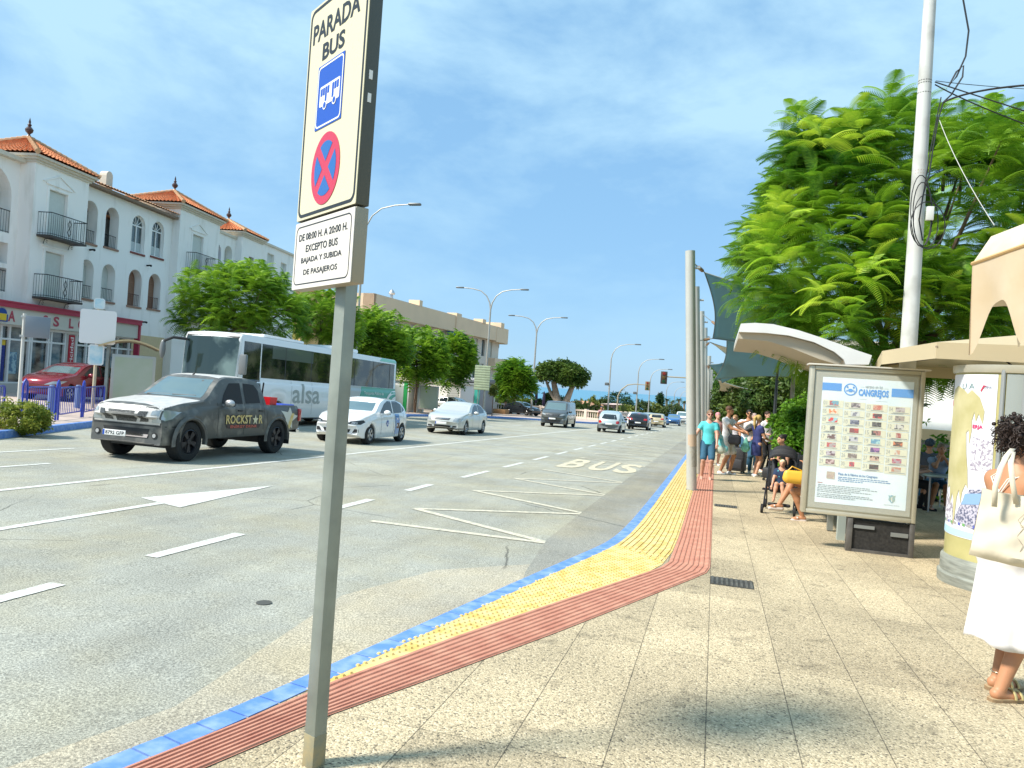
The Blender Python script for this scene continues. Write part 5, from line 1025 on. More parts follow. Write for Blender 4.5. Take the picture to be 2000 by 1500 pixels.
f = MB(); f.tube([(8, 2, 7.9), (8, 2, 10.0)], .16, 8); f.lathe([(.3, 10.0), (.34, 10.15), (.2, 10.4), (.05, 10.55)], (8, 2, 0), 10); obj('chimney_cowl', f, mat('zinc', (.5, .52, .55), .35, .8), bb)
# low block in ochre between the two
ob = thing('apartment_building', 'ochre corner of a building above the trees just right of the sign post', 'building', (-35.5, 57.5, 0), math.atan2(34, 2.6))
f = MB(); f.box(0, 4.0, 0, 6, -2, 8.7); obj('wall', f, mat('ochre_wall', (.66, .45, .20), .9, var=.05), ob, False); f = MB(); f.box(-.12, 4.12, -.12, 6, 8.7, 8.95); obj('parapet', f, M_BEI, ob, False); f = MB(); f.box(-1.5, .5, 1, 4, 8.96, 11); obj('stair_tower', f, mat('ochre_trim', (.70, .52, .28), .9), ob, False)
# ================================================================ foliage
def leaf_mat(name, lo, hi, vscale=.7, transl=.35, island=.35):
    return mat(name, lo, .5, c2=hi, vscale=vscale, thr=(.36, .64), det=2, transl=transl, island=island, spec=.3)
M_JAC = leaf_mat('jacaranda_leaf', (.035, .16, .012), (.33, .54, .035)); M_JACF = leaf_mat('jacaranda_leaf_far', (.04, .16, .014), (.32, .50, .035), .5)
M_FIC = leaf_mat('ficus_leaf', (.025, .075, .012), (.13, .20, .03), .6); M_HED = leaf_mat('hedge_leaf', (.02, .07, .012), (.12, .17, .03), 1.2, .2); M_LIME = leaf_mat('lime_leaf', (.06, .20, .012), (.22, .40, .03), .9)
M_BARK = mat('bark', (.16, .105, .07), .9, var=.35, vscale=9, bump=.6, bscale=18); M_BARKG = mat('grey_bark', (.30, .25, .19), .9, var=.3, vscale=5, bump=.5, bscale=12)
M_FARG = leaf_mat('far_leaf', (.03, .075, .02), (.14, .17, .045), .08, .15)
def frond_template(np_=11, plen=.30, droop=.38, w=.028, seg=2, gap=0):
    """a feathery compound leaf along +x, length 1"""
    V = []; F_ = []
    def rach(t): return np.array([t * (1 - .10 * t), 0, .10 * sin(t * 2.2) - droop * t * t])
    n_ = 6
    for i in range(n_):
        a, b = rach(i / n_), rach((i + 1) / n_); o = len(V); V += [a + (0, .008, 0), a - (0, .008, 0), b - (0, .006, 0), b + (0, .006, 0)]; F_.append((o, o + 1, o + 2, o + 3))
    for i in range(np_):
        t = .12 + .88 * i / (np_ - 1); L_ = plen * (sin(pi * (.18 + .74 * t)) ** .8) * 1.05; c = rach(t)
        for s in (1, -1):
            dx = .34; p = c.copy(); dirn = np.array([dx, s * 1.0, -.05])
            prev = None
            for k in range(seg + 1):
                u = k / seg; q = c + dirn * L_ * u + np.array([0, 0, -.34 * L_ * u * u]); ww = w * (1.0 - .55 * u) if k < seg else w * .25
                a = q + np.array([ww, 0, 0]); b = q - np.array([ww, 0, 0])
                if prev is not None: o = len(V); V += [prev[0], prev[1], b, a]; F_.append((o, o + 1, o + 2, o + 3))
                prev = (a, b)
    return np.array(V), np.array(F_)
def leaf_template(n=5, size=1., seed=1, droop=.3):
    r = np.random.RandomState(seed); V = []; F_ = []
    for i in range(n):
        a = r.rand() * 2 * pi; e = r.uniform(-.5, .7); d = np.array([cos(a) * cos(e), sin(a) * cos(e), sin(e)]); s = np.cross(d, r.randn(3)); s /= np.linalg.norm(s); L_ = size * r.uniform(.7, 1.1); w = L_ * .22
        o = len(V); st = d * L_ * .1; V += [st, st + d * L_ * .5 + s * w, st + d * L_ + np.array([0, 0, -droop * L_]), st + d * L_ * .5 - s * w]; F_.append((o, o + 1, o + 2, o + 3))
    return np.array(V), np.array(F_)
FR_N = frond_template(19, .28, .42, .017, 3); FR_M = frond_template(9, .32, .40, .040, 1); FR_S = frond_template(5, .36, .42, .085, 1)
LF = [leaf_template(7, 1., s) for s in range(3)]
def scatter(T, pos, R, S):
    V, F_ = T; n = len(pos); W = np.einsum('nij,vj->nvi', R * S[:, None, None], V) + pos[:, None, :]
    FF = F_[None] + (np.arange(n) * len(V))[:, None, None]; return W.reshape(-1, 3), FF.reshape(-1, F_.shape[1])
def dirmats(d, up=None, roll=0.):
    d = d / np.linalg.norm(d, axis=1, keepdims=True); z = np.tile(np.array([0, 0, 1.]), (len(d), 1)); y = np.cross(z, d); l = np.linalg.norm(y, axis=1, keepdims=True); y = np.where(l < 1e-3, np.array([[0, 1., 0]]), y / np.maximum(l, 1e-6)); z = np.cross(d, y)
    return np.stack([d, y, z], axis=2)
def shell_points(lobes, n, rs, inner=.55, low=-.9):
    out = []; nr = []; wts = np.array([l[3] * l[4] * l[5] for l in lobes]) ** .667; wts /= wts.sum()
    while len(out) < n:
        l = lobes[rs.choice(len(lobes), p=wts)]; v = rs.randn(3); v /= np.linalg.norm(v)
        if v[2] < low: continue
        k = 1 - (1 - inner) * rs.rand() ** 2.2 if rs.rand() > .15 else rs.uniform(.3, .8)
        p = np.array(l[:3]) + v * k * np.array(l[3:6]) * (1 + .10 * rs.randn() * .6)
        inside = sum((((p - np.array(q[:3])) / np.array(q[3:6])) ** 2).sum() < .45 for q in lobes)
        if inside and rs.rand() < .7: continue
        out.append(p); nr.append(v)
    return np.array(out), np.array(nr)
def shoots(lobes, n, per, fl, seed, T, inner=.6, low=-.85, spread=1.0, gap=.16):
    """shoots carrying whorls of fronds that arch outwards and droop"""
    rs = np.random.RandomState(seed); P, N_ = shell_points(lobes, n, rs, inner, low); pos = []; dr = []; sc = []; tips = []
    for p, v in zip(P, N_):
        g_ = v * .75 + np.array([0, 0, .75]); g_ /= np.linalg.norm(g_); s0 = fl * rs.uniform(.8, 1.25); tips.append((p, g_))
        for k in range(per):
            h = k / max(1, per - 1); a = k * 2.4 + rs.rand() * .7; q = p + g_ * (h - .6) * s0 * gap * per * .55
            rad = np.array([cos(a), sin(a), 0]); rad = rad - g_ * rad.dot(g_); rad /= max(.1, np.linalg.norm(rad)); d = rad * spread + g_ * (.15 + .75 * h) + rs.randn(3) * .12 + v * .35
            pos.append(q); dr.append(d); sc.append(s0 * (1.0 - .35 * h) * rs.uniform(.85, 1.12))
    V, F_ = scatter(T, np.array(pos), dirmats(np.array(dr)), np.array(sc)); return V, F_, tips
def clumps(lobes, n, per, size, seed, spread=.3, inner=.55, low=-.95):
    rs = np.random.RandomState(seed); P, N_ = shell_points(lobes, n, rs, inner, low); VV = []; FF = []; o = 0
    for t in range(3):
        idx = np.arange(t, n, 3); pos = np.repeat(P[idx], per, 0) + rs.randn(len(idx) * per, 3) * spread; q = rs.randn(len(pos), 3); q /= np.linalg.norm(q, axis=1, keepdims=True)
        V, F_ = scatter(LF[t], pos, dirmats(q), size * rs.uniform(.7, 1.2, len(pos))); VV.append(V); FF.append(F_ + o); o += len(V)
    return np.concatenate(VV), np.concatenate(FF)
def trunk(base, fork, r, tips, par, m, n=9, seed=3, name='trunk', bend=None, r2=None):
    rs = random.Random(seed); mb = MB(); b, f = Vector(base), Vector(fork); k = [b, b.lerp(f, .3) + Vector((rs.uniform(-.1, .1), rs.uniform(-.1, .1), 0)) * (f - b).length * .3, b.lerp(f, .7), f]
    mb.tube([b + Vector((0, 0, -.1)), b + Vector((0, 0, .12))] + k[1:], [r * 1.5, r * 1.12, r * .95, r * .85, r * .8], 10)
    for i in range(n):
        t = Vector(tips[int(i * len(tips) / n) % len(tips)]); mid = f.lerp(t, .5) + Vector((0, 0, -.08 * (t - f).length)); mb.tube([f + Vector((0, 0, -.05)), f.lerp(mid, .5) + Vector((rs.uniform(-.1, .1), rs.uniform(-.1, .1), 0)), mid, t], [(r2 or r * .55), r * .42, r * .3, r * .08], 6)
    return obj(name, mb, m, par)
def jac_tree(label, x, y, lobes, fork, r, n, per, fl, T, m, seed, group, z=None, base=None):
    z = gz(y) if z is None else z; t = thing('jacaranda_tree', label, 'tree', (x, y, z), 0, group); o = np.array([x, y, z]); lb = [(l[0] - x, l[1] - y, l[2] - z) + tuple(l[3:]) for l in lobes]
    V, F_, tips = shoots(lb, n, per, fl, seed, T); npmesh('crown', V, F_, m, t)
    trunk((0, 0, 0), (fork[0] - x, fork[1] - y, fork[2] - z), r, [p for p, _ in tips], t, M_BARK, 12, seed); return t
# ---- street trees on the far pavement
def lobe_px(px, py, depth, rx, rz, ry=None): p = D(px, py, depth); return (p.x, p.y, p.z, rx, ry or rx, rz)
far_g = 'jacaranda trees along the far pavement'
X0 = -21.6
def ftree(label, px, dist_y, cpy, rpx, rpy, n, seed, x=None, extra=(), base=None, fork_py=None):
    a = math.atan((px - 1000) / FPX) - YAW; y = dist_y; d = y / cos(a) * cos(a + YAW); c = D(px, cpy, d); rx, rz = rpx * d / FPX, rpy * d / FPX
    lobes = [(c.x, c.y, c.z, rx, rx, rz)] + [(lambda q: (q.x, q.y, q.z, rx * e[2], rx * e[2], rz * e[2]))(D(px + e[0], cpy + e[1], d + (e[3] if len(e) > 3 else 0))) for e in extra]
    b = base or (c.x, c.y); f = (c.x * .6 + b[0] * .4, c.y * .6 + b[1] * .4, c.z - rz * .75)
    return jac_tree(label, b[0], b[1], lobes, f, .17, int(n * 1.7), 10, .72 * (d / 40) ** .35 * 1.1, FR_M if d < 45 else FR_S, M_JACF, seed, far_g)
ftree('big round jacaranda behind the front of the coach', 470, 29.5, 590, 104, 68, 110, 11, extra=((-60, 30, .55), (60, 25, .6), (10, -20, .6)))
ftree('jacaranda half hidden by the steel post above the coach', 630, 37, 620, 60, 50, 70, 12, extra=((40, 25, .5),))
ftree('jacaranda above the green tail of the coach', 738, 44, 655, 52, 48, 80, 13, extra=((-35, 15, .55), (30, 25, .6)))
ftree('jacaranda with a leaning bare trunk beside the green kiosk', 818, 52, 695, 48, 50, 85, 14, extra=((25, 15, .6), (-25, -10, .6)), base=tuple(G(812, 806)[:2]))
ftree('last jacaranda of the row, against the beige building', 890, 60, 695, 36, 38, 75, 15, extra=((-5, 40, .6), (12, 5, .6)), base=tuple(G(880, 800)[:2]))
ftree('bright round jacaranda standing alone on the square', 1007, 74, 738, 33, 31, 95, 16, extra=((-18, 22, .55), (18, 20, .55), (0, -8, .7)), base=tuple(G(1003, 806)[:2]))
# ---- the clipped ficus beyond the balustrade
d_ = 88; c = D(1098, 734, d_)
ft = thing('ficus_tree', 'broad clipped ficus on two pale trunks beyond the balustrade', 'tree', (c.x, c.y, gz(88)), 0); k = d_ / FPX
lb = [(-22 * k, 0, c.z - gz(88) + 2 * k, 25 * k, 25 * k, 19 * k), (20 * k, 0, c.z - gz(88) - 3 * k, 26 * k, 26 * k, 20 * k), (0, 1.0, c.z - gz(88) + 8 * k, 26 * k, 26 * k, 18 * k)]
V, F_ = clumps(lb, 620, 6, .42, 21, .22, .75, -.6); npmesh('crown', V, F_, M_FIC, ft)
mb = MB(); zt = c.z - gz(88) - 12 * k; mb.tube([(0, 0, -.2), (.1, 0, .9), (-.5, 0, 2.4), (-1.0, 0, zt)], [.75, .6, .42, .3], 10); mb.tube([(.1, 0, .4), (.5, .1, 1.5), (1.0, 0, 2.8), (1.5, 0, zt + .2)], [.6, .5, .36, .28], 10); mb.tube([(-.3, 0, 1.6), (-1.3, 0, 2.9), (-1.9, 0, zt)], [.25, .2, .14], 8); obj('trunk', mb, M_BARKG, ft)
# ================================================================ street furniture of the far side
M_LAMPP = mat('lamp_post_grey', (.42, .40, .36), .5, .4, var=.1); M_LHEAD = mat('lamp_head_grey', (.16, .17, .17), .45, .5)
def lamp(label, x, y, top, arms, zbase=None, group='street lamps', camera=False, r=.09, base_x=None):
    zb_ = gz(y) if zbase is None else zbase; t = thing('street_lamp', label, 'street lamp', (x, y, zb_), 0, group); H_ = top - zb_
    p = MB(); fork_ = H_ - 1.9; p.tube([(0, 0, 0), (0, 0, fork_)], [r, r * .62], 10); p.lathe([(r * 1.5, 0), (r * 1.5, .5), (r * 1.1, .55)], n=10); obj('pole', p, M_LAMPP, t)
    for s in arms:
        p = MB(); L_ = 3.1; pts = [(0, 0, fork_), (s * .12, 0, fork_ + .6), (s * .45, 0, fork_ + 1.2), (s * 1.0, 0, fork_ + 1.62), (s * 1.8, 0, fork_ + 1.8), (s * (L_ - .4), 0, fork_ + 1.86)]
        p.tube(pts, [r * .6, r * .5, r * .42, r * .38, r * .36, r * .36], 8); a = obj('arm', p, M_LAMPP, t)
        p = MB(); x0 = s * (L_ - .45); p.bbox(min(x0, x0 + s * .75), max(x0, x0 + s * .75), -.13, .13, fork_ + 1.80, fork_ + 1.93, .05); obj('lamp_head', p, M_LHEAD, a)
    if camera: p = MB(); p.bbox(-.55, -.1, -.16, .16, fork_ - 3.2, fork_ - 2.85, .04); p.tube([(-.15, 0, fork_ - 3), (0, 0, fork_ - 3)], .04, 6); obj('floodlight', p, M_LHEAD, t)
    return t
def lamp_px(label, pxb, ptop, y, arms, **kw):
    """stand a lamp on the ground at distance y under its picture column"""
    a = math.atan((pxb - 1000) / FPX) - YAW; x = math.tan(a) * y; d = y / cos(a) * cos(a + YAW); top = D(ptop[0], ptop[1], d).z; return lamp(label, x, y, top, arms, **kw)
lamp_px('double armed street lamp behind the coach, its head showing right of the sign', 691, (690, 396), 38.5, (1, -1))
lamp_px('tall double armed street lamp rising between the silver saloon and the square', 948, (963, 563), 63, (1, -1), r=.12)
lamp_px('double armed street lamp on the kerb beside the grey van', 1041, (1055, 618), 80, (1, -1), r=.13)
lamp_px('single armed street lamp with a floodlight, nearest of the row going downhill', 1190, (1200, 670), 88, (1,), r=.11, camera=True)
lamp_px('single armed street lamp with a small floodlight, second of the row', 1245, (1250, 699), 104, (1,), r=.11, camera=True)
lamp_px('single armed street lamp third in the downhill row', 1269, (1273, 719), 122, (1,), r=.11, zbase=-3.0)
lamp_px('slim street lamp left of the dark cypress', 1286, (1288, 747), 150, (), r=.11, zbase=-4.2)
lamp_px('street lamp right of the dark cypress', 1302, (1303, 744), 152, (1,), r=.11, zbase=-4.2)
lamp_px('far street lamp near the white masts', 1318, (1319, 755), 180, (1,), r=.12, zbase=-5)
lamp_px('farthest street lamp beside the white masts', 1330, (1331, 762), 205, (1,), r=.12, zbase=-6.5)
def traffic_light(label, pb, y, head_px, head_py, side):
    a = math.atan((pb - 1000) / FPX) - YAW; x = math.tan(a) * y; d = y / cos(a) * cos(a + YAW); h = D(head_px, head_py, d); t = thing('traffic_light', label, 'traffic light', (x, y, gz(y)), 0, 'traffic lights on arms'); z = h.z - gz(y); dx = h.x - x
    p = MB(); s = 1 if dx > 0 else -1; p.tube([(0, 0, 0), (0, 0, z - 1.5), (s * .35, 0, z - .7), (s * 1.1, 0, z - .05), (s * 2.0, 0, z + .12), (dx, 0, z + .1)], [.10, .09, .08, .07, .06, .05], 8); obj('pole', p, mat('pole_tan', (.36, .30, .20), .6, .2), t)
    p = MB(); p.bbox(dx - .28, dx + .28, -.12, .12, z - .55, z + .55, .04); hd = obj('signal_head', p, mat('signal_tan' if s > 0 else 'signal_black', (.22, .15, .07) if s > 0 else (.05, .03, .02), .6), t)
    for k, (c_, e) in enumerate((((.25, .02, .01), 0), ((.12, .07, .01), 0), ((.01, .06, .02), 0))):
        p = MB(); p.lathe([(.13, 0), (.12, .03), (.001, .04)], n=14, M=Matrix.Translation((dx, -.12, z + .34 - k * .34)) @ Matrix.Rotation(pi / 2, 4, 'X')); p.tube([(dx + .14 * cos(q), -.22, z + .34 - k * .34 + .14 * sin(q)) for q in np.linspace(0, pi, 7)], .012, 4); obj('lens', p, mat('lens_%d' % k, c_, .3), hd)
    return t
traffic_light('traffic light on a curved arm over the far side of the road', 1208, 92, 1266, 754, 1)
traffic_light('traffic light hanging from a straight arm behind the nearest masts', 1392, 66, 1295, 737, -1)
# balustrade round the square
M_BAL = mat('balustrade_cream', (.66, .56, .48), .85, var=.06)
def balustrade(label, A_, B_, n):
    A_, B_ = Vector((*A_, gz(A_[1]))), Vector((*B_, gz(B_[1]))); t = thing('balustrade', label, 'balustrade', A_, 0, 'balustrades round the square'); d = B_ - A_; L_ = d.length; u = d.normalized(); s = Vector((-u.y, u.x, 0))
    def seg(mb, a, b, w_, z0, z1): P_ = [u * a + s * w_, u * b + s * w_, u * b - s * w_, u * a - s * w_]; mb.add([p + Vector((0, 0, z0)) for p in P_] + [p + Vector((0, 0, z1)) for p in P_], [(3, 2, 1, 0), (4, 5, 6, 7), (0, 1, 5, 4), (1, 2, 6, 5), (2, 3, 7, 6), (3, 0, 4, 7)])
    p = MB(); seg(p, 0, L_, .16, -.3, .22); obj('plinth', p, M_BAL, t, False); p = MB(); seg(p, 0, L_, .15, .92, 1.08); obj('rail', p, M_BAL, t, False)
    for k in range(n + 1): p = MB(); q = k * L_ / n; seg(p, q - .2, q + .2, .20, -.3, 1.18); obj('pillar', p, M_BAL, t, False)
    p = MB(); m = int(L_ / .34)
    for k in range(m): q = u * ((k + .5) * L_ / m); p.lathe([(.07, .22), (.04, .3), (.085, .48), (.05, .72), (.035, .8), (.07, .92)], q, 6, cap=False)
    obj('baluster', p, M_BAL, t); return t
balustrade('cream balustrade behind the trees of the square', (-40, 84), (-21.0, 90), 7)
balustrade('cream balustrade beside the road behind the grey van', (-21.0, 90), (-12.4, 84.5), 4)
balustrade('far stretch of cream balustrade going downhill', (-12.4, 84.5), (-11.5, 110), 6)
# ---- direction sign seen from behind, kiosks, shelter
def at_y(px, y): a = math.atan((px - 1000) / FPX) - YAW; return math.tan(a) * y, y / cos(a) * cos(a + YAW)
x, d = at_y(941, 57); c = D(943, 738, d); t = thing('direction_sign', 'back of a large green slatted direction sign on two posts', 'sign', (x, 57, gz(57)), radians(-12)); z = c.z - gz(57)
for k in range(10): p = MB(); p.bbox(-.72, .72, -.03, .03, z - 1.0 + k * .2, z - 1.0 + k * .2 + .185, .015); obj('slat', p, mat('sign_back_green', (.30, .36, .24), .5, .3, var=.12, vscale=3), t)
for s in (-.32, .3): p = MB(); p.tube([(s, .08, 0), (s, .08, z + 1.08)], .05, 8); obj('post', p, M_GALV, t)
x, d = at_y(838, 62)
t = thing('kiosk', 'small white kiosk with green corner strips and a pointed roof', 'kiosk', (at_y(803, 56)[0] - .6, 56, gz(56)), radians(-10)); M_KG = mat('kiosk_green', (.02, .33, .08), .5)
p = MB(); p.box(-1.3, 1.3, -1.2, 1.2, 0, 2.5, bev=.02); obj('body', p, mat('kiosk_white', (.74, .72, .68), .6), t)
for s in (-1.1, 1.0): p = MB(); p.box(s - .16, s + .16, -1.24, -1.2, 0, 2.5); obj('green_strip', p, M_KG, t)
p = MB(); [p.box(-.85, .8, -1.225, -1.2, .25 + k * .1, .25 + k * .1 + .08) for k in range(19)]; obj('shutter', p, M_SHUT, t)
p = MB(); p.box(-1.45, 1.45, -1.35, 1.35, 2.5, 2.95); p.lathe([(1.25, 2.95), (1.1, 3.3), (.7, 3.62), (.25, 3.8), (.1, 3.9), (.14, 4.0), (.02, 4.15)], n=12); obj('roof', p, mat('kiosk_roof', (.60, .53, .40), .7), t)
t = thing('kiosk', 'grey rounded kiosk with a dark door behind the direction sign', 'kiosk', (at_y(921, 70)[0], 70, gz(70)), radians(-14)); M_KGREY = mat('kiosk_grey', (.24, .25, .27), .5, .3)
p = MB(); p.box(-1.8, 1.8, -1.2, 1.6, 0, 3.0, bev=.12); p.box(-.9, 1.9, -1.3, 1.6, 3.0, 3.5, bev=.2); obj('body', p, M_KGREY, t); p = MB(); p.box(-.1, .6, -1.23, -1.2, .3, 2.3); obj('door', p, mat('kiosk_glass', (.03, .09, .11), .2), t); p = MB(); p.box(-1.78, -1.15, -1.23, -1.2, .1, 2.7); obj('opening', p, M_DARK, t)
p = MB(); p.box(1.2, 1.78, -1.24, -1.2, .1, 2.6); obj('green_panel', p, mat('kiosk_teal', (.05, .35, .28), .4), t)
t = thing('kiosk', 'white shuttered stall behind the far bus shelter', 'kiosk', (at_y(868, 66)[0], 66, gz(66)), radians(-12)); p = MB(); p.box(-2.6, 2.6, -1.2, 1.2, 0, 2.7, bev=.03); obj('body', p, mat('stall_white', (.70, .66, .62), .6), t); p = MB(); [p.box(1.2, 2.4, -1.23, -1.2, .3 + k * .22, .3 + k * .22 + .17) for k in range(10)]; obj('shutter', p, mat('stall_grey', (.36, .37, .34), .6), t); p = MB(); p.box(-2.75, 2.75, -1.4, 1.4, 2.7, 2.85); obj('roof', p, M_CREAM, t)
def shelter(label, x, y, rz, panelw=1.3, tan=False, z=None, L_=3.8):
    t = thing('bus_shelter', label, 'bus shelter', (x, y, gz(y) if z is None else z), rz, 'bus shelters on the far side'); M_R = mat('shelter_roof', (.56, .43, .24), .6) 
    p = MB(); prof = [(-.2 + 2.0 * k / 12, 2.42 + .28 * sin(pi * k / 12)) for k in range(13)]; prof2 = [(a, b + .06) for a, b in prof]
    P_ = prof + prof2[::-1]; p.prism(P_, -.3, L_ + .3, lambda u, v, d: (d, u, v)); obj('roof', p, M_R, t)
    p = MB()
    for xx in (.3, L_ - .3): p.box(xx - .05, xx + .05, 1.45, 1.55, 0, 2.55)
    obj('post', p, M_GALV, t); p = MB(); p.box(.3, L_ - .3, 1.49, 1.51, .3, 2.2); obj('glass_wall', p, mat('shelter_glass', (.28, .32, .30), .1, spec=.8), t)
    p = MB(); p.box(-.06, .06, -.1, -.1 + panelw, .35, 2.2, bev=.02); pn = obj('advert_panel', p, mat('advert_frame', (.44, .44, .40), .4, .4), t)
    for s in (-1, 1): p = MB(); p.box(s * .062 if s > 0 else -.066, .066 if s > 0 else -.062, 0, -.2 + panelw, .45, 2.1); obj('advert', p, mat('blank_advert', (.42, .46, .38), .35, c2=(.36, .42, .30), vscale=1.5), pn)
    p = MB(); p.box(.5, L_ - .5, 1.05, 1.4, .42, .47); p.box(.7, .76, 1.1, 1.35, 0, .42); p.box(L_ - .76, L_ - .7, 1.1, 1.35, 0, .42); obj('bench', p, M_GALV, t); return t
x, d = at_y(872, 57)
shelter('bus shelter with a grey panel behind the silver saloon', at_y(856, 54)[0], 54, radians(112), 1.5)
# near-left shelter: panel edge-on to the street at 220..300 px
q = D(297, 735, 27.5); shelter('bus shelter with a blank pale poster panel beside the coach front', q.x, q.y, radians(133), 1.45, L_=3.0)
# ---- left signs
def post_sign(name, label, px, py, ang):
    b = G(px, py); return thing(name, label, 'sign', b, ang), b
b = G(180, 806); t = thing('sign_post', 'white square sign back with small pale blue plates above and below', 'sign', b, radians(42)); dpt = b.dot(FW)
def zat(px, py): return D(px, py, dpt).z - b.z
u_ = dpt / FPX
p = MB(); p.tube([(0, 0, -.05), (0, 0, zat(208, 590))], .055, 10); obj('pole', p, mat('post_cream', (.52, .45, .32), .6), t)
zc = zat(208, 640); p = MB(); p.prism(rr(-31 * u_, 31 * u_, zc - 33 * u_, zc + 33 * u_, .08), -.14, -.06, lambda a, v, e: (a, e, v)); obj('white_board', p, mat('board_white', (.80, .80, .78), .5), t)
for zc, w_, h_, nm in ((zat(200, 594), 9.5, 10.5, 'round_plate'), (zat(188, 693), 13.5, 20, 'blue_plate')):
    p = MB(); p.prism(rr(-w_ * u_, w_ * u_, zc - h_ * u_, zc + h_ * u_, .09), -.13, -.065, lambda a, v, e: (a, e, v)); o_ = obj(nm, p, mat('plate_white', (.72, .76, .76), .5), t)
    p = MB(); p.prism(rr(-w_ * u_ * .8, w_ * u_ * .8, zc - h_ * u_ * .85, zc + h_ * u_ * .85, .06), -.136, -.131, lambda a, v, e: (a, e, v)); obj('face', p, mat('plate_blue', (.32, .60, .72), .5, c2=(.66, .78, .80), vscale=2.2, thr=(.4, .6)), o_)
b = G(35, 806); dpt = b.dot(FW); u_ = dpt / FPX; t = thing('sign_post', 'grey sign board seen from behind on a slim pale post by the railings', 'sign', b, radians(44))
p = MB(); p.tube([(0, 0, -.05), (0, 0, zat(45, 612))], .05, 10); obj('pole', p, mat('post_white', (.55, .55, .50), .6), t)
zc = zat(60, 638); p = MB(); p.box(2 * u_, 44 * u_, -.1, -.06, zc - 21 * u_, zc + 21 * u_, bev=.01); obj('board', p, mat('board_grey', (.22, .25, .28), .5, .4), t)
p = MB(); [p.box(-6 * u_, 22 * u_, -.05, .05, zc + s * 19 * u_ - .03, zc + s * 19 * u_ + .03) for s in (-1, 1)]; obj('bracket', p, mat('bracket_pale', (.6, .6, .55), .5), t)
# ---- blue railings
M_RB = mat('railing_blue', (.01, .035, .36), .35, coat=.5)
def railing(label, A_, B_, emblem=False):
    A_, B_ = Vector((*A_[:2], gz(A_[1]))), Vector((*B_[:2], gz(B_[1]))); u = (B_ - A_); L_ = u.length; t = thing('pedestrian_railing', label, 'railing', A_, math.atan2(u.y, u.x), 'blue railings by the far kerb')
    p = MB(); r = .022; z1 = .95; z0 = .16
    P_ = [(.12, 0, z0 + .1), (.12, 0, z1 - .12), (.16, 0, z1 - .03), (.24, 0, z1), (L_ - .24, 0, z1), (L_ - .16, 0, z1 - .03), (L_ - .12, 0, z1 - .12), (L_ - .12, 0, z0 + .1), (L_ - .16, 0, z0 + .02), (L_ - .24, 0, z0), (.24, 0, z0), (.16, 0, z0 + .02), (.12, 0, z0 + .1)]
    p.tube(P_, r, 6); obj('panel_frame', p, M_RB, t); p = MB(); n_ = 12
    for k in range(n_): xx = .26 + k * (L_ - .52) / (n_ - 1); p.tube([(xx, 0, z0), (xx, 0, z1)], .010, 5)
    obj('bar', p, M_RB, t); p = MB()
    for xx in (-.12, .06): pass
    p.tube([(-.10, 0, -.1), (-.10, 0, .98), (-.07, 0, 1.10), (0, 0, 1.16), (.07, 0, 1.10), (.10, 0, .98), (.10, 0, -.1)], .03, 7)
    for s in (-.06, 0, .06): p.tube([(s, 0, .2), (s, 0, 1.1)], .009, 4)
    obj('hoop', p, M_RB, t)
    if emblem:
        p = MB(); p.lathe([(.15, 0), (.15, .012)], n=16, M=Matrix.Translation((L_ * .72, -.02, .72)) @ Matrix.Rotation(pi / 2, 4, 'X')); obj('emblem', p, M_RB, t)
    return t
RP = [G(-60, 842), G(8, 829), G(45, 825), G(110, 821), G(160, 815), G(203, 808)]
lab = ['blue railing panel at the left edge of the street', 'blue railing panel behind the clipped bush', 'blue railing panel right of the slim pale post', 'middle blue railing panel in front of the red car', 'last blue railing panel with a round emblem']
for i in range(5):
    if i in (0, 2, 3, 4): railing(lab[i], RP[i] if i else RP[0], RP[i + 1], i == 4)
bp = G(20, 838); t = thing('clipped_bush', 'small yellow green clipped bush on the corner of the blue kerb', 'bush', bp, 0); V, F_ = clumps([(0, 0, .30, .95, .55, .36), (.3, .1, .28, .6, .5, .34)], 260, 5, .085, 5, .05, .8); npmesh('foliage', V, F_, leaf_mat('bush_leaf', (.10, .17, .02), (.42, .44, .07), 3.0), t)
mb = MB(); mb.tube([(0, 0, 0), (.05, 0, .3)], .04, 6); obj('stem', mb, M_BARK, t)
for px_, py_ in ((98, 812), (150, 806)):
    b = G(px_, py_); mb = MB(); mb.lathe([(.10, 0), (.10, .9), (.07, .97), (.001, .98)], (0, 0, 0), 12); o = obj('bollard', mb, mat('bollard_blue_grey', (.14, .20, .36), .5)); o.location = b; tag(o, 'blue grey bollard behind the railings, %s' % ('nearer the bush' if px_ < 100 else 'in front of the red car doors'), 'bollard', 'bollards by the railings')
# ---- far side small things
b = G(858, 805); M_STONE = mat('stone_block', (.36, .35, .31), .85, var=.15)
mb = MB(); mb.bbox(-1.1, 1.1, -.4, .4, 0, .5, .03); o = obj('stone_bench', mb, M_STONE); o.location = G(828, 803); o.rotation_euler = (0, 0, radians(-10)); tag(o, 'grey stone bench at the foot of the leaning jacaranda', 'bench')
for px_, lab_ in ((968, 'left of the young jacaranda'), (1028, 'right of the young jacaranda')):
    pass
t = thing('planter', 'wooden planter box beside the seated person on the square', 'planter', G(978, 808), radians(-10)); mb = MB(); mb.bbox(-.75, .75, -.5, .5, 0, .5, .03); obj('box', mb, mat('planter_wood', (.40, .22, .10), .8, var=.2), t); mb = MB(); mb.bbox(-.68, .68, -.43, .43, .44, .51, .01); obj('soil', mb, M_SOIL, t)
mb = MB(); mb.lathe([(.22, 0), (.24, .95), (.20, 1.0), (.20, .96), (.001, .9)], n=12); o = obj('litter_bin', mb, mat('bin_dark', (.03, .03, .03), .5)); o.location = G(997, 808); tag(o, 'dark litter bin between the seated person and the young jacaranda', 'litter bin')
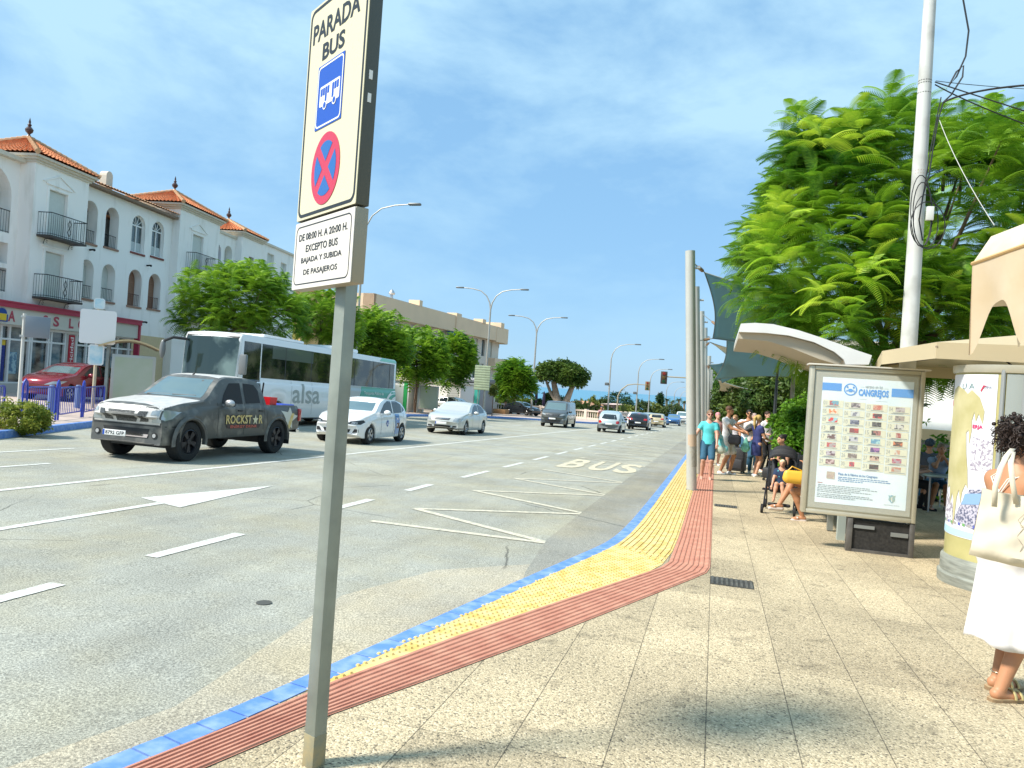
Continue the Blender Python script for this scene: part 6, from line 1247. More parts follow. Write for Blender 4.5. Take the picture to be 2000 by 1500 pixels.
t = thing('signal_cabinet', 'bright yellow bin at the kerb beyond the white masts', 'bin', (-1.55, 61.5, gz(61.5)), 0); mb = MB(); mb.add([(-.34, -.3, .0), (.34, -.3, 0), (.34, .3, 0), (-.34, .3, 0), (-.38, -.34, 1.05), (.38, -.34, 1.05), (.38, .34, 1.05), (-.38, .34, 1.05)], [(3, 2, 1, 0), (4, 5, 6, 7), (0, 1, 5, 4), (1, 2, 6, 5), (2, 3, 7, 6), (3, 0, 4, 7)]); obj('body', mb, mat('bin_yellow', (.78, .66, .0), .4), t); mb = MB(); mb.bbox(-.40, .40, -.36, .36, 1.05, 1.2, .05); obj('lid', mb, mat('bin_lid', (.55, .58, .02), .4), t)
t.name = 'waste_bin'
# folded parasols / cypress, young araucaria
for px_, top_, lab_ in ((1049, 757, 'dark folded parasol left of the ficus'), (1064, 764, 'dark folded parasol nearest the ficus trunks')):
    y = 92; x, d = at_y(px_, y); h = D(px_, top_, d).z - gz(y); t = thing('folded_parasol', lab_, 'parasol', (x, y, gz(y)), 0, 'folded parasols'); mb = MB(); mb.lathe([(.08, h - 2.0), (.22, h - 1.6), (.15, h - .3), (.02, h)], n=8); obj('canopy', mb, mat('parasol_dark', (.03, .02, .05), .8), t); mb = MB(); mb.tube([(0, 0, 0), (0, 0, h - 1.9)], .04, 6); obj('pole', mb, M_GALV, t)
# ================================================================ far vegetation and houses below the square
def far_tree(kind, label, px, y, py_top, wpx, seed, zb_=None, m=None, thin=0):
    x, d = at_y(px, y); k = d / FPX; zt = D(px, py_top, d).z; z0 = terr(x, y) if zb_ is None else zb_; H_ = zt - z0; r = wpx * k / 2
    t = thing(kind, label, 'tree', (x, y, z0), 0, 'trees below the square'); m = m or M_FARG
    if kind == 'palm_tree':
        rs = np.random.RandomState(seed); n_ = 26; a = rs.rand(n_) * 2 * pi; e = rs.uniform(-.35, 1.1, n_); dr = np.stack([np.cos(a) * np.cos(e), np.sin(a) * np.cos(e), np.sin(e)], 1)
        V, F_ = scatter(frond_template(9, .26, .55, .05, 1), np.tile(np.array([[0, 0, H_ - r * .7]]), (n_, 1)), dirmats(dr), r * 1.05 * rs.uniform(.8, 1.1, n_)); npmesh('crown', V, F_, m, t); mb = MB(); mb.tube([(0, 0, 0), (.1, 0, H_ * .5), (0, 0, H_ - r * .7)], [.28, .2, .2], 8); obj('trunk', mb, M_BARKG, t)
    elif kind == 'cypress_tree':
        V, F_ = clumps([(0, 0, H_ * .35, r, r, H_ * .35), (0, 0, H_ * .68, r * .6, r * .6, H_ * .33)], 200, 4, .5, seed, .2); npmesh('crown', V, F_, m, t); mb = MB(); mb.tube([(0, 0, 0), (0, 0, H_ * .9)], [.2, .05], 6); obj('trunk', mb, M_BARK, t)
    else:
        hc = H_ * .2 if thin else max(H_ * .5, r * .6); V, F_ = clumps([(0, 0, H_ - hc, r, r, hc), (r * .5, 0, H_ - hc * 1.1, r * .6, r * .6, hc * .7), (-r * .5, 0, H_ - hc * 1.15, r * .6, r * .6, hc * .65)], 40 if thin else int(150 + r * 25), 5, max(.22 if thin else .32, r * .11), seed, r * .10, .7, -.7); npmesh('crown', V, F_, m, t); mb = MB(); tr_ = .05 if thin else .3; mb.tube([(0, 0, 0), (0, 0, H_ - hc * .8)], [tr_, tr_ * .6], 6); mb.tube([(0, 0, H_ - hc * 1.3), (r * .3, 0, H_ - hc)], [.15, .06], 6); obj('trunk', mb, M_BARK, t)
    return t
M_DG = leaf_mat('dark_far_leaf', (.015, .055, .02), (.05, .11, .03), .25, .15); M_YG = leaf_mat('yellow_far_leaf', (.12, .17, .03), (.28, .30, .06), .3, .15)
far_tree('broad_tree', 'wide dark rounded tree on the skyline behind the curved traffic light arm', 1208, 170, 768, 66, 1, m=M_DG)
far_tree('broad_tree', 'yellow green bush under the curved traffic light arm', 1226, 110, 792, 34, 2, m=M_YG)
far_tree('broad_tree', 'green tree left of the dark rounded tree', 1180, 130, 778, 26, 3); far_tree('broad_tree', 'tree behind the balustrade right of the tile roofed house', 1160, 120, 776, 22, 4, m=M_YG)
far_tree('broad_tree', 'low tree right of the yellow green bush', 1258, 125, 784, 34, 6); far_tree('broad_tree', 'low tree left of the cypress', 1279, 135, 786, 30, 7, m=M_YG)
far_tree('cypress_tree', 'thin dark araucaria on the skyline right of the traffic light', 1291, 140, 770, 10, 8, m=M_DG)
for i, (px_, y_, t_, w_) in enumerate(((1304, 150, 776, 16), (1314, 165, 780, 14), (1327, 150, 776, 15), (1338, 170, 782, 14), (1247, 160, 778, 13), (1270, 175, 782, 12))): far_tree('palm_tree', 'palm on the skyline, number %s from the left' % (['third', 'fourth', 'fifth', 'last', 'first', 'second'][i],), px_, y_, t_, w_, 30 + i)
far_tree('broad_tree', 'low olive tree between the palms and the masts', 1318, 130, 790, 44, 40); far_tree('cypress_tree', 'small pale araucaria left of the ficus trunks', 1073, 100, 770, 12, 41)
far_tree('broad_tree', 'dark tree behind the ficus trunks', 1090, 110, 772, 30, 42, m=M_DG); far_tree('broad_tree', 'low bush above the balustrade left of the ficus', 1028, 104, 779, 30, 43, m=M_YG); far_tree('broad_tree', 'bush above the balustrade behind the young jacaranda', 990, 102, 776, 40, 44, m=M_YG); far_tree('broad_tree', 'bush above the balustrade right of the tall lamp', 1052, 100, 780, 30, 45)
far_tree('broad_tree', 'small sapling with thin crown beside the direction sign', 965, 64, 752, 15, 46, zb_=gz(64), m=M_YG, thin=1); far_tree('broad_tree', 'green shrub mass right of the ficus', 1128, 115, 783, 26, 47)
# the scrubby slope down to the sea: one uncountable mass
rs = np.random.RandomState(9); n_ = 5200; yy = rs.uniform(105, 330, n_); xx = -rs.uniform(-.06, .36, n_) * yy + rs.randn(n_) * 2; keep = ~((xx > -12.5) & (xx < 1.5)); xx, yy = xx[keep], yy[keep]; zz_ = np.array([terr(a, b) for a, b in zip(xx, yy)]) + rs.rand(len(xx)) * 1.6
q = rs.randn(len(xx), 3); V, F_ = scatter(leaf_template(14, 1., 5, .1), np.stack([xx, yy, zz_], 1), dirmats(q), rs.uniform(1.0, 2.2, len(xx))); tag(npmesh('scrub', V, F_, M_FARG), kind='stuff')
def house(label, px, y, py_top, wpx, hpx, wall, roofc, seed=0):
    x, d = at_y(px, y); k = d / FPX; zt = D(px, py_top, d).z; z0 = terr(x, y); w2 = wpx * k / 2; t = thing('house', label, 'house', (x, y, z0), radians(-12), 'houses below the square'); H_ = zt - z0 - hpx * k
    mb = MB(); mb.box(-w2, w2, -3, 4, -1, H_); obj('wall', mb, mat('house_wall_%d' % seed, wall, .9), t, False); mb = MB(); mb.add([(-w2 - .4, -3.4, H_), (w2 + .4, -3.4, H_), (w2 + .4, 4.4, H_), (-w2 - .4, 4.4, H_), (-w2 * .5, .5, H_ + hpx * k), (w2 * .5, .5, H_ + hpx * k)], [(0, 1, 5, 4), (1, 2, 5), (2, 3, 4, 5), (3, 0, 4), (3, 2, 1, 0)]); obj('roof', mb, mat('house_roof_%d' % seed, roofc, .9, var=.2), t, False)
    for s in (-.5, 0, .5): mb = MB(); mb.box(s * w2 - .4, s * w2 + .4, -3.05, -3.0, H_ - 2, H_ - .8); obj('window', mb, M_DARK, t, False)
house('house with a wide terracotta roof right of the ficus', 1138, 118, 783, 42, 8, (.6, .45, .36), (.50, .26, .15), 1); house('small pink flat topped house under the dark tree', 1202, 112, 788, 16, 2, (.62, .36, .30), (.6, .45, .4), 2); house('terracotta roof low behind the balustrade beside the van', 1172, 128, 790, 22, 5, (.6, .5, .42), (.46, .22, .13), 3)
# ================================================================ the near pavement: masts, sails, tree, panel, column
M_MAST = mat('mast_grey_paint', (.50, .50, .46), .4, .15, var=.05, vscale=2)
mast_px = [((1348, 957), (1345, 490)), ((1372, 926), (1356, 560)), ((1381, 905), (1367, 608)), ((1388, 890), (1374, 640)), ((1392, 880), (1382, 695)), ((1396, 872), (1386, 722)), ((1399, 866), (1390, 740))]
mlab = ['nearest and tallest looking white mast, standing on the yellow strip', 'second white mast, by the hand of the woman in turquoise', 'third white mast in the row', 'fourth white mast in the row', 'fifth white mast in the row', 'sixth white mast in the row', 'farthest white mast in the row']
MT = []
for i, (b, tp) in enumerate(mast_px):
    B_ = G(*b); B_ = Vector((-.37 + .02 * i, B_.y, gz(B_.y))); d = B_.dot(FW); T_ = D(tp[0] + 3, tp[1], d * .995); r = .105 if i < 4 else .10
    t = thing('sail_mast', mlab[i], 'mast', B_, 0, 'white masts along the kerb'); v = T_ - B_; MT.append((B_, T_))
    p = MB(); p.tube([(0, 0, -.05), v * .5, v], [r, r, r * .96], 16); obj('tube', p, M_MAST, t); p = MB(); p.lathe([(r * 1.25, 0), (r * 1.25, .015)], n=16); obj('base_ring', p, M_GALV, t)
    if i == 0:
        p = MB(); p.tube([v * .185, v * .235], r * 1.02, 16, False); obj('sticker', p, mat('tape_beige', (.55, .42, .30), .6), t)
        p = MB(); p.tube([v * .10, v * .185], r * 1.015, 16, False); obj('worn_patch', p, mat('scuffed', (.36, .35, .30), .7, var=.3, vscale=12), t)
    p = MB(); p.tube([v * .93 + Vector((r, 0, 0)), v * .93 + Vector((r + .1, 0, 0))], .03, 6); obj('lug', p, M_GALV, t)
M_SAIL = mat('sail_blue_grey', (.16, .35, .43), .8, var=.06, vscale=.6, transl=.35); M_SAILC = mat('sail_cream', (.70, .62, .48), .8, transl=.35)
def sail(label, C, m, sag=.16, n=18, group='shade sails over the pavement', belly=0.):
    A_, B_, C_, D_ = [Vector(c) for c in C]; t = thing('shade_sail', label, 'shade sail', A_, 0, group); cen = (A_ + B_ + C_ + D_) / 4; mb = MB(); vs = []
    for i in range(n + 1):
        for j in range(n + 1):
            u, v = i / n, j / n; p = A_ * (1 - u) * (1 - v) + B_ * u * (1 - v) + C_ * u * v + D_ * (1 - u) * v
            e = (4 * u * (1 - u)) * (abs(2 * v - 1) ** 3) + (4 * v * (1 - v)) * (abs(2 * u - 1) ** 3); p = p.lerp(cen, sag * e); p = p + Vector((0, 0, belly * 16 * u * v * (1 - u) * (1 - v))); vs.append(p - A_)
    mb.add(vs, [(i * (n + 1) + j, (i + 1) * (n + 1) + j, (i + 1) * (n + 1) + j + 1, i * (n + 1) + j + 1) for i in range(n) for j in range(n)])
    o = obj('cloth', mb, m, t); q = o.modifiers.new('s', 'SOLIDIFY'); q.thickness = .006
    ed = MB(); 
    for I in ([i * (n + 1) for i in range(n + 1)], [i * (n + 1) + n for i in range(n + 1)], list(range(n + 1)), [n * (n + 1) + j for j in range(n + 1)]): ed.tube([vs[k] for k in I], .012, 5)
    obj('hem', ed, mat('sail_hem', (.16, .20, .20), .7), t); return t
pA = [D(1376, 532, 16.2), D(1640, 590, 13.9), D(1590, 705, 18), D(1392, 661, 19.8)]; sail('large blue grey sail tied to the nearest mast', pA, M_SAIL, .11)
pB = [D(1419, 650, 20.5), D(1640, 672, 18.5), D(1540, 736, 25), D(1396, 741, 27)]; sail('second blue grey sail, lower and farther', pB, M_SAIL, .12)
pC = [D(1384, 712, 27), D(1420, 706, 24), D(1500, 716, 27), D(1410, 748, 32)]; sail('small blue grey sail behind the second one', pC, M_SAIL, .12)
pD = [D(1386, 668, 24), D(1421, 679, 24), D(1428, 700, 27), D(1399, 676, 27)]; sail('narrow cream sail seen edge on between the masts', pD, M_SAILC, .08)
pE = [D(1402, 742, 33), D(1470, 762, 31), D(1462, 772, 36), D(1402, 768, 36)]; sail('cream sail low over the hedge', pE, M_SAILC, .14)
pF = [D(1480, 736, 33), D(1545, 742, 31), D(1550, 760, 36), D(1490, 752, 36)]; sail('cream sail behind the slim black post', pF, M_SAILC, .14)
for lab_, a, b in (('steel tie from the nearest mast to the large sail', MT[0][1] + Vector((.08, 0, -.25)), pA[0]), ('steel tie between the second mast and the large sail', MT[1][0].lerp(MT[1][1], .71), pA[3]), ('steel tie from the third mast to the second sail', MT[2][1] + Vector((.05, 0, -.1)), pB[0]), ('steel tie from the fourth mast to the small sails', MT[3][0].lerp(MT[3][1], .85), pD[0]), ('low steel tie to the small blue grey sail', MT[4][0].lerp(MT[4][1], .85), pC[0])):
    a, b = Vector(a), Vector(b); t = thing('sail_tie', lab_, 'cable', a, 0, 'ties between masts and sails'); mb = MB(); mb.tube([(0, 0, 0), (b - a)], .014, 6); obj('rod', mb, M_GALV, t); mb = MB(); mb.tube([(b - a) * .45, (b - a) * .8], .04, 6); obj('turnbuckle', mb, mat('rusty_turnbuckle', (.30, .18, .10), .7, .3), t)
# ---- the big jacaranda
c1 = D(1745, 480, 14.2); tb = (c1.x + .2, c1.y + .6)
lob = [lobe_px(1750, 470, 14.4, 2.8, 2.25), lobe_px(1990, 455, 15.0, 2.9, 2.4), lobe_px(1600, 530, 13.2, 1.25, 1.2), lobe_px(1620, 370, 14.2, 1.35, 1.2), lobe_px(1700, 620, 13.0, 1.7, 1.1), lobe_px(1860, 640, 13.2, 1.5, 1.0), lobe_px(1520, 470, 14.0, .5, .5)]
jac_tree('huge feathery jacaranda filling the right of the view behind the bus shelter', tb[0], tb[1], lob, (tb[0], tb[1], 2.6), .17, 470, 9, .72, FR_N, M_JAC, 77, None)
t_ = bpy.context.scene.objects['jacaranda_tree.006'] if 'jacaranda_tree.006' in bpy.context.scene.objects else None
# shoots standing up out of the crown
big = [o for o in COL.objects if o.name.startswith('jacaranda_tree') and 'huge' in o.get('label', '')][0]
rs = np.random.RandomState(4); pos = []; dr = []; sc = []; st_mb = MB()
for px_, py_, h_ in ((1573, 262, .55), (1680, 222, .75), (1752, 205, .8), (1640, 250, .6), (1505, 392, .5), (1470, 470, .4), (1920, 200, 1.15), (1540, 320, .45), (1850, 250, .7), (1990, 240, .8), (1960, 290, .5), (1880, 300, .5)):
    q = D(px_, py_, 14.0) - big.location; base_ = q - Vector((0, 0, h_)); st_mb.tube([base_ - Vector((0, 0, .5)), base_, q - Vector((0, 0, .1))], [.03, .02, .008], 5)
    for lev in range(7):
        hh = lev / 6; c_ = base_.lerp(q, hh * .92)
        for k in range(5): a = k * 2 * pi / 5 + lev * .8; dr.append((cos(a), sin(a), .10 + .75 * hh ** 2)); pos.append(tuple(c_)); sc.append(.62 * (1.12 - .5 * hh) * rs.uniform(.85, 1.1))
V, F_ = scatter(FR_N, np.array(pos), dirmats(np.array(dr)), np.array(sc)); npmesh('top_shoots', V, F_, M_JAC, big); obj('twigs', st_mb, M_BARK, big)
V, F_, _ = shoots([tuple(Vector(l[:3]) - big.location) + tuple(l[3:]) for l in (lobe_px(1610, 500, 12.4, 1.3, 1.0), lobe_px(1690, 560, 11.9, 1.4, .8), lobe_px(1620, 330, 13, 1.2, .9), lobe_px(1900, 520, 12.4, 1.6, 1.5))], 46, 8, .62, 91, FR_N, .85); npmesh('young_leaves', V, F_, leaf_mat('young_leaf', (.20, .42, .015), (.55, .66, .06), 1.2), big)
# hanging fronds under the crown, above the waiting people
pos = []; dr = []; sc = []
for k in range(90):
    px_, py_, dd = rs.uniform(1560, 1850), rs.uniform(655, 700), rs.uniform(12.8, 14.6); q = D(px_, py_ + (20 if px_ > 1540 else 0), dd) - big.location; a = rs.rand() * 2 * pi; pos.append(tuple(q)); dr.append((cos(a) * .6, sin(a) * .6, -.55)); sc.append(rs.uniform(.5, .8))
V, F_ = scatter(FR_N, np.array(pos), dirmats(np.array(dr)), np.array(sc)); npmesh('hanging_fronds', V, F_, M_JAC, big)
jt = D(2150, 470, 19); jac_tree('second jacaranda behind the kiosk at the right edge', jt.x, jt.y, [(jt.x, jt.y, 4.6, 3.0, 3.0, 2.3), (jt.x - 2.2, jt.y + 1.5, 4.2, 2.2, 2.2, 1.9)], (jt.x, jt.y, 2.6), .16, 150, 8, .7, FR_M, M_JAC, 78, None)
# ---- utility pole with cables
ub = D(1772, 760, 10.9); uy = ub.y; t = thing('utility_pole', 'tall pale utility pole with coiled black cables, behind the poster panel', 'pole', (ub.x, uy, gz(uy)), 0); Tq = D(1817, 0, 10.9); zt = Tq.z - gz(uy); tx = Tq.x - ub.x
v1 = Vector((tx * 1.3, 0, zt + 2.2)); p = MB(); p.tube([(0, 0, -.05), v1 * .33, v1], [.122, .112, .072], 18); obj('pole', p, mat('pole_whitewash', (.54, .55, .53), .7, c2=(.28, .27, .24), vscale=1.6, thr=(.48, .70), det=7), t)
def up(px, py, d=10.72): return D(px, py, d) - t.location
M_CAB = mat('black_cable', (.012, .012, .014), .5)
for nm, pts, r in (('cable_loop', [up(1876, -30), up(1892, 60), up(1886, 110), up(1868, 150), up(1853, 168), up(1868, 140), up(1882, 128), up(1880, 150), up(1858, 185), up(1842, 200)], .012), ('down_cable', [up(1842, 200), up(1832, 235), up(1822, 290), up(1815, 340), up(1803, 380), up(1795, 430), up(1802, 470)], .010), ('down_cable', [up(1838, 190), up(1828, 240), up(1816, 300), up(1808, 350), up(1800, 400)], .008)):
    p = MB(); p.tube(pts, r, 6); obj(nm, p, M_CAB, t)
p = MB()
for k, (rx, ry, cx, cy) in enumerate(((19, 62, 1802, 418), (22, 52, 1808, 432), (17, 70, 1799, 412), (26, 46, 1812, 440))):
    p.tube([up(cx + rx * sin(a) * (1 + .1 * k), cy + ry * cos(a), 10.68 - .015 * k) for a in np.linspace(.3, 2 * pi + .3, 22)], .0075, 5)
obj('cable_coil', p, M_CAB, t)
for py_ in (158, 163, 182, 335, 341, 430): p = MB(); f_ = (D(1800, py_, 10.9).z - gz(uy)) / v1.z; c_ = v1 * f_; r_ = .122 - .05 * f_ + .004; p.tube([c_ - Vector((0, 0, .006)), c_ + Vector((0, 0, .006))], r_, 16); obj('steel_band', p, mat('band_dark', (.05, .045, .04), .6) if py_ < 200 else mat('band_tan', (.40, .22, .12), .7), t)
p = MB(); c_ = up(1816, 417, 10.66); p.bbox(c_.x - .05, c_.x + .05, c_.y - .03, c_.y + .03, c_.z - .10, c_.z + .10, .008); obj('junction_box', p, mat('box_pale', (.62, .62, .58), .5), t)
for lab_, a, b, c_ in (('thick black cable running right from the pole', (1842, 200, 10.72), (1910, 166, 10.6), (2100, 162, 10)), ('black cable falling to the right edge, upper', (1826, 160, 10.78), (1900, 185, 10.6), (2100, 248, 10)), ('black cable falling to the right edge, lower', (1826, 165, 10.78), (1900, 208, 10.7), (2100, 278, 10.4)), ('thin pale drop wire from the pole to the awning', (1835, 235, 10.7), (1870, 330, 10.2), (1942, 440, 9.6)), ('fine wire between the pole and the right edge', (1828, 158, 10.8), (1900, 168, 11), (2100, 180, 11.5))):
    a, b, c_ = D(*a), D(*b), D(*c_); P_ = [a * (1 - s) * (1 - s) + b * 2 * s * (1 - s) + c_ * s * s for s in np.linspace(0, 1, 14)]; o = thing('overhead_cable', lab_, 'cable', a, 0, 'cables from the utility pole'); p = MB(); p.tube([q - a for q in P_], .014 if 'thick' in lab_ else .009 if 'black' in lab_ else .005, 6); obj('wire', p, M_CAB if 'pale' not in lab_ else mat('pale_wire', (.5, .5, .45), .6), o)
# ---- bus shelter roof (curved cantilever) over the seated people
sh0 = D(1445, 700, 10.9); t = thing('bus_shelter', 'curved white cantilever roof of the near bus shelter behind the poster panel', 'bus shelter', (1.9, 11.35, gz(11.35)), 0); zb_ = gz(11.35)
def sp(px, py): q = AYp(px, py, 11.35); return (q.x - 1.9, q.z - zb_)
def AYp(px, py, y): d = ray(px, py); return Vector((0, 0, CAM_H)) + d * (y / d.y)
topc = [sp(*q) for q in ((1447, 632), (1475, 630.5), (1510, 633), (1560, 645), (1600, 658), (1640, 672), (1670, 683), (1703, 694))]; botc = [sp(*q) for q in ((1697, 712), (1652, 712), (1648, 702), (1630, 687), (1590, 668), (1540, 655), (1495, 650), (1443, 648))]
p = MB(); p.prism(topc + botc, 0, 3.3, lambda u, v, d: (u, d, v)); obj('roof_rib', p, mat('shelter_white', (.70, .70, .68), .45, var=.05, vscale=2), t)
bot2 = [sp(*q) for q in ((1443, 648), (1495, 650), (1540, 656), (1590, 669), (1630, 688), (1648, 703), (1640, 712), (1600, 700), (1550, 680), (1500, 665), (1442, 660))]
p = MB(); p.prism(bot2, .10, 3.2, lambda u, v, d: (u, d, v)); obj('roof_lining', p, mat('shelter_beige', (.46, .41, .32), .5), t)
p = MB()
for yy in (.5, 2.8): p.box(.18, .30, yy - .05, yy + .05, 0, 2.3); 
obj('column_post', p, M_GALV, t)
p = MB(); p.box(.26, .28, .6, 2.7, .4, 2.0); obj('back_glass', p, mat('shelter_clear', (.30, .36, .33), .08, spec=.8, alpha=.35), t)
p = MB(); p.box(-.35, .10, .3, 3.0, .42, .46); p.box(-.18, -.10, .6, .68, 0, .42); p.box(-.18, -.10, 2.5, 2.58, 0, .42); obj('seat', p, M_GALV, t)
p = MB(); p.box(-.06 - .1, .04 - .1, -.20, -.10, 0, .34); obj('stub_post', p, mat('stub_pale', (.44, .50, .46), .5, .4), t)
# ---- the poster panel
TL, TR, BL_, BR = D(1573, 712, 9.62), D(1811, 722, 9.25), D(1562, 1003, 9.62), D(1790, 1020, 9.25)
O = (BL_ + BR) / 2; ex = (BR - BL_); ex.z = 0; wd2 = ex.length / 2; ex.normalize(); zt_, zb2 = (TL.z + TR.z) / 2 - .01, (BL_.z + BR.z) / 2
ang = math.atan2(ex.y, ex.x); tz = gz(O.y); t = thing('poster_panel', 'free standing poster panel with the crab square programme of thirty one numbered days', 'poster panel', (O.x, O.y, tz), ang); zt_ -= tz; zb2 -= tz; W2 = wd2 * .985
M_AL = mat('panel_frame_champagne', (.50, .47, .37), .4, .45, var=.05); M_ALD = mat('panel_frame_inner', (.40, .40, .32), .45, .3)
p = MB(); p.box(-W2, W2, .0, .16, zb2, zt_, bev=.012); obj('case', p, M_AL, t)
p = MB(); i1 = .055
for a, b, c_, d_ in ((-W2 + .004, -W2 + i1, zb2 + .004, zt_ - .004), (W2 - i1, W2 - .004, zb2 + .004, zt_ - .004), (-W2 + i1 + .001, W2 - i1 - .001, zb2 + .004, zb2 + i1), (-W2 + i1 + .001, W2 - i1 - .001, zt_ - i1, zt_ - .004)): p.box(a, b, -.022, -.001, c_, d_, bev=.006)
obj('frame', p, M_AL, t)
p = MB(); p.box(-W2 - .03, W2 + .05, -.05, .21, zt_ + .001, zt_ + .022, bev=.004); obj('top_cap', p, mat('cap_pale', (.55, .52, .45), .5), t)
gx, gz0, gz1 = W2 - .07, zb2 + .075, zt_ - .075
p = MB(); p.box(-gx, gx, -.006, -.002, gz0, gz1); obj('surround', p, M_ALD, t)
px0, px1, pz0, pz1 = -gx + .085, gx - .055, gz0 + .075, gz1 - .07; PW, PH = px1 - px0, pz1 - pz0
p = MB(); nn = 16; rs = np.random.RandomState(2); vs = [(px0 + PW * i / nn, -.0085 - .0022 * (rs.rand()) * (0 < i < nn), pz0 + PH * j / nn) for j in range(nn + 1) for i in range(nn + 1)]; p.add(vs, [(j * (nn + 1) + i, j * (nn + 1) + i + 1, (j + 1) * (nn + 1) + i + 1, (j + 1) * (nn + 1) + i) for j in range(nn) for i in range(nn)])
po = obj('poster', p, mat('poster_paper', (.62, .74, .78), .35, c2=(.72, .80, .82), vscale=2.2, coat=.6), t)
def PX(u): return px0 + u * PW
def PZ(v): return pz1 - v * PH
def prect(nm, u0, u1, v0, v1, m, y=-.012, par=None): p = MB(); p.add([(PX(u0), y, PZ(v1)), (PX(u1), y, PZ(v1)), (PX(u1), y, PZ(v0)), (PX(u0), y, PZ(v0))], [(0, 1, 2, 3)]); return obj(nm, p, m, par or po, False, False)
def ptext(s, u0, u1, v0, v1, m, y=-.0128, bold=0., nm='lettering'):
    tt = text_mb(s, 1, bold, res=2); X = [v[0] for v in tt.v]; Yv = [v[1] for v in tt.v]; a, b, c_, d_ = min(X), max(X), min(Yv), max(Yv)
    tt.v = [(PX(u0 + (v[0] - a) / (b - a) * (u1 - u0)), y, PZ(v1 - (v[1] - c_) / (d_ - c_) * (v1 - v0))) for v in tt.v]; return obj(nm, tt, m, po, False, False)
M_PB = mat('poster_blue_band', (.04, .27, .66), .4); M_PBD = mat('poster_blue_text', (.03, .17, .42), .4); M_PG = mat('poster_grey_text', (.22, .27, .30), .5); M_CARD = mat('poster_card', (.66, .66, .50), .5, var=.04, vscale=9)
prect('band', .0, .215, .045, .105, M_PB); prect('band', .765, 1.0, .060, .125, M_PB)
p = MB(); cu, cv, r_ = PX(.315), PZ(.088), .078
p.add([(cu + r_ * cos(a), -.0125, cv + r_ * 1.0 * sin(a)) for a in np.linspace(0, 2 * pi, 33)[:-1]] + [(cu + r_ * .82 * cos(a), -.0125, cv + r_ * .82 * sin(a)) for a in np.linspace(0, 2 * pi, 33)[:-1]], [(k, (k + 1) % 32, 32 + (k + 1) % 32, 32 + k) for k in range(32)])
p.add([(cu + .030 * cos(a), -.0125, cv - .012 + .022 * sin(a)) for a in np.linspace(0, 2 * pi, 17)[:-1]], [tuple(range(16))])
for s in (-1, 1):
    for k in range(3): q = Vector((cu + s * .03, 0, cv - .012 - .006 * k)); e = q + Vector((s * .022, 0, -.012 + .006 * (2 - k))); p.add([(q.x, -.0125, q.z), (e.x, -.0125, e.z), (e.x, -.0125, e.z + .004), (q.x, -.0125, q.z + .005)], [(0, 1, 2, 3)])
    p.add([(cu + s * .02, -.0125, cv + .006), (cu + s * .034, -.0125, cv + .02), (cu + s * .038, -.0125, cv + .017)], [(0, 1, 2)]); p.add([(cu + s * .036 + .013 * cos(a), -.0125, cv + .028 + .013 * sin(a)) for a in np.linspace(.6, 5.4, 9)], [tuple(range(9))])
obj('crab_badge', p, M_PB, po, False, False)
ptext('verano en las', .475, .665, .042, .070, M_PG); ptext('CANGREJOS', .405, .735, .078, .150, M_PB, bold=.05)
for u0, u1, v in ((.42, .465, .062), (.675, .73, .066), (.40, .50, .158), (.60, .73, .166)): prect('rule', u0, u1, v, v + .0015, M_PG)
pals = [((.42, .08, .08), (.12, .35, .45)), ((.55, .48, .48), (.12, .10, .11)), ((.50, .10, .06), (.6, .35, .25)), ((.25, .2, .2), (.45, .42, .42)), ((.75, .18, .02), (.7, .65, .5)), ((.6, .62, .6), (.2, .2, .25)), ((.06, .01, .02), (.55, .05, .05)), ((.18, .16, .15), (.35, .3, .26)), ((.65, .02, .02), (.3, .55, .6)), ((.05, .06, .12), (.2, .22, .3)), ((.01, .01, .012), (.1, .1, .1)), ((.6, .6, .55), (.05, .05, .08)), ((.3, .28, .27), (.05, .04, .05)), ((.5, .03, .03), (.2, .03, .04)), ((.02, .02, .02), (.4, .15, .13)), ((.35, .05, .05), (.5, .3, .25)), ((.6, .6, .58), (.12, .05, .05)), ((.02, .03, .05), (.5, .5, .55)), ((.35, .6, .6), (.1, .3, .45)), ((.65, .18, .05), (.06, .02, .01)), ((.5, .06, .06), (.4, .35, .35)), ((.2, .2, .21), (.35, .36, .38)), ((.06, .03, .16), (.4, .15, .4)), ((.6, .58, .5), (.55, .3, .2)), ((.12, .05, .07), (.5, .45, .5)), ((.18, .14, .12), (.4, .36, .34)), ((.05, .01, .01), (.6, .4, .3)), ((.45, .05, .1), (.4, .3, .35)), ((.55, .4, .4), (.2, .1, .1)), ((.65, .06, .08), (.3, .05, .08)), ((.02, .01, .01), (.08, .03, .02)), ((.45, .42, .35), (.5, .2, .12))]
for k in range(32):
    r_, c_ = divmod(k, 4); u0 = .018 + c_ * .242 - r_ * .000; v0 = .180 + r_ * .0665 + c_ * .006; cd_ = prect('day_card', u0, u0 + .232, v0, v0 + .060, M_CARD)
    num = '%02d' % (k + 1) if k < 31 else '01'; ptext(num, u0 + .006, u0 + .046, v0 + .008, v0 + .040, M_PG, bold=-.006)
    wq = .10 if k not in (12, 15, 23, 29) else .055; a, b = pals[k]; m_ = mat('day_picture_%02d' % k, a, .5, c2=b, vscale=24, thr=(.46, .54), det=3); pu = u0 + .075 + (.10 - wq) / 2; prect('day_picture', pu, pu + wq, v0 + .006, v0 + .042, m_, -.0135)
    prect('caption', u0 + .05, u0 + .19 + .03 * (k % 2), v0 + .0475, v0 + .0515, M_PG, -.0135)
    if k % 3 == 0: prect('caption', u0 + .03, u0 + .16, v0 + .0535, v0 + .0565, M_PG, -.0135)
prect('map', .115, .205, .748, .805, mat('poster_map', (.55, .5, .36), .5, c2=(.4, .3, .25), vscale=22), -.0135)
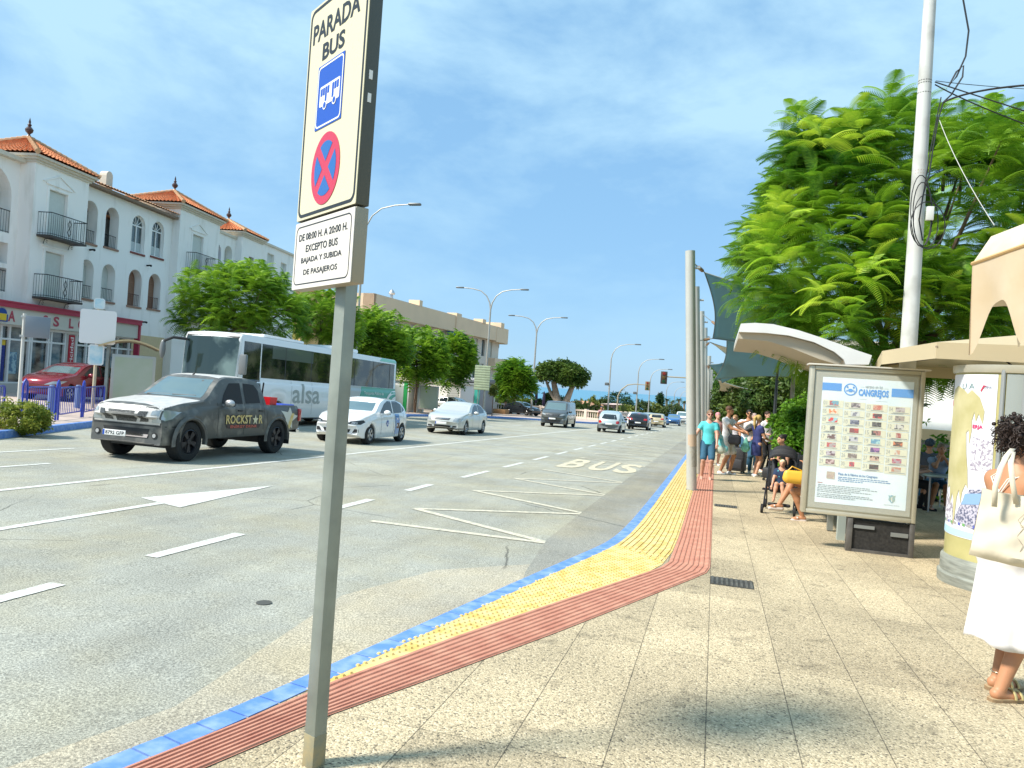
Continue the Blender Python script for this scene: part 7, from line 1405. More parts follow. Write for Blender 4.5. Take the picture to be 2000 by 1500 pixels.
ptext('Plaza de la Fábrica de los Cangrejos', .245, .675, .750, .775, M_PBD, bold=.02)
rs = np.random.RandomState(8)
for v, u0, u1 in ((.783, .245, .79), (.797, .245, .82), (.811, .245, .52), (.856, .025, .60), (.869, .025, .68), (.882, .02, .5), (.895, .02, .62), (.908, .02, .40), (.925, .02, .60), (.938, .02, .64), (.951, .02, .45)):
    u = u0
    while u < u1: w_ = rs.uniform(.012, .05); prect('text_line', u, min(u + w_, u1), v, v + .0055, M_PG if v > .82 else M_PBD); u += w_ + .007
prect('text_line', .02, .075, .838, .844, mat('poster_pink', (.5, .2, .2), .5))
p = MB(); cu, cv = PX(.845), PZ(.915); s_ = .042; p.add([(cu + a * s_, -.013, cv + b * s_) for a, b in ((-1, 1), (-.45, .8), (0, 1.25), (.45, .8), (1, 1), (.75, .3), (.9, -.4), (.3, -1.1), (0, -1.35), (-.3, -1.1), (-.9, -.4), (-.75, .3))], [tuple(range(12))]); obj('town_crest', p, mat('crest_blue', (.10, .38, .60), .5, c2=(.40, .42, .2), vscale=22), po, False, False)
p = MB(); p.add([(cu - .009, -.0138, cv + .045), (cu + .009, -.0138, cv + .045), (cu + .007, -.0138, cv + .06), (cu - .007, -.0138, cv + .06)], [(0, 1, 2, 3)]); p.add([(cu - .003, -.0138, cv - .04), (cu + .003, -.0138, cv - .04), (cu + .004, -.0138, cv + .02), (cu - .004, -.0138, cv + .02)], [(0, 1, 2, 3)]); obj('crest_detail', p, M_WHT, po, False, False)
ptext('Ayuntamiento de Nerja', .765, .93, .962, .973, M_PG)
p = MB(); p.box(-gx + .01, gx - .01, -.019, -.0175, gz0 + .01, gz1 - .01); obj('glass', p, mat('panel_glass', (1, 1, 1), .03, alpha=.06, spec=1.), t)
bw0, bw1 = -W2 * .13, W2 * .97
p = MB(); p.box(bw0 + .05, bw1 - .04, .02, .22, .02, zb2 - .03); obj('plinth_box', p, mat('plinth_dark', (.022, .02, .018), .8, var=.5, vscale=30), t)
p = MB(); p.box(bw0 - .02, bw0 + .045, -.01, .10, -.02, zb2 - .002, bev=.006); p.box(bw1 - .04, bw1 + .02, -.01, .10, -.03, zb2 - .002, bev=.006); p.box(bw0 + .046, bw1 - .041, -.005, .06, .0, .035); obj('leg', p, mat('leg_steel', (.14, .13, .12), .55, .5, var=.25), t)
for bx_ in ((bw0 + .06, bw0 + .30, .0, .018, zb2 - .13, zb2 - .09), (bw1 - .25, bw1 - .05, .0, .018, zb2 - .19, zb2 - .14)): p = MB(); p.box(*bx_); obj('strap', p, mat('strap_grey', (.26, .27, .26), .5, .4), t)
# ---- advertising column with its torn poster
cb = Vector((3.17, 9.04, gz(9.04))); CR = .66; t = thing('advertising_column', 'round advertising column with a torn white poster, beside the woman in the white skirt', 'column', cb, 0)
q = D(1920, 716, cb.dot(FW) - CR); CT = q.z - cb.z
p = MB(); p.lathe([(CR + .05, 0), (CR + .055, .10), (CR + .03, .12), (CR + .03, .27), (CR + .01, .30)], n=48); obj('plinth', p, mat('column_plinth', (.27, .28, .24), .6, .2, var=.3, vscale=4, stretch=(1, 1, 8), bump=.2), t)
p = MB(); p.lathe([(CR, .30), (CR, CT)], n=64); obj('drum', p, mat('drum_olive', (.36, .33, .13), .45, c2=(.48, .43, .19), vscale=3, det=5), t)
p = MB(); p.lathe([(CR + .02, CT - .03), (CR + .03, CT), (CR + .03, CT + .05), (.1, CT + .06)], n=48); obj('top_ring', p, M_AL, t)
view = math.atan2(-cb.y, -cb.x)
def cyl(a, z, off_=.006):
    a = -.62 + .75 * a; return ((CR + off_) * cos(view + a), (CR + off_) * sin(view + a), z)
def cpatch(nm, poly, m, off_, res=.05):
    bm = bmesh.new(); vs = [bm.verts.new((u, v, 0)) for u, v in poly]; bm.faces.new(vs)
    for ii in (0, 1):
        lo, hi = min(p_[ii] for p_ in poly), max(p_[ii] for p_ in poly); k = lo + res
        while k < hi: bmesh.ops.bisect_plane(bm, geom=bm.verts[:] + bm.edges[:] + bm.faces[:], plane_co=(k, 0, 0) if ii == 0 else (0, k, 0), plane_no=(1, 0, 0) if ii == 0 else (0, 1, 0)); k += res
    bmesh.ops.triangulate(bm, faces=[f for f in bm.faces if len(f.verts) > 4]); bm.verts.index_update(); p = MB(); p.add([cyl(v.co.x, v.co.y, off_) for v in bm.verts], [tuple(v.index for v in f.verts) for f in bm.faces]); bm.free(); return obj(nm, p, m, t, True, False)
z0c, z1c = .52, CT - .05; hz = z1c - z0c
tz_ = lambda f_: z0c + f_ * hz
M_POS = mat('torn_poster_white', (.74, .74, .77), .5, c2=(.66, .68, .74), vscale=4)
# angle grows to the right as seen from the camera
cpatch('poster', [(-1.45, z0c), (.32, z0c), (.32, z1c), (-1.30, z1c)], M_POS, .004, .12)
torn = [(-.92, .985 - .08), (-.70, .93), (-.45, .905), (-.33, .88), (-.22, .905), (-.02, .86), (.10, .78), (.08, .70), (-.02, .76), (-.08, .71), (-.12, .77), (-.17, .72), (-.16, .66), (-.20, .57), (-.24, .66), (-.30, .64), (-.26, .52), (-.20, .42), (-.16, .30), (-.22, .33), (-.30, .28), (-.34, .20), (-.40, .29), (-.46, .24), (-.50, .10), (-.54, .06), (-.58, .22), (-.66, .26), (-.72, .18), (-.80, .30), (-.95, .28), (-1.05, .40), (-1.1, .55), (-1.0, .70), (-.98, .85)]
cpatch('torn_patch', [(a, tz_(b)) for a, b in torn], mat('drum_bare', (.40, .36, .16), .55, c2=(.54, .49, .28), vscale=3.5, det=6), .009, .08)
M_PHO = mat('poster_photo', (.30, .27, .33), .6, c2=(.74, .72, .76), vscale=34, thr=(.44, .56), det=8); M_PHO2 = mat('poster_photo_dark', (.10, .11, .18), .6, c2=(.48, .46, .54), vscale=42, thr=(.44, .56), det=8)
cpatch('photo_print', [(-.15, tz_(.42)), (.30, tz_(.42)), (.32, tz_(.60)), (-.12, tz_(.62))], M_PHO, .007, .1); cpatch('photo_print', [(-.52, tz_(.10)), (.28, tz_(.05)), (.30, tz_(.32)), (-.12, tz_(.30)), (-.25, tz_(.24))], M_PHO2, .007, .1); cpatch('photo_print', [(-1.2, tz_(.10)), (-.56, tz_(.06)), (-.6, tz_(.20)), (-1.05, tz_(.26))], M_PHO, .007, .1)
cpatch('blue_print', [(-.30, tz_(.20)), (.12, tz_(.22)), (.18, tz_(.29)), (-.22, tz_(.27))], mat('print_blue', (.22, .36, .58), .5), .010, .1)
cpatch('blue_foot', [(-1.4, z0c + .01), (.3, z0c + .01), (.3, z0c + .07), (-1.4, z0c + .09)], mat('print_pale_blue', (.40, .60, .75), .5), .007, .1)
for k in range(11): a = -1.15 + k * .13; cpatch('sponsor_mark', [(a, z0c + .125), (a + .07, z0c + .122), (a + .07, z0c + .150), (a, z0c + .153)], mat('mark_%d' % (k % 3), ((.10, .12, .4), (.15, .35, .12), (.35, .33, .33))[k % 3], .5), .008, .1)
def ctext(s, a0, a1, z0_, z1_, m, nm='lettering', bold=.03):
    tt = text_mb(s, 1, bold, res=2); X = [v[0] for v in tt.v]; Yv = [v[1] for v in tt.v]; a, b, c_, d_ = min(X), max(X), min(Yv), max(Yv)
    tt.v = [cyl(a0 + (v[0] - a) / (b - a) * (a1 - a0), z0_ + (v[1] - c_) / (d_ - c_) * (z1_ - z0_), .010) for v in tt.v]; return obj(nm, tt, m, t, False, False)
M_MAG = mat('print_magenta', (.62, .03, .14), .5); ctext('ERJA', -.14, .09, tz_(.665), tz_(.695), M_MAG); ctext('CUEVA', .04, .21, tz_(.915), tz_(.93), mat('print_navy', (.05, .06, .12), .5), bold=.0); ctext('U A', -.52, -.16, tz_(.91), tz_(.945), mat('print_teal', (.10, .22, .22), .5), bold=-.01); ctext('N', -1.08, -1.0, tz_(.80), tz_(.84), M_MAG); ctext('I', -.99, -.97, tz_(.80), tz_(.84), M_MAG)
cpatch('logo_mark', [(-.02, tz_(.90)), (.0, tz_(.895)), (.06, tz_(.925)), (.12, tz_(.93)), (.04, tz_(.935))], mat('print_red', (.6, .02, .06), .5), .010, .2)
for a in (.42, .80, 1.3): p = MB(); p.tube([cyl(a, .30, .01), cyl(a, CT, .01)], .022, 8); obj('mullion', p, mat('mullion_alu', (.45, .46, .45), .35, .6), t)
cpatch('grey_door', [(.48, .32), (1.3, .32), (1.3, CT - .04), (.48, CT - .04)], mat('column_door', (.33, .36, .34), .45, .4), .006, .1)
# ---- wide flat cream parasol over the column
oc = D(1990, 690, 9.0); cz_ = D(1722, 701, 9.0).z; t = thing('parasol', 'wide cream parasol with a flat valance over the advertising column', 'parasol', (oc.x + 1.1, oc.y + .9, gz(oc.y)), 0, 'cream parasols on the right'); M_PAR = mat('parasol_cream', (.62, .52, .34), .8, transl=.25); zc_ = cz_ - gz(oc.y) - .05
c_loc = [D(1722, 701, 9.6), D(1830, 662, 7.9), D(2090, 650, 7.5)]; L0 = t.location
P1, P2, P3 = [Vector((q.x - L0.x, q.y - L0.y, 0)) for q in c_loc]; ext = [P1, P2, P3, Vector((-P1.x, P3.y + 1, 0)), Vector((-P1.x + .3, -P2.y, 0)), Vector((P2.x + .3, -P2.y, 0))]
za_ = D(1722, 712, 9.6).z - L0.z; zt2 = D(1722, 690, 9.6).z - L0.z
p = MB(); n_ = len(ext); lo = [e + Vector((0, 0, za_)) for e in ext]; hi = [e + Vector((0, 0, zt2 + .03)) for e in ext]; li = [e * .985 + Vector((0, 0, za_ + .002)) for e in ext]; hi2 = [e * .985 + Vector((0, 0, zt2)) for e in ext]
p.add(lo + hi, [(i, (i + 1) % n_, n_ + (i + 1) % n_, n_ + i) for i in range(n_)]); obj('valance', p, M_PAR, t, False)
p = MB(); p.add(hi + [Vector((0, 0, zt2 + .5))], [(i, (i + 1) % n_, n_) for i in range(n_)]); obj('canopy', p, M_PAR, t, False)
p = MB()
for e in ext: p.tube([Vector((0, 0, zt2 + .42)), e + Vector((0, 0, zt2 - .02))], .014, 6)
obj('rib', p, mat('parasol_rib', (.25, .2, .14), .6), t); p = MB(); p.tube([(0, 0, 0), (0, 0, zt2 + .45)], .035, 8); obj('pole', p, M_GALV, t)
# ---- nearer cream awning with scalloped valance at the top right
t = thing('parasol', 'near cream canvas parasol with a scalloped valance in the top right corner', 'parasol', (4.55, 6.1, gz(6.1)), 0, 'cream parasols on the right'); L0 = t.location; M_CAN = mat('canvas_cream', (.66, .52, .34), .85, c2=(.74, .62, .46), vscale=3, transl=.35, bump=.15, bscale=9)
pc = [D(1899, 515, 5.6), D(2140, 430, 4.6), D(2500, 420, 6.8), D(2200, 520, 8)]; ec = [q - L0 for q in pc]; apx = Vector((.0, 0, ec[1].z + .55)); top_off = Vector((.06, .03, .20))
p = MB(); inn = [e + (apx - e) * .04 + Vector((0, 0, .18)) for e in ec]
p.add(ec + inn + [apx], [(i, (i + 1) % 4, 4 + (i + 1) % 4, 4 + i) for i in range(4)] + [(4 + i, 4 + (i + 1) % 4, 8) for i in range(4)]); obj('canopy', p, mat('canvas_top', (.70, .64, .52), .85, c2=(.62, .50, .30), vscale=3, transl=.2), t, False)
p = MB()
for s_i in range(4):
    A_, B_ = ec[s_i], ec[(s_i + 1) % 4]; L_ = (B_ - A_).length; nl = max(2, int(L_ / .85)); N_ = nl * 20; inw = (apx - (A_ + B_) / 2); inw.z = 0; inw.normalize()
    rows = []
    for k in range(N_ + 1):
        u = k / N_; ph = (u * nl) % 1; dl = .34 + .36 * abs(cos(pi * ph)) ** 5; q = A_.lerp(B_, u); wv = inw * (.02 + .03 * sin(u * nl * 2 * pi)); rows.append([q, q + wv * .5 - Vector((0, 0, dl * .5)), q + wv - Vector((0, 0, dl))])
    p.add([x for r_ in rows for x in r_], [(k * 3 + j, k * 3 + 3 + j, k * 3 + 4 + j, k * 3 + 1 + j) for k in range(N_) for j in range(2)])
obj('valance', p, M_CAN, t); p = MB()
for i in range(4): p.tube([ec[i], ec[(i + 1) % 4]], .014, 6)
obj('piping', p, mat('canvas_piping', (.50, .32, .14), .7), t); p = MB(); p.tube([(0, 0, 0), apx], .04, 10); obj('pole', p, M_GALV, t)
p = MB(); hb = D(1962, 698, 8.3) - L0; 
p2 = thing('lamp_bracket', 'small bracket with a black cable under the flat cream parasol', 'bracket', D(1962, 700, 8.3), 0); mb = MB(); mb.ball((0, 0, 0), (.05, .05, .035)); obj('hinge', mb, mat('bracket_cream', (.5, .45, .36), .5), p2); mb = MB(); mb.tube([(0, 0, -.01), D(1985, 722, 8.2) - p2.location, D(2040, 790, 8.0) - p2.location], .012, 6); obj('cable', mb, M_CAB, p2)
# ---- greenery at the back of the pavement
def hedge(name, label, lobes, n, per, size, m, seed, cat='hedge', stems=3, **k):
    c_ = lobes[0]; z = gz(c_[1]); t = thing(name, label, cat, (c_[0], c_[1], z), 0); V, F_ = clumps([(l[0] - c_[0], l[1] - c_[1], l[2] - z, l[3], l[4], l[5]) for l in lobes], n, per, size, seed, **k); npmesh('foliage', V, F_, m, t)
    mb = MB()
    for i in range(stems): l = lobes[i % len(lobes)]; mb.tube([(l[0] - c_[0], l[1] - c_[1], 0), (l[0] - c_[0] + .1, l[1] - c_[1], l[2] - z)], [.07, .03], 6)
    obj('stem', mb, M_BARK, t); return t
def LB(px, py, d, rx, rz, ry=None): q = D(px, py, d); return (q.x, q.y, q.z, rx, ry or rx, rz)
hedge('hedge', 'bright lime green hedge behind the stroller', [LB(1572, 845, 19.5, .65, .85), LB(1552, 885, 18.5, .42, .6), LB(1620, 860, 19, .9, 1.0), LB(1545, 830, 20, .40, .45), LB(1650, 870, 19, 1.0, 1.0)], 520, 6, .16, M_LIME, 51, spread=.09, inner=.7)
hedge('broad_tree', 'dark clipped fig trees in a row behind the waiting people', [LB(1480, 790, 33, 1.35, .95), LB(1425, 792, 36, 1.0, .9), LB(1530, 785, 31, 1.5, 1.1), LB(1590, 790, 30, 1.4, 1.2), LB(1500, 830, 34, 2.3, .8)], 900, 6, .24, M_HED, 52, 'tree', spread=.14, inner=.75)
hedge('broad_tree', 'green bushes at the feet of the farther masts', [LB(1408, 800, 41, 1.0, 1.9), LB(1402, 765, 47, 1.0, 1.2), LB(1425, 845, 40, 1.2, .8), LB(1440, 760, 50, 2.6, 1.3)], 520, 6, .24, leaf_mat('green_leaf', (.03, .11, .02), (.15, .26, .03), .8), 53, 'tree', spread=.16, inner=.75)
hedge('broad_tree', 'leafy tree behind the low cream sails', [LB(1450, 752, 58, 3.2, 1.3), LB(1500, 748, 60, 2.6, 1.5)], 380, 6, .35, M_JACF, 54, 'tree', spread=.2, inner=.75)
for px_, py0, py1, d, r, lab_, m_ in ((1507, 890, 735, 21.0, .05, 'slim black post beside the man in the white tee', mat('post_black', (.04, .045, .05), .5)), (1538, 905, 755, 24, .085, 'bare grey trunk behind the lime hedge', M_BARKG)):
    a, b = D(px_, py0, d), D(px_ + .07 * (py0 - py1), py1 - 20, d); z = gz(a.y); o = MB(); o.tube([(0, 0, 0), (0, 0, (b.z - z) * .5), (0, 0, b.z - z)], [r, r * .9, r * .75], 10); q = obj('slim_post' if r < .06 else 'tree_trunk', o, m_); q.location = (a.x, a.y, z); tag(q, lab_, 'post' if r < .06 else 'trunk')
# white building and terrace at the right rear
t = thing('house', 'white house with a dark doorway behind the terrace tables', 'house', (8.5, 33, gz(33)), radians(-6)); p = MB(); p.box(-5.5, 12, 0, 8, -1, 4.9); obj('wall', p, M_WALL, t, False); p = MB(); p.box(-.9, .55, -.03, .0, 0, 2.7); obj('doorway', p, M_DARK, t, False); p = MB(); [p.box(1.6, 2.3, -.05, -.01, .5 + k * .13, .58 + k * .13) for k in range(16)]; obj('shutter', p, M_SHUT, t, False)
p = MB()
for x_ in (-2.2, -.2, 1.8, 3.8): p.prism([(x_ + .8 * cos(k * pi / 10), 3.7 + .75 * sin(k * pi / 10)) for k in range(11)], -.04, -.005, lambda u, v, d: (u, d, v))
obj('arch_niche', p, mat('niche_grey', (.42, .42, .42), .9), t, False); p = MB(); p.box(-5.7, 12.2, -.2, 8, 4.9, 5.1); obj('cornice', p, M_CREAM, t, False)
q = D(1838, 838, 20); t = thing('parasol', 'white square parasol over the terrace tables, seen between panel and column', 'parasol', (q.x, q.y, gz(q.y)), 0); z_ = q.z - t.location.z; p = MB(); p.add([(-1.6, -1.5, z_), (1.6, -1.5, z_), (1.6, 1.5, z_), (-1.6, 1.5, z_), (0, 0, z_ + .75)], [(0, 1, 4), (1, 2, 4), (2, 3, 4), (3, 0, 4)]); obj('canopy', p, mat('parasol_white', (.75, .75, .74), .8, transl=.2), t, False); p = MB(); p.add([(a, b, z_ + h) for h in (0, -.28) for a, b in ((-1.6, -1.5), (1.6, -1.5), (1.6, 1.5), (-1.6, 1.5))], [(i, (i + 1) % 4, 4 + (i + 1) % 4, 4 + i) for i in range(4)]); obj('valance', p, M_PAR, t, False); p = MB(); p.tube([(0, 0, 0), (0, 0, z_ + .7)], .03, 8); obj('pole', p, M_GALV, t)
M_ALU = mat('chair_aluminium', (.5, .5, .5), .35, .7); M_WICK = mat('chair_weave', (.12, .08, .055), .8, var=.3, vscale=60)
def cafe_table(label, x, y):
    t = thing('terrace_table', label, 'table', (x, y, gz(y)), .2, 'terrace tables'); p = MB(); p.bbox(-.4, .4, -.4, .4, .71, .74, .01); obj('tabletop', p, mat('table_grey', (.40, .44, .40), .3, .3), t)
    for a in (-.32, .32):
        for b in (-.32, .32): p = MB(); p.tube([(a, b, 0), (a, b, .71)], .018, 6); obj('leg', p, M_ALU, t)
def cafe_chair(label, x, y, rz, proto=[None]):
    if proto[0] is None:
        t = thing('terrace_chair', label, 'chair', (x, y, gz(y)), rz, 'terrace chairs'); p = MB(); p.bbox(-.23, .23, -.22, .22, .43, .46, .012); obj('seat', p, M_WICK, t); p = MB(); p.bbox(-.23, .23, .20, .235, .50, .86, .012); obj('backrest', p, M_WICK, t)
        for a in (-.22, .22):
            for b in (-.21, .21): p = MB(); p.tube([(a, b, 0), (a, b, .44 if b < 0 else .88)], .014, 6); obj('leg', p, M_ALU, t)
            p = MB(); p.tube([(a, -.21, .44), (a, -.21, .64), (a, .21, .66)], .014, 6); obj('armrest', p, M_ALU, t)
        proto[0] = t
    else: t = copy_tree(proto[0]); t.location = (x, y, gz(y)); t.rotation_euler = (0, 0, rz); t['label'] = label
    return t
tp = D(1835, 912, 15.0); cafe_table('metal terrace table where the man rests his elbows', tp.x, tp.y); cafe_table('second terrace table farther back', tp.x + 1.7, tp.y + 2.2)
cafe_chair('woven chair left of the nearer terrace table', tp.x - .75, tp.y + .1, radians(90)); cafe_chair('woven chair behind the nearer terrace table, under the man', tp.x + .1, tp.y + .8, 0); cafe_chair('woven chair in front of the nearer terrace table', tp.x + .25, tp.y - .85, pi); cafe_chair('woven chair at the farther terrace table', tp.x + 1.1, tp.y + 2.3, radians(80))
hp = D(1868, 925, 17); hedge('potted_plant', 'green potted plant on the terrace behind the tables', [(hp.x, hp.y, gz(hp.y) + .75, .4, .4, .35)], 60, 6, .16, M_LIME, 60, 'plant', stems=1)
# ================================================================ people: bodies as one smooth surface each
def sdf_surface(groups, vox, cuts=()):
    lo = np.array([1e9] * 3); hi = -lo
    for k, ps in groups:
        for p in ps:
            for q in ((p[1], p[3]), (p[2], p[4])) if p[0] == 'c' else ((p[1], max(p[2])),): lo = np.minimum(lo, np.array(q[0]) - q[1]); hi = np.maximum(hi, np.array(q[0]) + q[1])
    lo -= vox * 3; hi += vox * 3; n = np.ceil((hi - lo) / vox).astype(int) + 1; ax = [lo[i] + vox * np.arange(n[i]) for i in range(3)]; Dm = np.full(n, 1.0, np.float32)
    for k, ps in groups:
        Gm = np.full(n, 1.0, np.float32)
        for p in ps:
            if p[0] == 'c': a, b, ra, rb = np.array(p[1], float), np.array(p[2], float), p[3], p[4]; fl = p[5] if len(p) > 5 else 1.; m_ = max(ra, rb) + k + .03; l_, h_ = np.minimum(a, b) - m_, np.maximum(a, b) + m_
            else: c, r = np.array(p[1], float), np.array(p[2], float); m_ = r.max() + k + .03; l_, h_ = c - m_, c + m_
            i0 = np.maximum(0, ((l_ - lo) / vox).astype(int)); i1 = np.minimum(n, ((h_ - lo) / vox).astype(int) + 2); sl = tuple(slice(i0[j], i1[j]) for j in range(3))
            X, Y, Z = np.meshgrid(ax[0][sl[0]], ax[1][sl[1]], ax[2][sl[2]], indexing='ij', sparse=True)
            if p[0] == 'c':
                d = b - a; L2 = d.dot(d) + 1e-9; t = np.clip(((X - a[0]) * d[0] + (Y - a[1]) * d[1] + (Z - a[2]) * d[2]) / L2, 0, 1); qx, qy, qz = X - a[0] - t * d[0], (Y - a[1] - t * d[1]) / fl, Z - a[2] - t * d[2]
                v = np.sqrt(qx * qx + qy * qy + qz * qz) - (ra + (rb - ra) * t)
                if fl < 1: v = v * (.5 + .5 * fl)
            else:
                R_ = p[3] if len(p) > 3 else None; qx, qy, qz = X - c[0], Y - c[1], Z - c[2]
                k0 = np.sqrt((qx / r[0]) ** 2 + (qy / r[1]) ** 2 + (qz / r[2]) ** 2); v = (k0 - 1) * r.min()
            cur = Gm[sl]; h = np.maximum(k - np.abs(cur - v), 0) / k; Gm[sl] = np.minimum(cur, v) - h * h * k * .25
        kk = .012; h = np.maximum(kk - np.abs(Dm - Gm), 0) / kk; Dm = np.minimum(Dm, Gm) - h * h * kk * .25
    X, Y, Z = np.meshgrid(*ax, indexing='ij', sparse=True)
    for c in cuts:
        if c[0] == 'p': Dm = np.maximum(Dm, (X - c[1][0]) * c[2][0] + (Y - c[1][1]) * c[2][1] + (Z - c[1][2]) * c[2][2])     # keep the side against the normal
        elif c[0] == 'e': q = np.sqrt(((X - c[1][0]) / c[2][0]) ** 2 + ((Y - c[1][1]) / c[2][1]) ** 2 + ((Z - c[1][2]) / c[2][2]) ** 2); Dm = np.maximum(Dm, -(q - 1) * min(c[2]))
    S = Dm < 0; nx_, ny_, nz_ = n; acc = np.zeros((nx_ - 1, ny_ - 1, nz_ - 1, 3), np.float32); cnt = np.zeros((nx_ - 1, ny_ - 1, nz_ - 1), np.float32)
    offs = [(i, j, k) for i in (0, 1) for j in (0, 1) for k in (0, 1)]
    def cell(A_, o): return A_[o[0]:nx_ - 1 + o[0], o[1]:ny_ - 1 + o[1], o[2]:nz_ - 1 + o[2]]
    for o in offs:
        for a_ in range(3):
            if o[a_] == 0:
                o2 = list(o); o2[a_] = 1; v0, v1 = cell(Dm, o), cell(Dm, o2); cr_ = (v0 < 0) != (v1 < 0)
                t = np.where(cr_, v0 / np.where(v0 == v1, 1, v0 - v1), 0)
                for q in range(3): acc[..., q] += np.where(cr_, o[q] + (t if q == a_ else 0), 0)
                cnt += cr_
    act = cnt > 0; idx = np.full(act.shape, -1, np.int64); idx[act] = np.arange(act.sum()); I = np.argwhere(act); V = (I + acc[act] / cnt[act][:, None]) * vox + lo; F_ = []
    for a_ in range(3):
        b_, c_ = (a_ + 1) % 3, (a_ + 2) % 3; s0 = [slice(None)] * 3; s1 = [slice(None)] * 3; s0[a_] = slice(0, -1); s1[a_] = slice(1, None); df = S[tuple(s0)] != S[tuple(s1)]; P_ = np.argwhere(df)
        P_ = P_[(P_[:, b_] > 0) & (P_[:, c_] > 0) & (P_[:, b_] < n[b_] - 1) & (P_[:, c_] < n[c_] - 1)]
        if not len(P_): continue
        q = []
        for db, dc in ((-1, -1), (0, -1), (0, 0), (-1, 0)): w_ = P_.copy(); w_[:, b_] += db; w_[:, c_] += dc; q.append(idx[w_[:, 0], w_[:, 1], w_[:, 2]])
        q = np.stack(q, 1); flip = ~S[P_[:, 0], P_[:, 1], P_[:, 2]]; q[flip] = q[flip][:, ::-1]; F_.append(q)
    return V, np.concatenate(F_)
def sdf_obj(name, groups, vox, m, parent, cuts=()): V, F_ = sdf_surface(groups, vox, cuts); return npmesh(name, V, F_, m, parent, True)
def ik(a, c, l1, l2, hint):
    a, c = Vector(a), Vector(c); d = c - a; L_ = min(d.length, (l1 + l2) * .995); u = d.normalized(); c = a + u * L_; x = (l1 * l1 - l2 * l2 + L_ * L_) / (2 * L_); h = math.sqrt(max(0, l1 * l1 - x * x)); hv = Vector(hint); hv = hv - u * hv.dot(u); hv.normalize(); return a + u * x + hv * h, c
SKN = {'light': mat('skin_light', (.56, .30, .19), .5, var=.05, vscale=12, spec=.4), 'tan': mat('skin_tan', (.46, .215, .11), .5, var=.06, vscale=12, spec=.4), 'pink': mat('skin_pink', (.56, .31, .22), .5, var=.05, vscale=12)}
def hair_mat(n, c): return mat('hair_' + n, c, .6, var=.35, vscale=60, stretch=(1, 1, .3), spec=.4)
def cloth(n, c, **k): return mat('cloth_' + n, c, .85, var=k.pop('var', .05), vscale=k.pop('vscale', 5), bump=.25, bscale=14, **k)
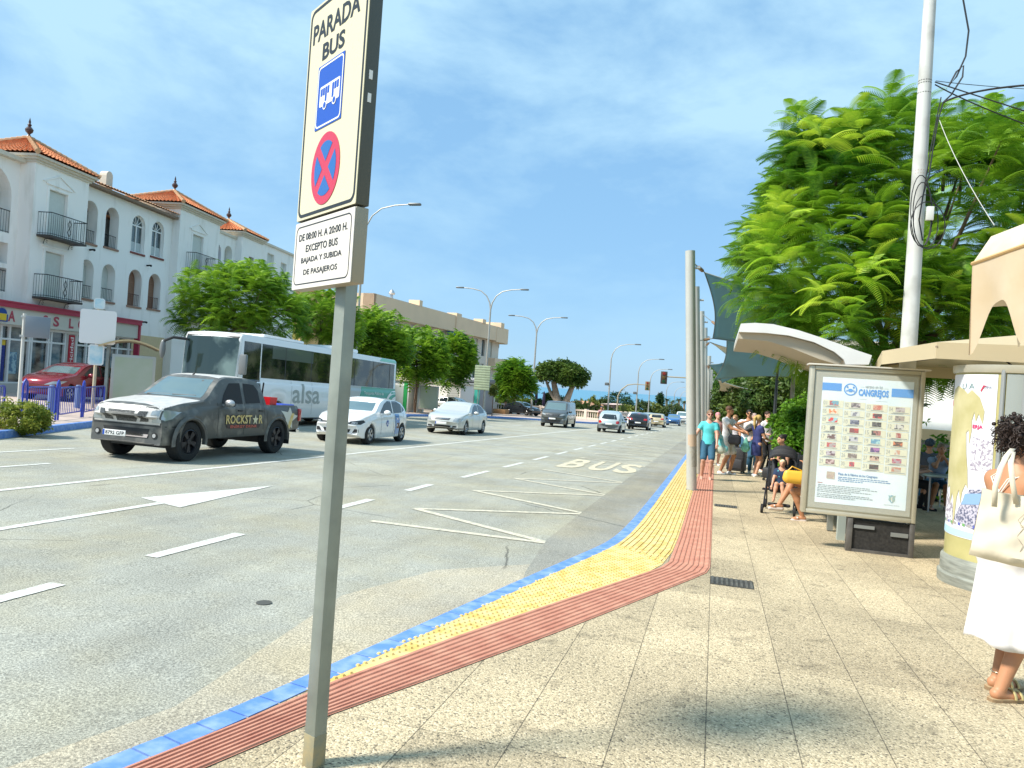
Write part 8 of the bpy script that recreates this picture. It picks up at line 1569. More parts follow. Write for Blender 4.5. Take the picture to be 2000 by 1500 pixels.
def person(label, loc, rz, H=1.7, build=1., hands=None, feet=((-.10, 0, 0), (.10, 0, 0)), pelvis=None, lean=(0, 0), head=(0, 0), skin='light', hair=('brown', (.09, .05, .03)), hairstyle='short', top=None, bottom=None, shoes=None, vox=.013, group='people waiting at the stop', sit=None, knees=None, sleeves=.45, glasses=None, elbows=None, cat='person', curl=.5, foot_dir=(0, -1), open_back=False, kneehint=(0, -1, 0), toes=None):
    """local frame: the person looks along -y; x is to the right in the picture when facing the camera"""
    s = H / 1.72; t = thing('person', label, cat, loc, rz, group); S_ = SKN[skin]; V3 = lambda x, y, z: Vector((x, y, z)) * s; B = build
    pel = V3(*(pelvis or (0, 0, .93))); lx, ly = lean; ch = pel + V3(lx * .7, ly * .7, .36); nk = pel + V3(lx, ly, .545); hd = nk + V3(head[0] * .5 + lx * .1, -.015 + head[1] * .5, .165)
    sh = [nk + V3(-.165 * B, .01, -.075), nk + V3(.165 * B, .01, -.075)]; hip = [pel + V3(-.095 * B, 0, -.02), pel + V3(.095 * B, 0, -.02)]
    hands = hands or ((-.27, -.05, .78), (.27, -.05, .78)); wr = []; el = []
    for i in (0, 1): e, w_ = ik(sh[i], V3(*hands[i]), .29 * s, .25 * s, (elbows or ((-.5, 1, -.3), (.5, 1, -.3)))[i]); el.append(e); wr.append(w_)
    kn = []; an = []
    for i in (0, 1):
        f = V3(*feet[i]) + V3(0, 0, .085)
        k_, a_ = ik(hip[i], f, .44 * s, .43 * s, kneehint if knees is None else knees[i]); kn.append(k_); an.append(a_)
    tor = [('c', pel + V3(0, .01, .02), pel + V3(0, .0, .10), .155 * s * B, .135 * s * B, .72), ('c', pel + V3(0, 0, .08), ch, .125 * s * B, .160 * s * B, .68), ('c', sh[0] + V3(.05, 0, -.03), sh[1] + V3(-.05, 0, -.03), .075 * s, .075 * s, .95), ('c', ch, nk - V3(0, 0, .06), .155 * s * B, .10 * s, .62)]
    g = [(.05, tor + [('c', nk - V3(0, 0, .08), hd - V3(0, -.01, .07), .056 * s, .050 * s)] + sum([[('c', sh[i], el[i], .052 * s * B, .040 * s), ('c', hip[i], kn[i], .088 * s * B, .056 * s)] for i in (0, 1)], [])),
         (.02, sum([[('c', el[i], wr[i], .041 * s, .026 * s), ('c', kn[i], kn[i].lerp(an[i], .35) + V3(0, .018, 0), .056 * s, .056 * s), ('c', kn[i].lerp(an[i], .3) + V3(0, .012, 0), an[i], .055 * s, .036 * s)] for i in (0, 1)], []))]
    hx = head[0] * .3; fy = -.09
    hg = [('e', hd + V3(0, .012, .025), (.073 * s, .092 * s, .092 * s)), ('e', hd + V3(0, -.025, -.035), (.056 * s, .066 * s, .078 * s)), ('c', hd + V3(0, -.088, .012), hd + V3(0, -.106, -.018), .011 * s, .015 * s), ('e', hd + V3(-.076, .008, -.005), (.012 * s, .02 * s, .032 * s)), ('e', hd + V3(.076, .008, -.005), (.012 * s, .02 * s, .032 * s)), ('c', hd + V3(-.02, -.083, -.062), hd + V3(.02, -.083, -.062), .010 * s, .010 * s)]
    g.append((.022, hg))
    for i in (0, 1):
        d = (wr[i] - el[i]).normalized(); side = Vector((0, 0, 1)).cross(d)
        if side.length < .3: side = Vector((0, 1, 0))
        side.normalize(); nrm = d.cross(side); c = wr[i] + d * .045 * s; hp_ = [('c', wr[i], wr[i] + d * .05 * s, .026 * s, .033 * s, .8)]; fg = []
        for q, (o_, l_) in enumerate(((-.027, .060), (-.009, .072), (.009, .068), (.026, .052))):
            a0 = wr[i] + d * .07 * s + side * o_ * s; a1 = a0 + (d * (1 - curl * .4) - nrm * curl * .6).normalized() * l_ * .5 * s; a2 = a1 + (d * (1 - curl) - nrm * curl).normalized() * l_ * .5 * s; fg += [('c', a0, a1, .0105 * s, .0095 * s), ('c', a1, a2, .0095 * s, .0080 * s)]
        th = 1 if i == 0 else -1; a0 = wr[i] + d * .02 * s - side * .026 * s * th; a1 = a0 + (d * .7 - side * .6 * th).normalized() * .035 * s; fg += [('c', a0, a1, .013 * s, .011 * s), ('c', a1, a1 + (d - nrm * .3).normalized() * .028 * s, .011 * s, .009 * s)]
        g.append((.012, hp_)); g.append((.004, fg))
        fd = Vector((*((toes[i] if toes else foot_dir)), 0)); fd = Vector((fd.x, fd.y, fd.z)).normalized(); g.append((.02, [('c', an[i] - Vector((0, 0, .035 * s)) - fd * .03 * s, an[i] + fd * .12 * s - Vector((0, 0, .055 * s)), .036 * s, .030 * s), ('c', an[i] + fd * .08 * s - Vector((0, 0, .055 * s)), an[i] + fd * .16 * s - Vector((0, 0, .062 * s)), .034 * s, .022 * s)]))
    sdf_obj('body', g, vox, S_, t)
    mb = MB()
    for q in (-1, 1): mb.ball(hd + V3(q * .03, -.083, .012), .011 * s, 8, 6)
    obj('eyes', mb, mat('eye_dark', (.03, .02, .02), .2), t)
    if glasses:
        mb = MB()
        for q in (-1, 1): mb.ball(hd + V3(q * .033, -.094, .012), (.029 * s, .01 * s, .022 * s), 10, 6)
        mb.tube([hd + V3(-.074, -.0, .02), hd + V3(-.06, -.088, .02), hd + V3(.06, -.088, .02), hd + V3(.074, 0, .02)], .005 * s, 5); obj('sunglasses', mb, glasses, t)
    if hair:
        hm_ = hair_mat(*hair); hb = [('e', hd + V3(0, .022, .040), (.084 * s, .098 * s, .090 * s))]; cut = [('e', hd + V3(0, -.115, -.035), (.090 * s, .075 * s, .098 * s)), ('p', hd + V3(0, .0, -.045 if hairstyle == 'short' else -.07), (0, -.25, -1))]
        if hairstyle == 'curly': rs_ = np.random.RandomState(3); hb += [('e', hd + V3(.075 * cos(a) * cos(b), .03 + .09 * sin(a) * cos(b), .045 + .085 * sin(b)), (.028 * s,) * 3) for a, b in zip(rs_.rand(46) * 6.28, rs_.uniform(-.6, 1.5, 46)) if sin(a) > -.5 or b > .7]
        if hairstyle == 'curlybun': rs_ = np.random.RandomState(5); hb += [('e', hd + V3(x_, .07 + y_, .09 + z_), (.015 * s,) * 3) for x_, y_, z_ in rs_.randn(60, 3) * .042] + [('e', hd + V3(.08 * cos(a) * cos(b), .02 + .09 * sin(a) * cos(b), .04 + .085 * sin(b)), (.013 * s,) * 3) for a, b in zip(rs_.rand(50) * 6.28, rs_.uniform(-.8, 1.5, 50)) if sin(a) > -.3 or b > .7]
        if hairstyle == 'ponytail': hb += [('c', hd + V3(0, .10, .07), hd + V3(0, .15, .03), .035 * s, .04 * s), ('c', hd + V3(0, .15, .03), hd + V3(0, .15, -.16), .042 * s, .035 * s), ('c', hd + V3(0, .15, -.16), hd + V3(0, .13, -.30), .035 * s, .012 * s)]
        if hairstyle == 'bun': hb += [('e', hd + V3(0, .09, .09), (.05 * s,) * 3)]
        if hairstyle == 'long': hb += [('c', hd + V3(0, .05, .0), hd + V3(0, .07, -.18), .08 * s, .055 * s)]; cut = cut[:1]
        sdf_obj('hair', [(.015, hb)], vox * .9, hm_, t, cut if hairstyle != 'ponytail' else cut[:1])
    tp_ = .011
    if top:
        m_, hem = top[0], top[1]; tg = [('c', pel + V3(0, .0, hem), pel + V3(0, 0, .12), (.155 * s * B + tp_ + .012), (.145 * s * B + tp_), .74)] + [(a[0], a[1], a[2], a[3] + tp_, a[4] + tp_) + tuple(a[5:]) for a in tor[1:]]
        for i in (0, 1):
            if sleeves > 0: tg.append(('c', sh[i], sh[i].lerp(el[i], sleeves), .066 * s * B, .064 * s * B))
            if sleeves >= 1: tg.append(('c', el[i], wr[i], .052 * s, .040 * s))
        cuts = [('p', pel + V3(0, 0, hem), (0, 0, -1)), ('e', nk + V3(0, -.03, .035), (.085 * s, .10 * s, .075 * s))]
        if sleeves and sleeves < 1:
            for i in (0, 1): pass
        sdf_obj('top', [(.035, tg)], vox, m_, t, cuts)
    if bottom:
        kind, m_, low = bottom
        if kind in ('shorts', 'trousers'):
            bg_ = [('c', pel + V3(0, .01, .0), pel + V3(0, 0, .08), .168 * s * B, .150 * s * B, .76)]
            for i in (0, 1):
                bg_.append(('c', hip[i], hip[i].lerp(kn[i], min(1, low)), .105 * s * B, .088 * s * B if kind == 'shorts' else .07 * s * B))
                if kind == 'trousers': bg_.append(('c', kn[i], kn[i].lerp(an[i], .95), .070 * s, .052 * s))
            cuts = [('p', pel + V3(0, 0, .10), (0, 0, 1))]; sdf_obj(kind, [(.03, bg_)], vox, m_, t, cuts)
        if kind == 'skirt':
            z0 = low * s; bg_ = [('c', pel + V3(0, .01, .06), pel + V3(0, .01, -.05), .150 * s * B, .175 * s * B, .74), ('c', pel + V3(0, .01, -.05), Vector((pel.x, pel.y, z0)), .172 * s * B, .185 * s * B, .70)]
            sdf_obj('skirt', [(.04, bg_)], vox, m_, t, [('p', Vector((0, 0, z0)), (0, 0, -1)), ('p', pel + V3(0, 0, .12), (0, 0, 1))])
    if shoes:
        m_, kind = shoes; sg_ = []; cuts = []
        for i in (0, 1):
            fd = Vector((*((toes[i] if toes else foot_dir)), 0)).normalized(); a = an[i] - Vector((0, 0, .055 * s)) - fd * .035 * s; b = an[i] + fd * .15 * s - Vector((0, 0, .062 * s))
            if kind == 'shoe': sg_ += [('c', a, b, .044 * s, .034 * s), ('c', an[i] - Vector((0, 0, .03 * s)), a, .046 * s, .046 * s)]
            else: sg_ += [('c', a - Vector((0, 0, .027 * s)), b - Vector((0, 0, .02 * s)), .040 * s, .036 * s, 1.), ('c', an[i] + fd * .085 * s - Vector((.03 * s, 0, .035 * s)), an[i] + fd * .085 * s + Vector((.03 * s, 0, -.035 * s)), .018 * s, .018 * s)]
        sdf_obj('shoe', [(.01, sg_)], vox * .8, m_, t)
    t['_j'] = 0; del t['_j']; return t, dict(sh=sh, el=el, wr=wr, pel=pel, nk=nk, hd=hd, kn=kn, an=an, s=s)
WT = cloth('white_tee', (.76, .74, .74)); TURQ = cloth('turquoise', (.10, .58, .62)); DEN = cloth('denim', (.035, .12, .20)); NAVY = cloth('navy_dots', (.035, .045, .16), var=.2, vscale=60); WSH = cloth('white_shorts', (.66, .64, .62)); BLK = cloth('black', (.012, .012, .014)); M_SANP = mat('sandal_pale', (.60, .52, .46), .6); M_SNK = mat('white_sneaker', (.78, .78, .76), .5)
def at_g(px, py): q = G(px, py); return (q.x, q.y, q.z)
def bag(name, label, cat, m, loc, pts, rz=0, strap=None, vox=.012):
    t = thing(name, label, cat, loc, rz, 'bags carried by people'); sdf_obj('bag_body', [(.03, pts)], vox, m, t)
    if strap: p = MB(); p.tube(strap, .011, 5); obj('strap', p, m, t)
    return t
# woman in turquoise touching the mast
t, J = person('woman in a turquoise tee and denim shorts touching the second mast', at_g(1378, 936), radians(6), 1.68, .98, hands=((-.40, -.22, .93), (.19, -.25, .92)), skin='pink', hair=('ash', (.20, .12, .07)), top=(TURQ, -.04), bottom=('shorts', DEN, .86), shoes=(mat('sandal_pink', (.55, .36, .30), .6), 'sandal'), glasses=mat('glasses_red', (.10, .01, .01), .2), feet=((-.11, -.02, 0), (.10, -.06, 0)), elbows=((-.8, .5, -.3), (.9, .6, -.2)))
L0 = t.location; bag('tote_bag', 'turquoise and cream bag hanging from the shoulder of the woman in turquoise', 'bag', mat('bag_turquoise', (.03, .50, .55), .5, c2=(.55, .62, .52), vscale=3, thr=(.42, .58)), (L0.x + .30, L0.y + .05, L0.z + .78), [('c', (0, 0, .0), (.0, 0, .30), .13, .05, .55), ('c', (-.1, 0, .02), (.1, 0, 0), .09, .09, .6)], strap=[(0, 0, .3), (-.08, -.02, .62), (-.1, .05, .62), (0, .02, .3)])
# man in white with cross bag, looking right
t, J = person('man in white tee and shorts with a black cross body bag, reading a phone', at_g(1415, 926), radians(62), 1.84, 1.02, hands=((-.12, -.44, 1.15), (.10, -.46, 1.13)), skin='tan', hair=('short_brown', (.13, .06, .03)), top=(WT, -.06), bottom=('shorts', WSH, .80), shoes=(M_SNK, 'shoe'), feet=((-.12, .06, 0), (.12, -.08, 0)), head=(0, -.03), elbows=((-.5, .3, -1), (.5, .3, -1)))
L0 = t.location; bag('cross_body_bag', 'black cross body bag on the hip of the man in white', 'bag', mat('bag_black', (.02, .022, .03), .6), (L0.x + .20, L0.y - .20, L0.z + .93), [('c', (-.08, 0, 0), (.08, 0, 0), .09, .09, .5), ('c', (-.08, 0, .1), (.08, 0, .1), .09, .09, .5)], strap=[(-.1, 0, .16), (-.22, .06, .38), (-.30, .16, .58), (-.2, .26, .6)])
mb = MB(); mb.bbox(-.035, .035, -.07, .07, -.005, .005, .003); o = obj('mobile_phone', mb, M_BLACK); o.location = (L0.x + .44, L0.y - .30, L0.z + 1.20); tag(o, 'black phone held out by the man in white shorts', 'phone')
# man with sunglasses facing us
t, J = person('man in a white tee and jeans with sunglasses, hand at his mouth', (.95, 22.6, gz(22.6)), radians(-3), 1.80, 1.12, hands=((-.07, -.20, 1.43), (.16, -.22, 1.02)), skin='tan', hair=('black', (.015, .012, .01)), top=(WT, -.05), bottom=('trousers', DEN, 1.), shoes=(M_SNK, 'shoe'), glasses=mat('glasses_black', (.02, .01, .01), .15), elbows=((-1, .1, -.4), (.9, .4, -.2)), sleeves=.35)
L0 = t.location; bag('sling_bag', 'black sling bag across the chest of the man with sunglasses', 'bag', mat('bag_black2', (.018, .018, .02), .6), (L0.x - .02, L0.y - .17, L0.z + 1.22), [('c', (-.12, 0, -.04), (.10, 0, .08), .055, .07, .6)], strap=[(.08, 0, .08), (.18, .05, .24), (.16, .16, .26)])
# blonde woman in navy dress
t, J = person('blonde woman with a ponytail in a navy dress, back half turned', at_g(1474, 931), radians(128), 1.66, .95, hands=((-.16, -.32, 1.05), (.14, -.36, 1.02)), skin='light', hair=('blonde', (.62, .42, .15)), hairstyle='ponytail', top=(NAVY, -.10), bottom=('skirt', NAVY, .60), shoes=(M_SNK, 'shoe'), feet=((-.08, .04, 0), (.09, -.05, 0)), sleeves=.38, elbows=((-.4, .5, -1), (.4, .5, -1)))
L0 = t.location; bag('drawstring_bag', 'mint green bag hanging from the arm of the blonde woman', 'bag', mat('bag_mint', (.22, .62, .50), .6, var=.1, vscale=6), (L0.x - .30, L0.y - .12, L0.z + .76), [('c', (0, 0, .02), (0, 0, .26), .125, .035, .7)], strap=[(0, 0, .26), (.05, .0, .36)])
# man at the back right with strap
t, J = person('young man in a white tee with a dark shoulder strap beside the slim post', (1.52, 23.6, gz(23.6)), radians(28), 1.80, .98, hands=((-.10, -.24, 1.10), (.10, -.22, 1.12)), skin='pink', hair=('dark_brown', (.05, .025, .015)), top=(WT, -.05), bottom=('trousers', BLK, 1.), shoes=(M_SNK, 'shoe'), head=(.0, 0))
L0 = t.location; bag('shoulder_bag', 'dark bag with its strap on the young man at the back', 'bag', mat('bag_dark', (.03, .03, .05), .6), (L0.x + .20, L0.y - .05, L0.z + .95), [('c', (0, 0, 0), (0, 0, .15), .10, .08, .5)], strap=[(0, 0, .2), (-.08, -.1, .48), (-.2, 0, .56)])
# people half hidden behind them
person('person in a pink cap behind the woman in turquoise', (.08, 24.6, gz(24.6)), radians(20), 1.66, 1., skin='pink', hair=('pink_cap', (.55, .25, .28)), top=(cloth('dusty_pink', (.5, .25, .22)), -.05), bottom=('shorts', DEN, .8), vox=.016, shoes=(M_SNK, 'shoe'))
person('woman in a striped top half hidden behind the man in white', (.60, 24.0, gz(24.0)), radians(-30), 1.62, .95, skin='light', hair=('sandy', (.30, .18, .08)), hairstyle='long', top=(cloth('pale_stripes', (.55, .52, .55), var=.3, vscale=40), -.05), bottom=('trousers', BLK, 1.), vox=.016, shoes=(M_SNK, 'shoe'))
person('grey haired person behind the shoulder of the man with sunglasses', (1.22, 25.2, gz(25.2)), radians(10), 1.72, 1., skin='pink', hair=('grey', (.40, .30, .27)), top=(cloth('beige_shirt', (.5, .42, .34)), -.05), bottom=('trousers', DEN, 1.), vox=.016, shoes=(M_SNK, 'shoe'))
# suitcases
def suitcase(label, x, y, rz, w_, dp, h):
    t = thing('suitcase', label, 'suitcase', (x, y, gz(y)), rz, 'suitcases among the waiting people'); M_SC = mat('suitcase_black', (.022, .022, .025), .55, var=.2, vscale=30); p = MB(); p.bbox(-w_ / 2, w_ / 2, -dp / 2, dp / 2, .07, h, .05); obj('shell', p, M_SC, t)
    p = MB(); p.bbox(-w_ / 2 + .04, w_ / 2 - .04, -dp / 2 - .02, -dp / 2 + .02, .14, h * .55, .02); p.bbox(-w_ / 2 - .004, w_ / 2 + .004, -dp / 2 - .004, dp / 2 + .004, h * .62, h * .64, .002); obj('pocket', p, mat('suitcase_pocket', (.035, .035, .04), .6), t)
    for a in (-1, 1):
        for b in (-1, 1): p = MB(); p.lathe([(.035, -.012), (.035, .012)], n=12, M=Matrix.Translation((a * (w_ / 2 - .06), b * (dp / 2 - .05), .035)) @ Matrix.Rotation(pi / 2, 4, 'Y')); obj('castor', p, M_TYRE, t)
    p = MB(); p.tube([(-.1, 0, h), (-.1, 0, h + .10), (.1, 0, h + .10), (.1, 0, h)], .013, 6); obj('handle', p, M_TRIM, t)
q = G(1437, 924); suitcase('large black suitcase standing between the man in white and the blonde woman', q.x, q.y, radians(-20), .50, .33, .74); suitcase('dark upright suitcase behind the stroller hood', 1.98, 17.6, radians(10), .48, .30, .86); suitcase('black holdall on the ground behind the seated woman in black', 1.50, 20.6, radians(70), .6, .3, .35)
# seated woman in black looking down
t, J = person('seated woman in black with dark tied hair looking down at her hands', (1.72, 17.9, gz(17.9)), radians(-60), 1.66, .95, pelvis=(0, 0, .50), hands=((-.12, -.42, .72), (.06, -.44, .74)), feet=((-.12, -.45, 0), (.12, -.40, 0)), lean=(0, -.20), head=(0, -.16), skin='light', hair=('black_brown', (.02, .014, .012)), hairstyle='bun', top=(BLK, -.05), bottom=('trousers', BLK, 1.), shoes=(BLK, 'shoe'), sleeves=.3)
mb = MB(); mb.bbox(-.9, .5, -.22, .22, .40, .46, .015); mb.box(-.8, -.7, -.15, .15, 0, .40); mb.box(.3, .4, -.15, .15, 0, .40); o = obj('bench', mb, M_STONE); o.location = (1.9, 18.0, gz(18)); o.rotation_euler = (0, 0, radians(100)); tag(o, 'low stone bench under the seated woman in black', 'bench')
# stroller with the toddler
q = G(1522, 1000); ST = Vector((q.x, q.y, gz(q.y))); t = thing('stroller', 'black stroller with a folding hood and a child in it', 'stroller', ST, radians(-8)); M_SF = mat('stroller_frame', (.03, .03, .035), .4, .4); M_SC2 = mat('stroller_fabric', (.02, .021, .025), .7, bump=.2)
for s in (-1, 1):
    p = MB(); p.tube([(s * .24, -.42, .10), (s * .24, -.10, .42), (s * .24, .25, .75), (s * .24, .42, 1.02)], .014, 7); p.tube([(s * .24, .32, .10), (s * .24, .05, .45), (s * .24, -.16, .55)], .013, 7); obj('side_tube', p, M_SF, t)
    for yy in (-.42, .34):
        w_ = MB(); w_.lathe([(.045, -.02), (.075, -.02), (.08, 0), (.075, .02), (.045, .02)], n=16, M=Matrix.Translation((s * .26, yy, .085)) @ Matrix.Rotation(pi / 2, 4, 'Y')); obj('wheel', w_, M_TYRE, t); w_ = MB(); w_.lathe([(.045, -.008), (.045, .008)], n=12, M=Matrix.Translation((s * .26, yy, .085)) @ Matrix.Rotation(pi / 2, 4, 'Y')); obj('hub', w_, M_GALV, t)
p = MB(); p.tube([(-.24, .42, 1.02), (0, .45, 1.04), (.24, .42, 1.02)], .017, 8); obj('handlebar', p, M_SF, t)
sdf_obj('seat', [(.03, [('c', (-.14, -.16, .40), (.14, -.16, .40), .05, .05), ('c', (-.14, -.02, .42), (.14, -.02, .42), .05, .05), ('c', (-.14, .06, .50), (-.14, .20, .86), .05, .05), ('c', (.14, .06, .50), (.14, .20, .86), .05, .05), ('c', (0, .08, .50), (0, .22, .86), .06, .06), ('c', (-.16, -.30, .16), (.16, -.30, .16), .03, .03)])], .014, M_SC2, t)
p = MB(); rows = []
for i in range(9):
    a = radians(28 + 75 * i / 8); rows.append([(.235 * cos(b), .16 - .30 * cos(a) * (.7 + .3 * sin(b)), .84 + .30 * sin(a) * (.35 + .65 * sin(b)) + .02 * (i % 2)) for b in np.linspace(0, pi, 13)])
p.add([x for r_ in rows for x in r_], [(i * 13 + j, i * 13 + 13 + j, i * 13 + 14 + j, i * 13 + 1 + j) for i in range(8) for j in range(12)]); o = obj('hood', p, M_SC2, t); o.modifiers.new('s', 'SOLIDIFY').thickness = .012
tt, J = person('blond toddler in a dark tee sitting in the stroller', (ST.x + .0, ST.y - .02, ST.z + .14), radians(-12), 1.02, 1.0, pelvis=(0, 0, .50), hands=((-.22, -.36, .50), (.20, -.30, .52)), feet=((-.12, -.50, .12), (.13, -.50, .14)), skin='light', hair=('toddler_blond', (.75, .62, .40)), top=(cloth('toddler_tee', (.012, .03, .08), c2=(.10, .5, .5), vscale=14, thr=(.6, .66)), -.10), bottom=('shorts', cloth('toddler_shorts', (.02, .04, .10)), .8), group=None, vox=.011, head=(0, -.06))
tt.scale = (1, 1, 1)
# woman with crossed legs and the yellow bag (sitting in the shelter, partly behind the panel)
sw = D(1562, 962, 12.1); gzs = gz(sw.y)
t, J = person('seated woman in a dark tee with crossed legs and pale sandals at the shelter', (1.70, sw.y, gzs), radians(-78), 1.68, 1.0, pelvis=(0, 0, .54), hands=((-.10, -.34, .74), (.08, -.26, .92)), feet=((-.02, -.62, .16), (.06, -.26, 0)), knees=((0, -.4, 1), (0, -1, .5)), lean=(0, -.10), head=(0, -.10), skin='tan', hair=('auburn', (.30, .12, .06)), hairstyle='long', top=(cloth('dark_navy', (.02, .025, .05)), -.05), bottom=('shorts', cloth('floral', (.66, .56, .50), c2=(.25, .40, .42), vscale=26, thr=(.55, .62)), .42), shoes=(M_SANP, 'sandal'), group='people waiting at the stop', vox=.011, sleeves=.5)
bag('handbag', 'yellow handbag on the lap of the woman with crossed legs', 'bag', mat('bag_yellow', (.74, .42, .04), .45), D(1551, 931, 11.85), [('c', (-.09, 0, -.03), (.09, 0, -.03), .085, .085, .7), ('c', (-.10, 0, .04), (.10, 0, .04), .06, .06, .7)], strap=[(-.12, 0, .06), (-.04, .0, .16), (.12, .03, .10)])
# terrace guests
person('man at the terrace table resting his face on his hands', (tp.x + .10, tp.y + .62, gz(tp.y)), 0, 1.74, 1.0, pelvis=(0, 0, .52), hands=((-.04, -.36, 1.06), (.05, -.36, 1.06)), feet=((-.15, -.40, 0), (.15, -.30, 0)), lean=(0, -.24), head=(0, -.10), elbows=((-.8, -.2, -1), (.8, -.2, -1)), skin='tan', hair=('grey_brown', (.22, .15, .10)), top=(cloth('pale_blue_shirt', (.30, .38, .52)), -.05), bottom=('shorts', DEN, .8), shoes=(M_SANP, 'shoe'), group='guests on the terrace', vox=.014)
person('guest in black with a bald head at the left of the terrace table', (tp.x - .62, tp.y + .15, gz(tp.y)), radians(80), 1.74, 1.1, pelvis=(0, 0, .52), hands=((-.15, -.40, .78), (.15, -.38, .78)), feet=((-.15, -.45, 0), (.15, -.35, 0)), lean=(0, -.08), skin='pink', hair=None, top=(BLK, -.05), bottom=('trousers', BLK, 1.), shoes=(BLK, 'shoe'), group='guests on the terrace', vox=.014)
person('seated guest with dark blue hair or cap behind the terrace table', (tp.x + .30, tp.y + 2.0, gz(tp.y + 2)), radians(160), 1.75, 1.1, pelvis=(0, 0, .56), feet=((-.15, -.45, 0), (.15, -.35, 0)), hands=((-.2, -.3, .75), (.2, -.3, .75)), skin='tan', hair=('blue_black', (.03, .05, .07)), hairstyle='curly', top=(cloth('slate', (.06, .07, .09)), -.05), bottom=('trousers', DEN, 1.), shoes=(BLK, 'shoe'), group='guests on the terrace', vox=.016)
# people on the far side
q = G(850, 805); person('man in a turquoise shirt checking his phone at the far bus shelter', (q.x + .3, q.y - 1.2, gz(q.y)), radians(10), 1.76, 1.15, hands=((-.10, -.26, 1.12), (.10, -.26, 1.12)), skin='tan', hair=('grey2', (.3, .24, .2)), top=(cloth('turquoise2', (.12, .52, .50)), -.12), bottom=('shorts', cloth('tan_shorts', (.35, .22, .15)), .8), shoes=(BLK, 'shoe'), group='people on the far side', vox=.022)
q = G(986, 806); person('person in a rust top sitting on the edge of the square', (q.x, q.y, gz(q.y)), radians(-60), 1.70, 1.0, pelvis=(0, 0, .52), feet=((-.12, -.45, 0), (.12, -.5, 0)), hands=((-.15, -.3, .75), (.1, -.15, 1.2)), skin='tan', hair=('brown2', (.1, .05, .03)), hairstyle='long', top=(cloth('burnt_orange', (.42, .22, .12)), -.05), bottom=('trousers', BLK, 1.), shoes=(BLK, 'shoe'), group='people on the far side', vox=.024)
q = G(963, 799); person('person in a pale top walking beside the sapling', (q.x, q.y, gz(q.y)), radians(30), 1.68, .95, skin='tan', hair=('brown3', (.08, .05, .03)), hairstyle='long', top=(WT, -.05), bottom=('trousers', cloth('slate2', (.08, .10, .14)), 1.), shoes=(BLK, 'shoe'), group='people on the far side', vox=.026)
q = G(941, 806); person('woman in a pink top behind the direction sign post', (q.x, q.y, gz(q.y)), radians(-20), 1.66, 1., skin='tan', hair=('brown4', (.08, .05, .03)), hairstyle='long', top=(cloth('coral', (.55, .22, .20)), -.05), bottom=('trousers', BLK, 1.), shoes=(BLK, 'shoe'), group='people on the far side', vox=.026)
q = G(1172, 836, -.14); person('cyclist dressed in navy cap and pink top riding along the far kerb', (q.x, q.y, gz(q.y, -.14)), radians(8), 1.74, 1., pelvis=(0, .05, .92), hands=((-.24, -.42, .98), (.24, -.42, .98)), feet=((-.12, -.05, .30), (.12, .0, .12)), lean=(0, -.22), skin='tan', hair=('navy_cap', (.02, .03, .10)), top=(cloth('pink_top', (.55, .30, .32)), -.05), bottom=('shorts', cloth('rust', (.22, .08, .06)), .7), shoes=(BLK, 'shoe'), group='people on the far side', vox=.024)
bk = thing('bicycle', 'bicycle under the cyclist at the far kerb', 'bicycle', (q.x, q.y, gz(q.y, -.14)), radians(8))
for yy in (-.52, .52): p = MB(); p.tube([(0, yy + .33 * cos(a), .34 + .33 * sin(a)) for a in np.linspace(0, 2 * pi, 25)], .018, 5, False); obj('wheel', p, M_TYRE, bk)
p = MB(); p.tube([(0, .52, .34), (0, .10, .32), (0, .18, .86)], .018, 6); p.tube([(0, .10, .32), (0, -.38, .78), (0, .16, .80)], .018, 6); p.tube([(0, -.52, .34), (0, -.36, .98)], .018, 6); obj('frame', p, M_SR, bk); p = MB(); p.tube([(-.28, -.38, 1.0), (.28, -.38, 1.0)], .016, 6); obj('handlebar', p, M_TRIM, bk); p = MB(); p.bbox(-.08, .08, .06, .30, .86, .91, .02); obj('saddle', p, M_TRIM, bk)
# ---------------------------------------------------------------- the woman with the tote bag
NW = G(1953, 1358); t, J = person('woman with dark curly hair in a long white skirt, seen from behind', (NW.x, NW.y, gz(NW.y)), radians(116), 1.64, .96, hands=((-.05, -.30, 1.32), (.07, -.30, 1.30)), feet=((-.09, .09, 0), (.09, -.06, 0)), skin='tan', hair=('dark_curly', (.022, .012, .009)), hairstyle='curlybun', top=None, bottom=None, shoes=None, vox=.0085, group=None, head=(0, -.04), elbows=((-.1, -.3, -1), (.1, -.3, -1)))
p = MB(); rs_ = np.random.RandomState(6); hc_ = J['hd'] + Vector((0, .05, .065))
for q in range(420):
    v = Vector(rs_.randn(3)); v.normalize()
    if v.y < -.25 and v.z < .5: continue
    a0 = hc_ + Vector((v.x * .078, v.y * .085, v.z * .088)); ph = rs_.rand() * 6; u = v.orthogonal().normalized(); w_ = v.cross(u); L_ = rs_.uniform(.03, .06); p.tube([a0 + v * L_ * k / 7 + (u * cos(ph + k * 1.3) + w_ * sin(ph + k * 1.3)) * .009 - Vector((0, 0, .02 * (k / 7) ** 2)) for k in range(8)], .0026, 4, False)
obj('curls', p, hair_mat('curl', (.03, .017, .012)), t)
s = J['s']; pel, nk, sh, an = J['pel'], J['nk'], J['sh'], J['an']; M_SK = mat('white_linen', (.74, .70, .68), .85, var=.04, vscale=6, bump=.35, bscale=7)
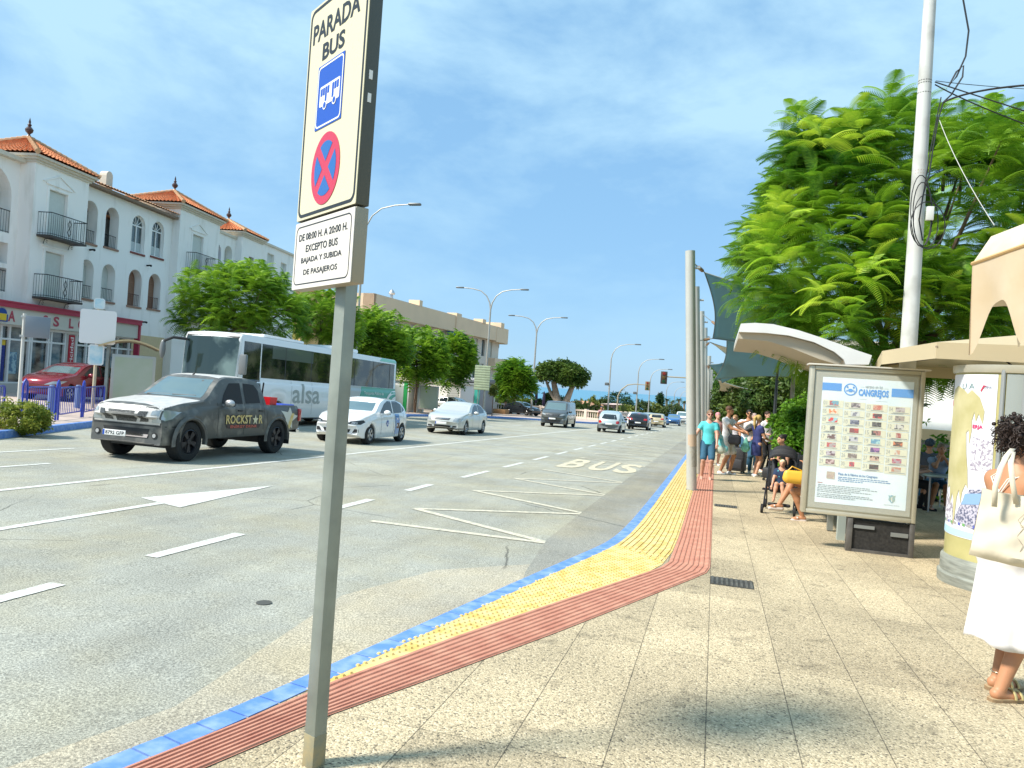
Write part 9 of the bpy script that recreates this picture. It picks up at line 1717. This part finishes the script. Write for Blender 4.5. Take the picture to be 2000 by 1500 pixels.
# skirt with folds, flaring to a hem below the knee
rows = []; N_ = 72
for i in range(26):
    f = i / 25; z = (1.06 - f * .70) * s; rr_ = .135 + .045 * f + .035 * sin(pi * min(1, f * 3.2)) * (f < .32); row = []
    for k in range(N_):
        a = 2 * pi * k / N_; fo = 1 + (.03 + .045 * f) * f * sin(a * 7 + 1.3 * sin(a * 2)) + .02 * f * sin(a * 13); rx = (rr_ + .028) * s * fo; ry = (rr_ - .005 + .03 * f) * s * fo; row.append((pel.x + rx * cos(a), pel.y + .01 + ry * sin(a), z - (.018 * sin(a * 3) * f if i == 25 else 0)))
    rows.append(row)
p = MB(); p.add([x for r_ in rows for x in r_], [(i * N_ + k, i * N_ + (k + 1) % N_, (i + 1) * N_ + (k + 1) % N_, (i + 1) * N_ + k) for i in range(25) for k in range(N_) if not (k in (39, 40) and i > 11)]); o = obj('skirt', p, M_SK, t); o.modifiers.new('s', 'SOLIDIFY').thickness = .004
tg = [('c', pel + Vector((0, 0, .10 * s)), pel + Vector((0, 0, .34 * s)), .148 * s, .160 * s, .74), ('c', pel + Vector((0, -.02, .34 * s)), pel + Vector((0, -.03, .44 * s)), .158 * s, .12 * s, .70)]
sdf_obj('camisole', [(.03, tg)], .009, mat('cami_cream', (.62, .50, .40), .85), t, [('p', pel + Vector((0, 0, .30 * s)), (0, .75, .66)), ('p', pel + Vector((0, 0, .08 * s)), (0, 0, -1))])
p = MB(); b0 = nk + Vector((0, 0, -.07 * s))
for sd_ in (-1, 1):
    for o_ in (0, .018): p.tube([sh[0 if sd_ < 0 else 1] + Vector((-sd_ * (.055 + o_), -.085, -.06)) * 1, sh[0 if sd_ < 0 else 1] + Vector((-sd_ * (.05 + o_), -.01, .055)), pel + Vector((sd_ * (.07 - o_), .105, .46)) * 1, pel + Vector((-sd_ * (.03 + o_), .115, .30))], .0042, 5)
obj('shoulder_strap', p, mat('strap_cream', (.74, .68, .60), .8), t)
for i in (0, 1):
    a = an[i]; fd = Vector((0, -1, 0)); pr = []
    for u, wl_, wr2 in ((-.075, .022, .022), (-.05, .036, .036), (0, .038, .038), (.06, .040, .042), (.12, .046, .050), (.165, .040, .046), (.19, .022, .03)): pr.append((u, wl_, wr2))
    poly = [(a.x + w2 * s, a.y - u * s) for u, _, w2 in pr] + [(a.x - w1 * s, a.y - u * s) for u, w1, _ in pr[::-1]]
    p = MB(); p.prism(poly, -.0 * s, .022 * s); so = obj('sandal', p, mat('cork_sole', (.26, .17, .09), .8, var=.2, vscale=60), t)
    p = MB(); p.prism([(x_ * 1., y_) for x_, y_ in poly], .0222 * s, .026 * s); obj('footbed', p, mat('footbed', (.42, .30, .17), .7), so)
    for u in (.075, .125): p = MB(); p.tube([(a.x + .047 * s * cos(q), a.y - u * s, .026 * s + (.052 - (u - .075) * .25) * s * sin(q)) for q in np.linspace(0, pi, 11)], .0085, 6); obj('strap', p, mat('sandal_gold', (.55, .44, .20), .35, .5), so)
p = MB(); p.tube([an[1] + Vector((.04 * cos(q), .036 * sin(q), .035)) for q in np.linspace(0, 2 * pi, 18)], .0028, 5); obj('anklet', p, mat('anklet', (.5, .42, .3), .3, .7), t)
# the tote
tb_ = D(1976, 1034, 3.95); tl = thing('tote_bag', 'natural canvas tote bag hanging from the shoulder of the woman in the white skirt', 'bag', tb_, radians(-14)); M_TOT = mat('tote_canvas', (.68, .60, .46), .85, var=.05, vscale=5, bump=.35, bscale=6)
p = MB(); nx2, nz2 = 14, 16; ww, hh_ = .165, .185
def tv(i, j, sgn):
    u, v = i / nx2 * 2 - 1, j / nz2 * 2 - 1; th_ = .045 * (1 - u * u * .9) ** .5 * (1.15 - .35 * v) * (.25 + .75 * (1 - max(0, -v - .8) / .2 * .9)); th_ = max(.004, th_); fold = .006 * sin(u * 9 + v * 3) + .004 * sin(v * 8 - u * 4); x = u * ww * (1.0 + .05 * -v) + .012 * v; z = v * hh_ + (.02 * u * u if j == nz2 else 0) - .018 * u * (v < 0) * -v; return (x, sgn * th_ + fold, z)
for sgn in (-1, 1): p.add([tv(i, j, sgn) for j in range(nz2 + 1) for i in range(nx2 + 1)], [(j * (nx2 + 1) + i, j * (nx2 + 1) + i + 1, (j + 1) * (nx2 + 1) + i + 1, (j + 1) * (nx2 + 1) + i) for j in range(nz2) for i in range(nx2)])
obj('bag_body', p, M_TOT, tl)
def strip_(pts, w_, mb, wdir=(1, 0, 0)):
    wv = Vector(wdir).normalized() * w_ / 2; vs = []
    for q in pts: q = Vector(q); vs += [q - wv, q + wv]
    mb.add(vs, [(2 * i, 2 * i + 1, 2 * i + 3, 2 * i + 2) for i in range(len(pts) - 1)])
def TL_(px, py, d): return Matrix.Rotation(radians(14), 3, 'Z') @ (D(px, py, d) - tb_)
for sx_, d0, pts in ((0, 0, [(1942, 990, 3.90), (1944, 950, 3.90), (1954, 915, 3.92), (1966, 890, 3.97), (1978, 876, 4.04)]), (1, 0, [(1985, 985, 3.90), (1978, 945, 3.90), (1974, 905, 3.93), (1978, 882, 4.0)])):
    p = MB(); strip_([TL_(*q) for q in pts], .026, p); o = obj('handle', p, M_TOT, tl); o.modifiers.new('s', 'SOLIDIFY').thickness = .004
p = MB()
for pts in ([(.05, .10), (.02, .06), (.045, .02), (.02, -.03), (.05, -.07), (.03, -.13)], [(.05, .10), (.085, .07), (.07, .02), (.09, -.03), (.075, -.13)], [(.03, .03), (.06, .035), (.08, .02)]): p.tube([(a, -.052, b) for a, b in pts], .0016, 4)
obj('line_drawing', p, mat('drawing_grey', (.33, .28, .22), .8), tl)
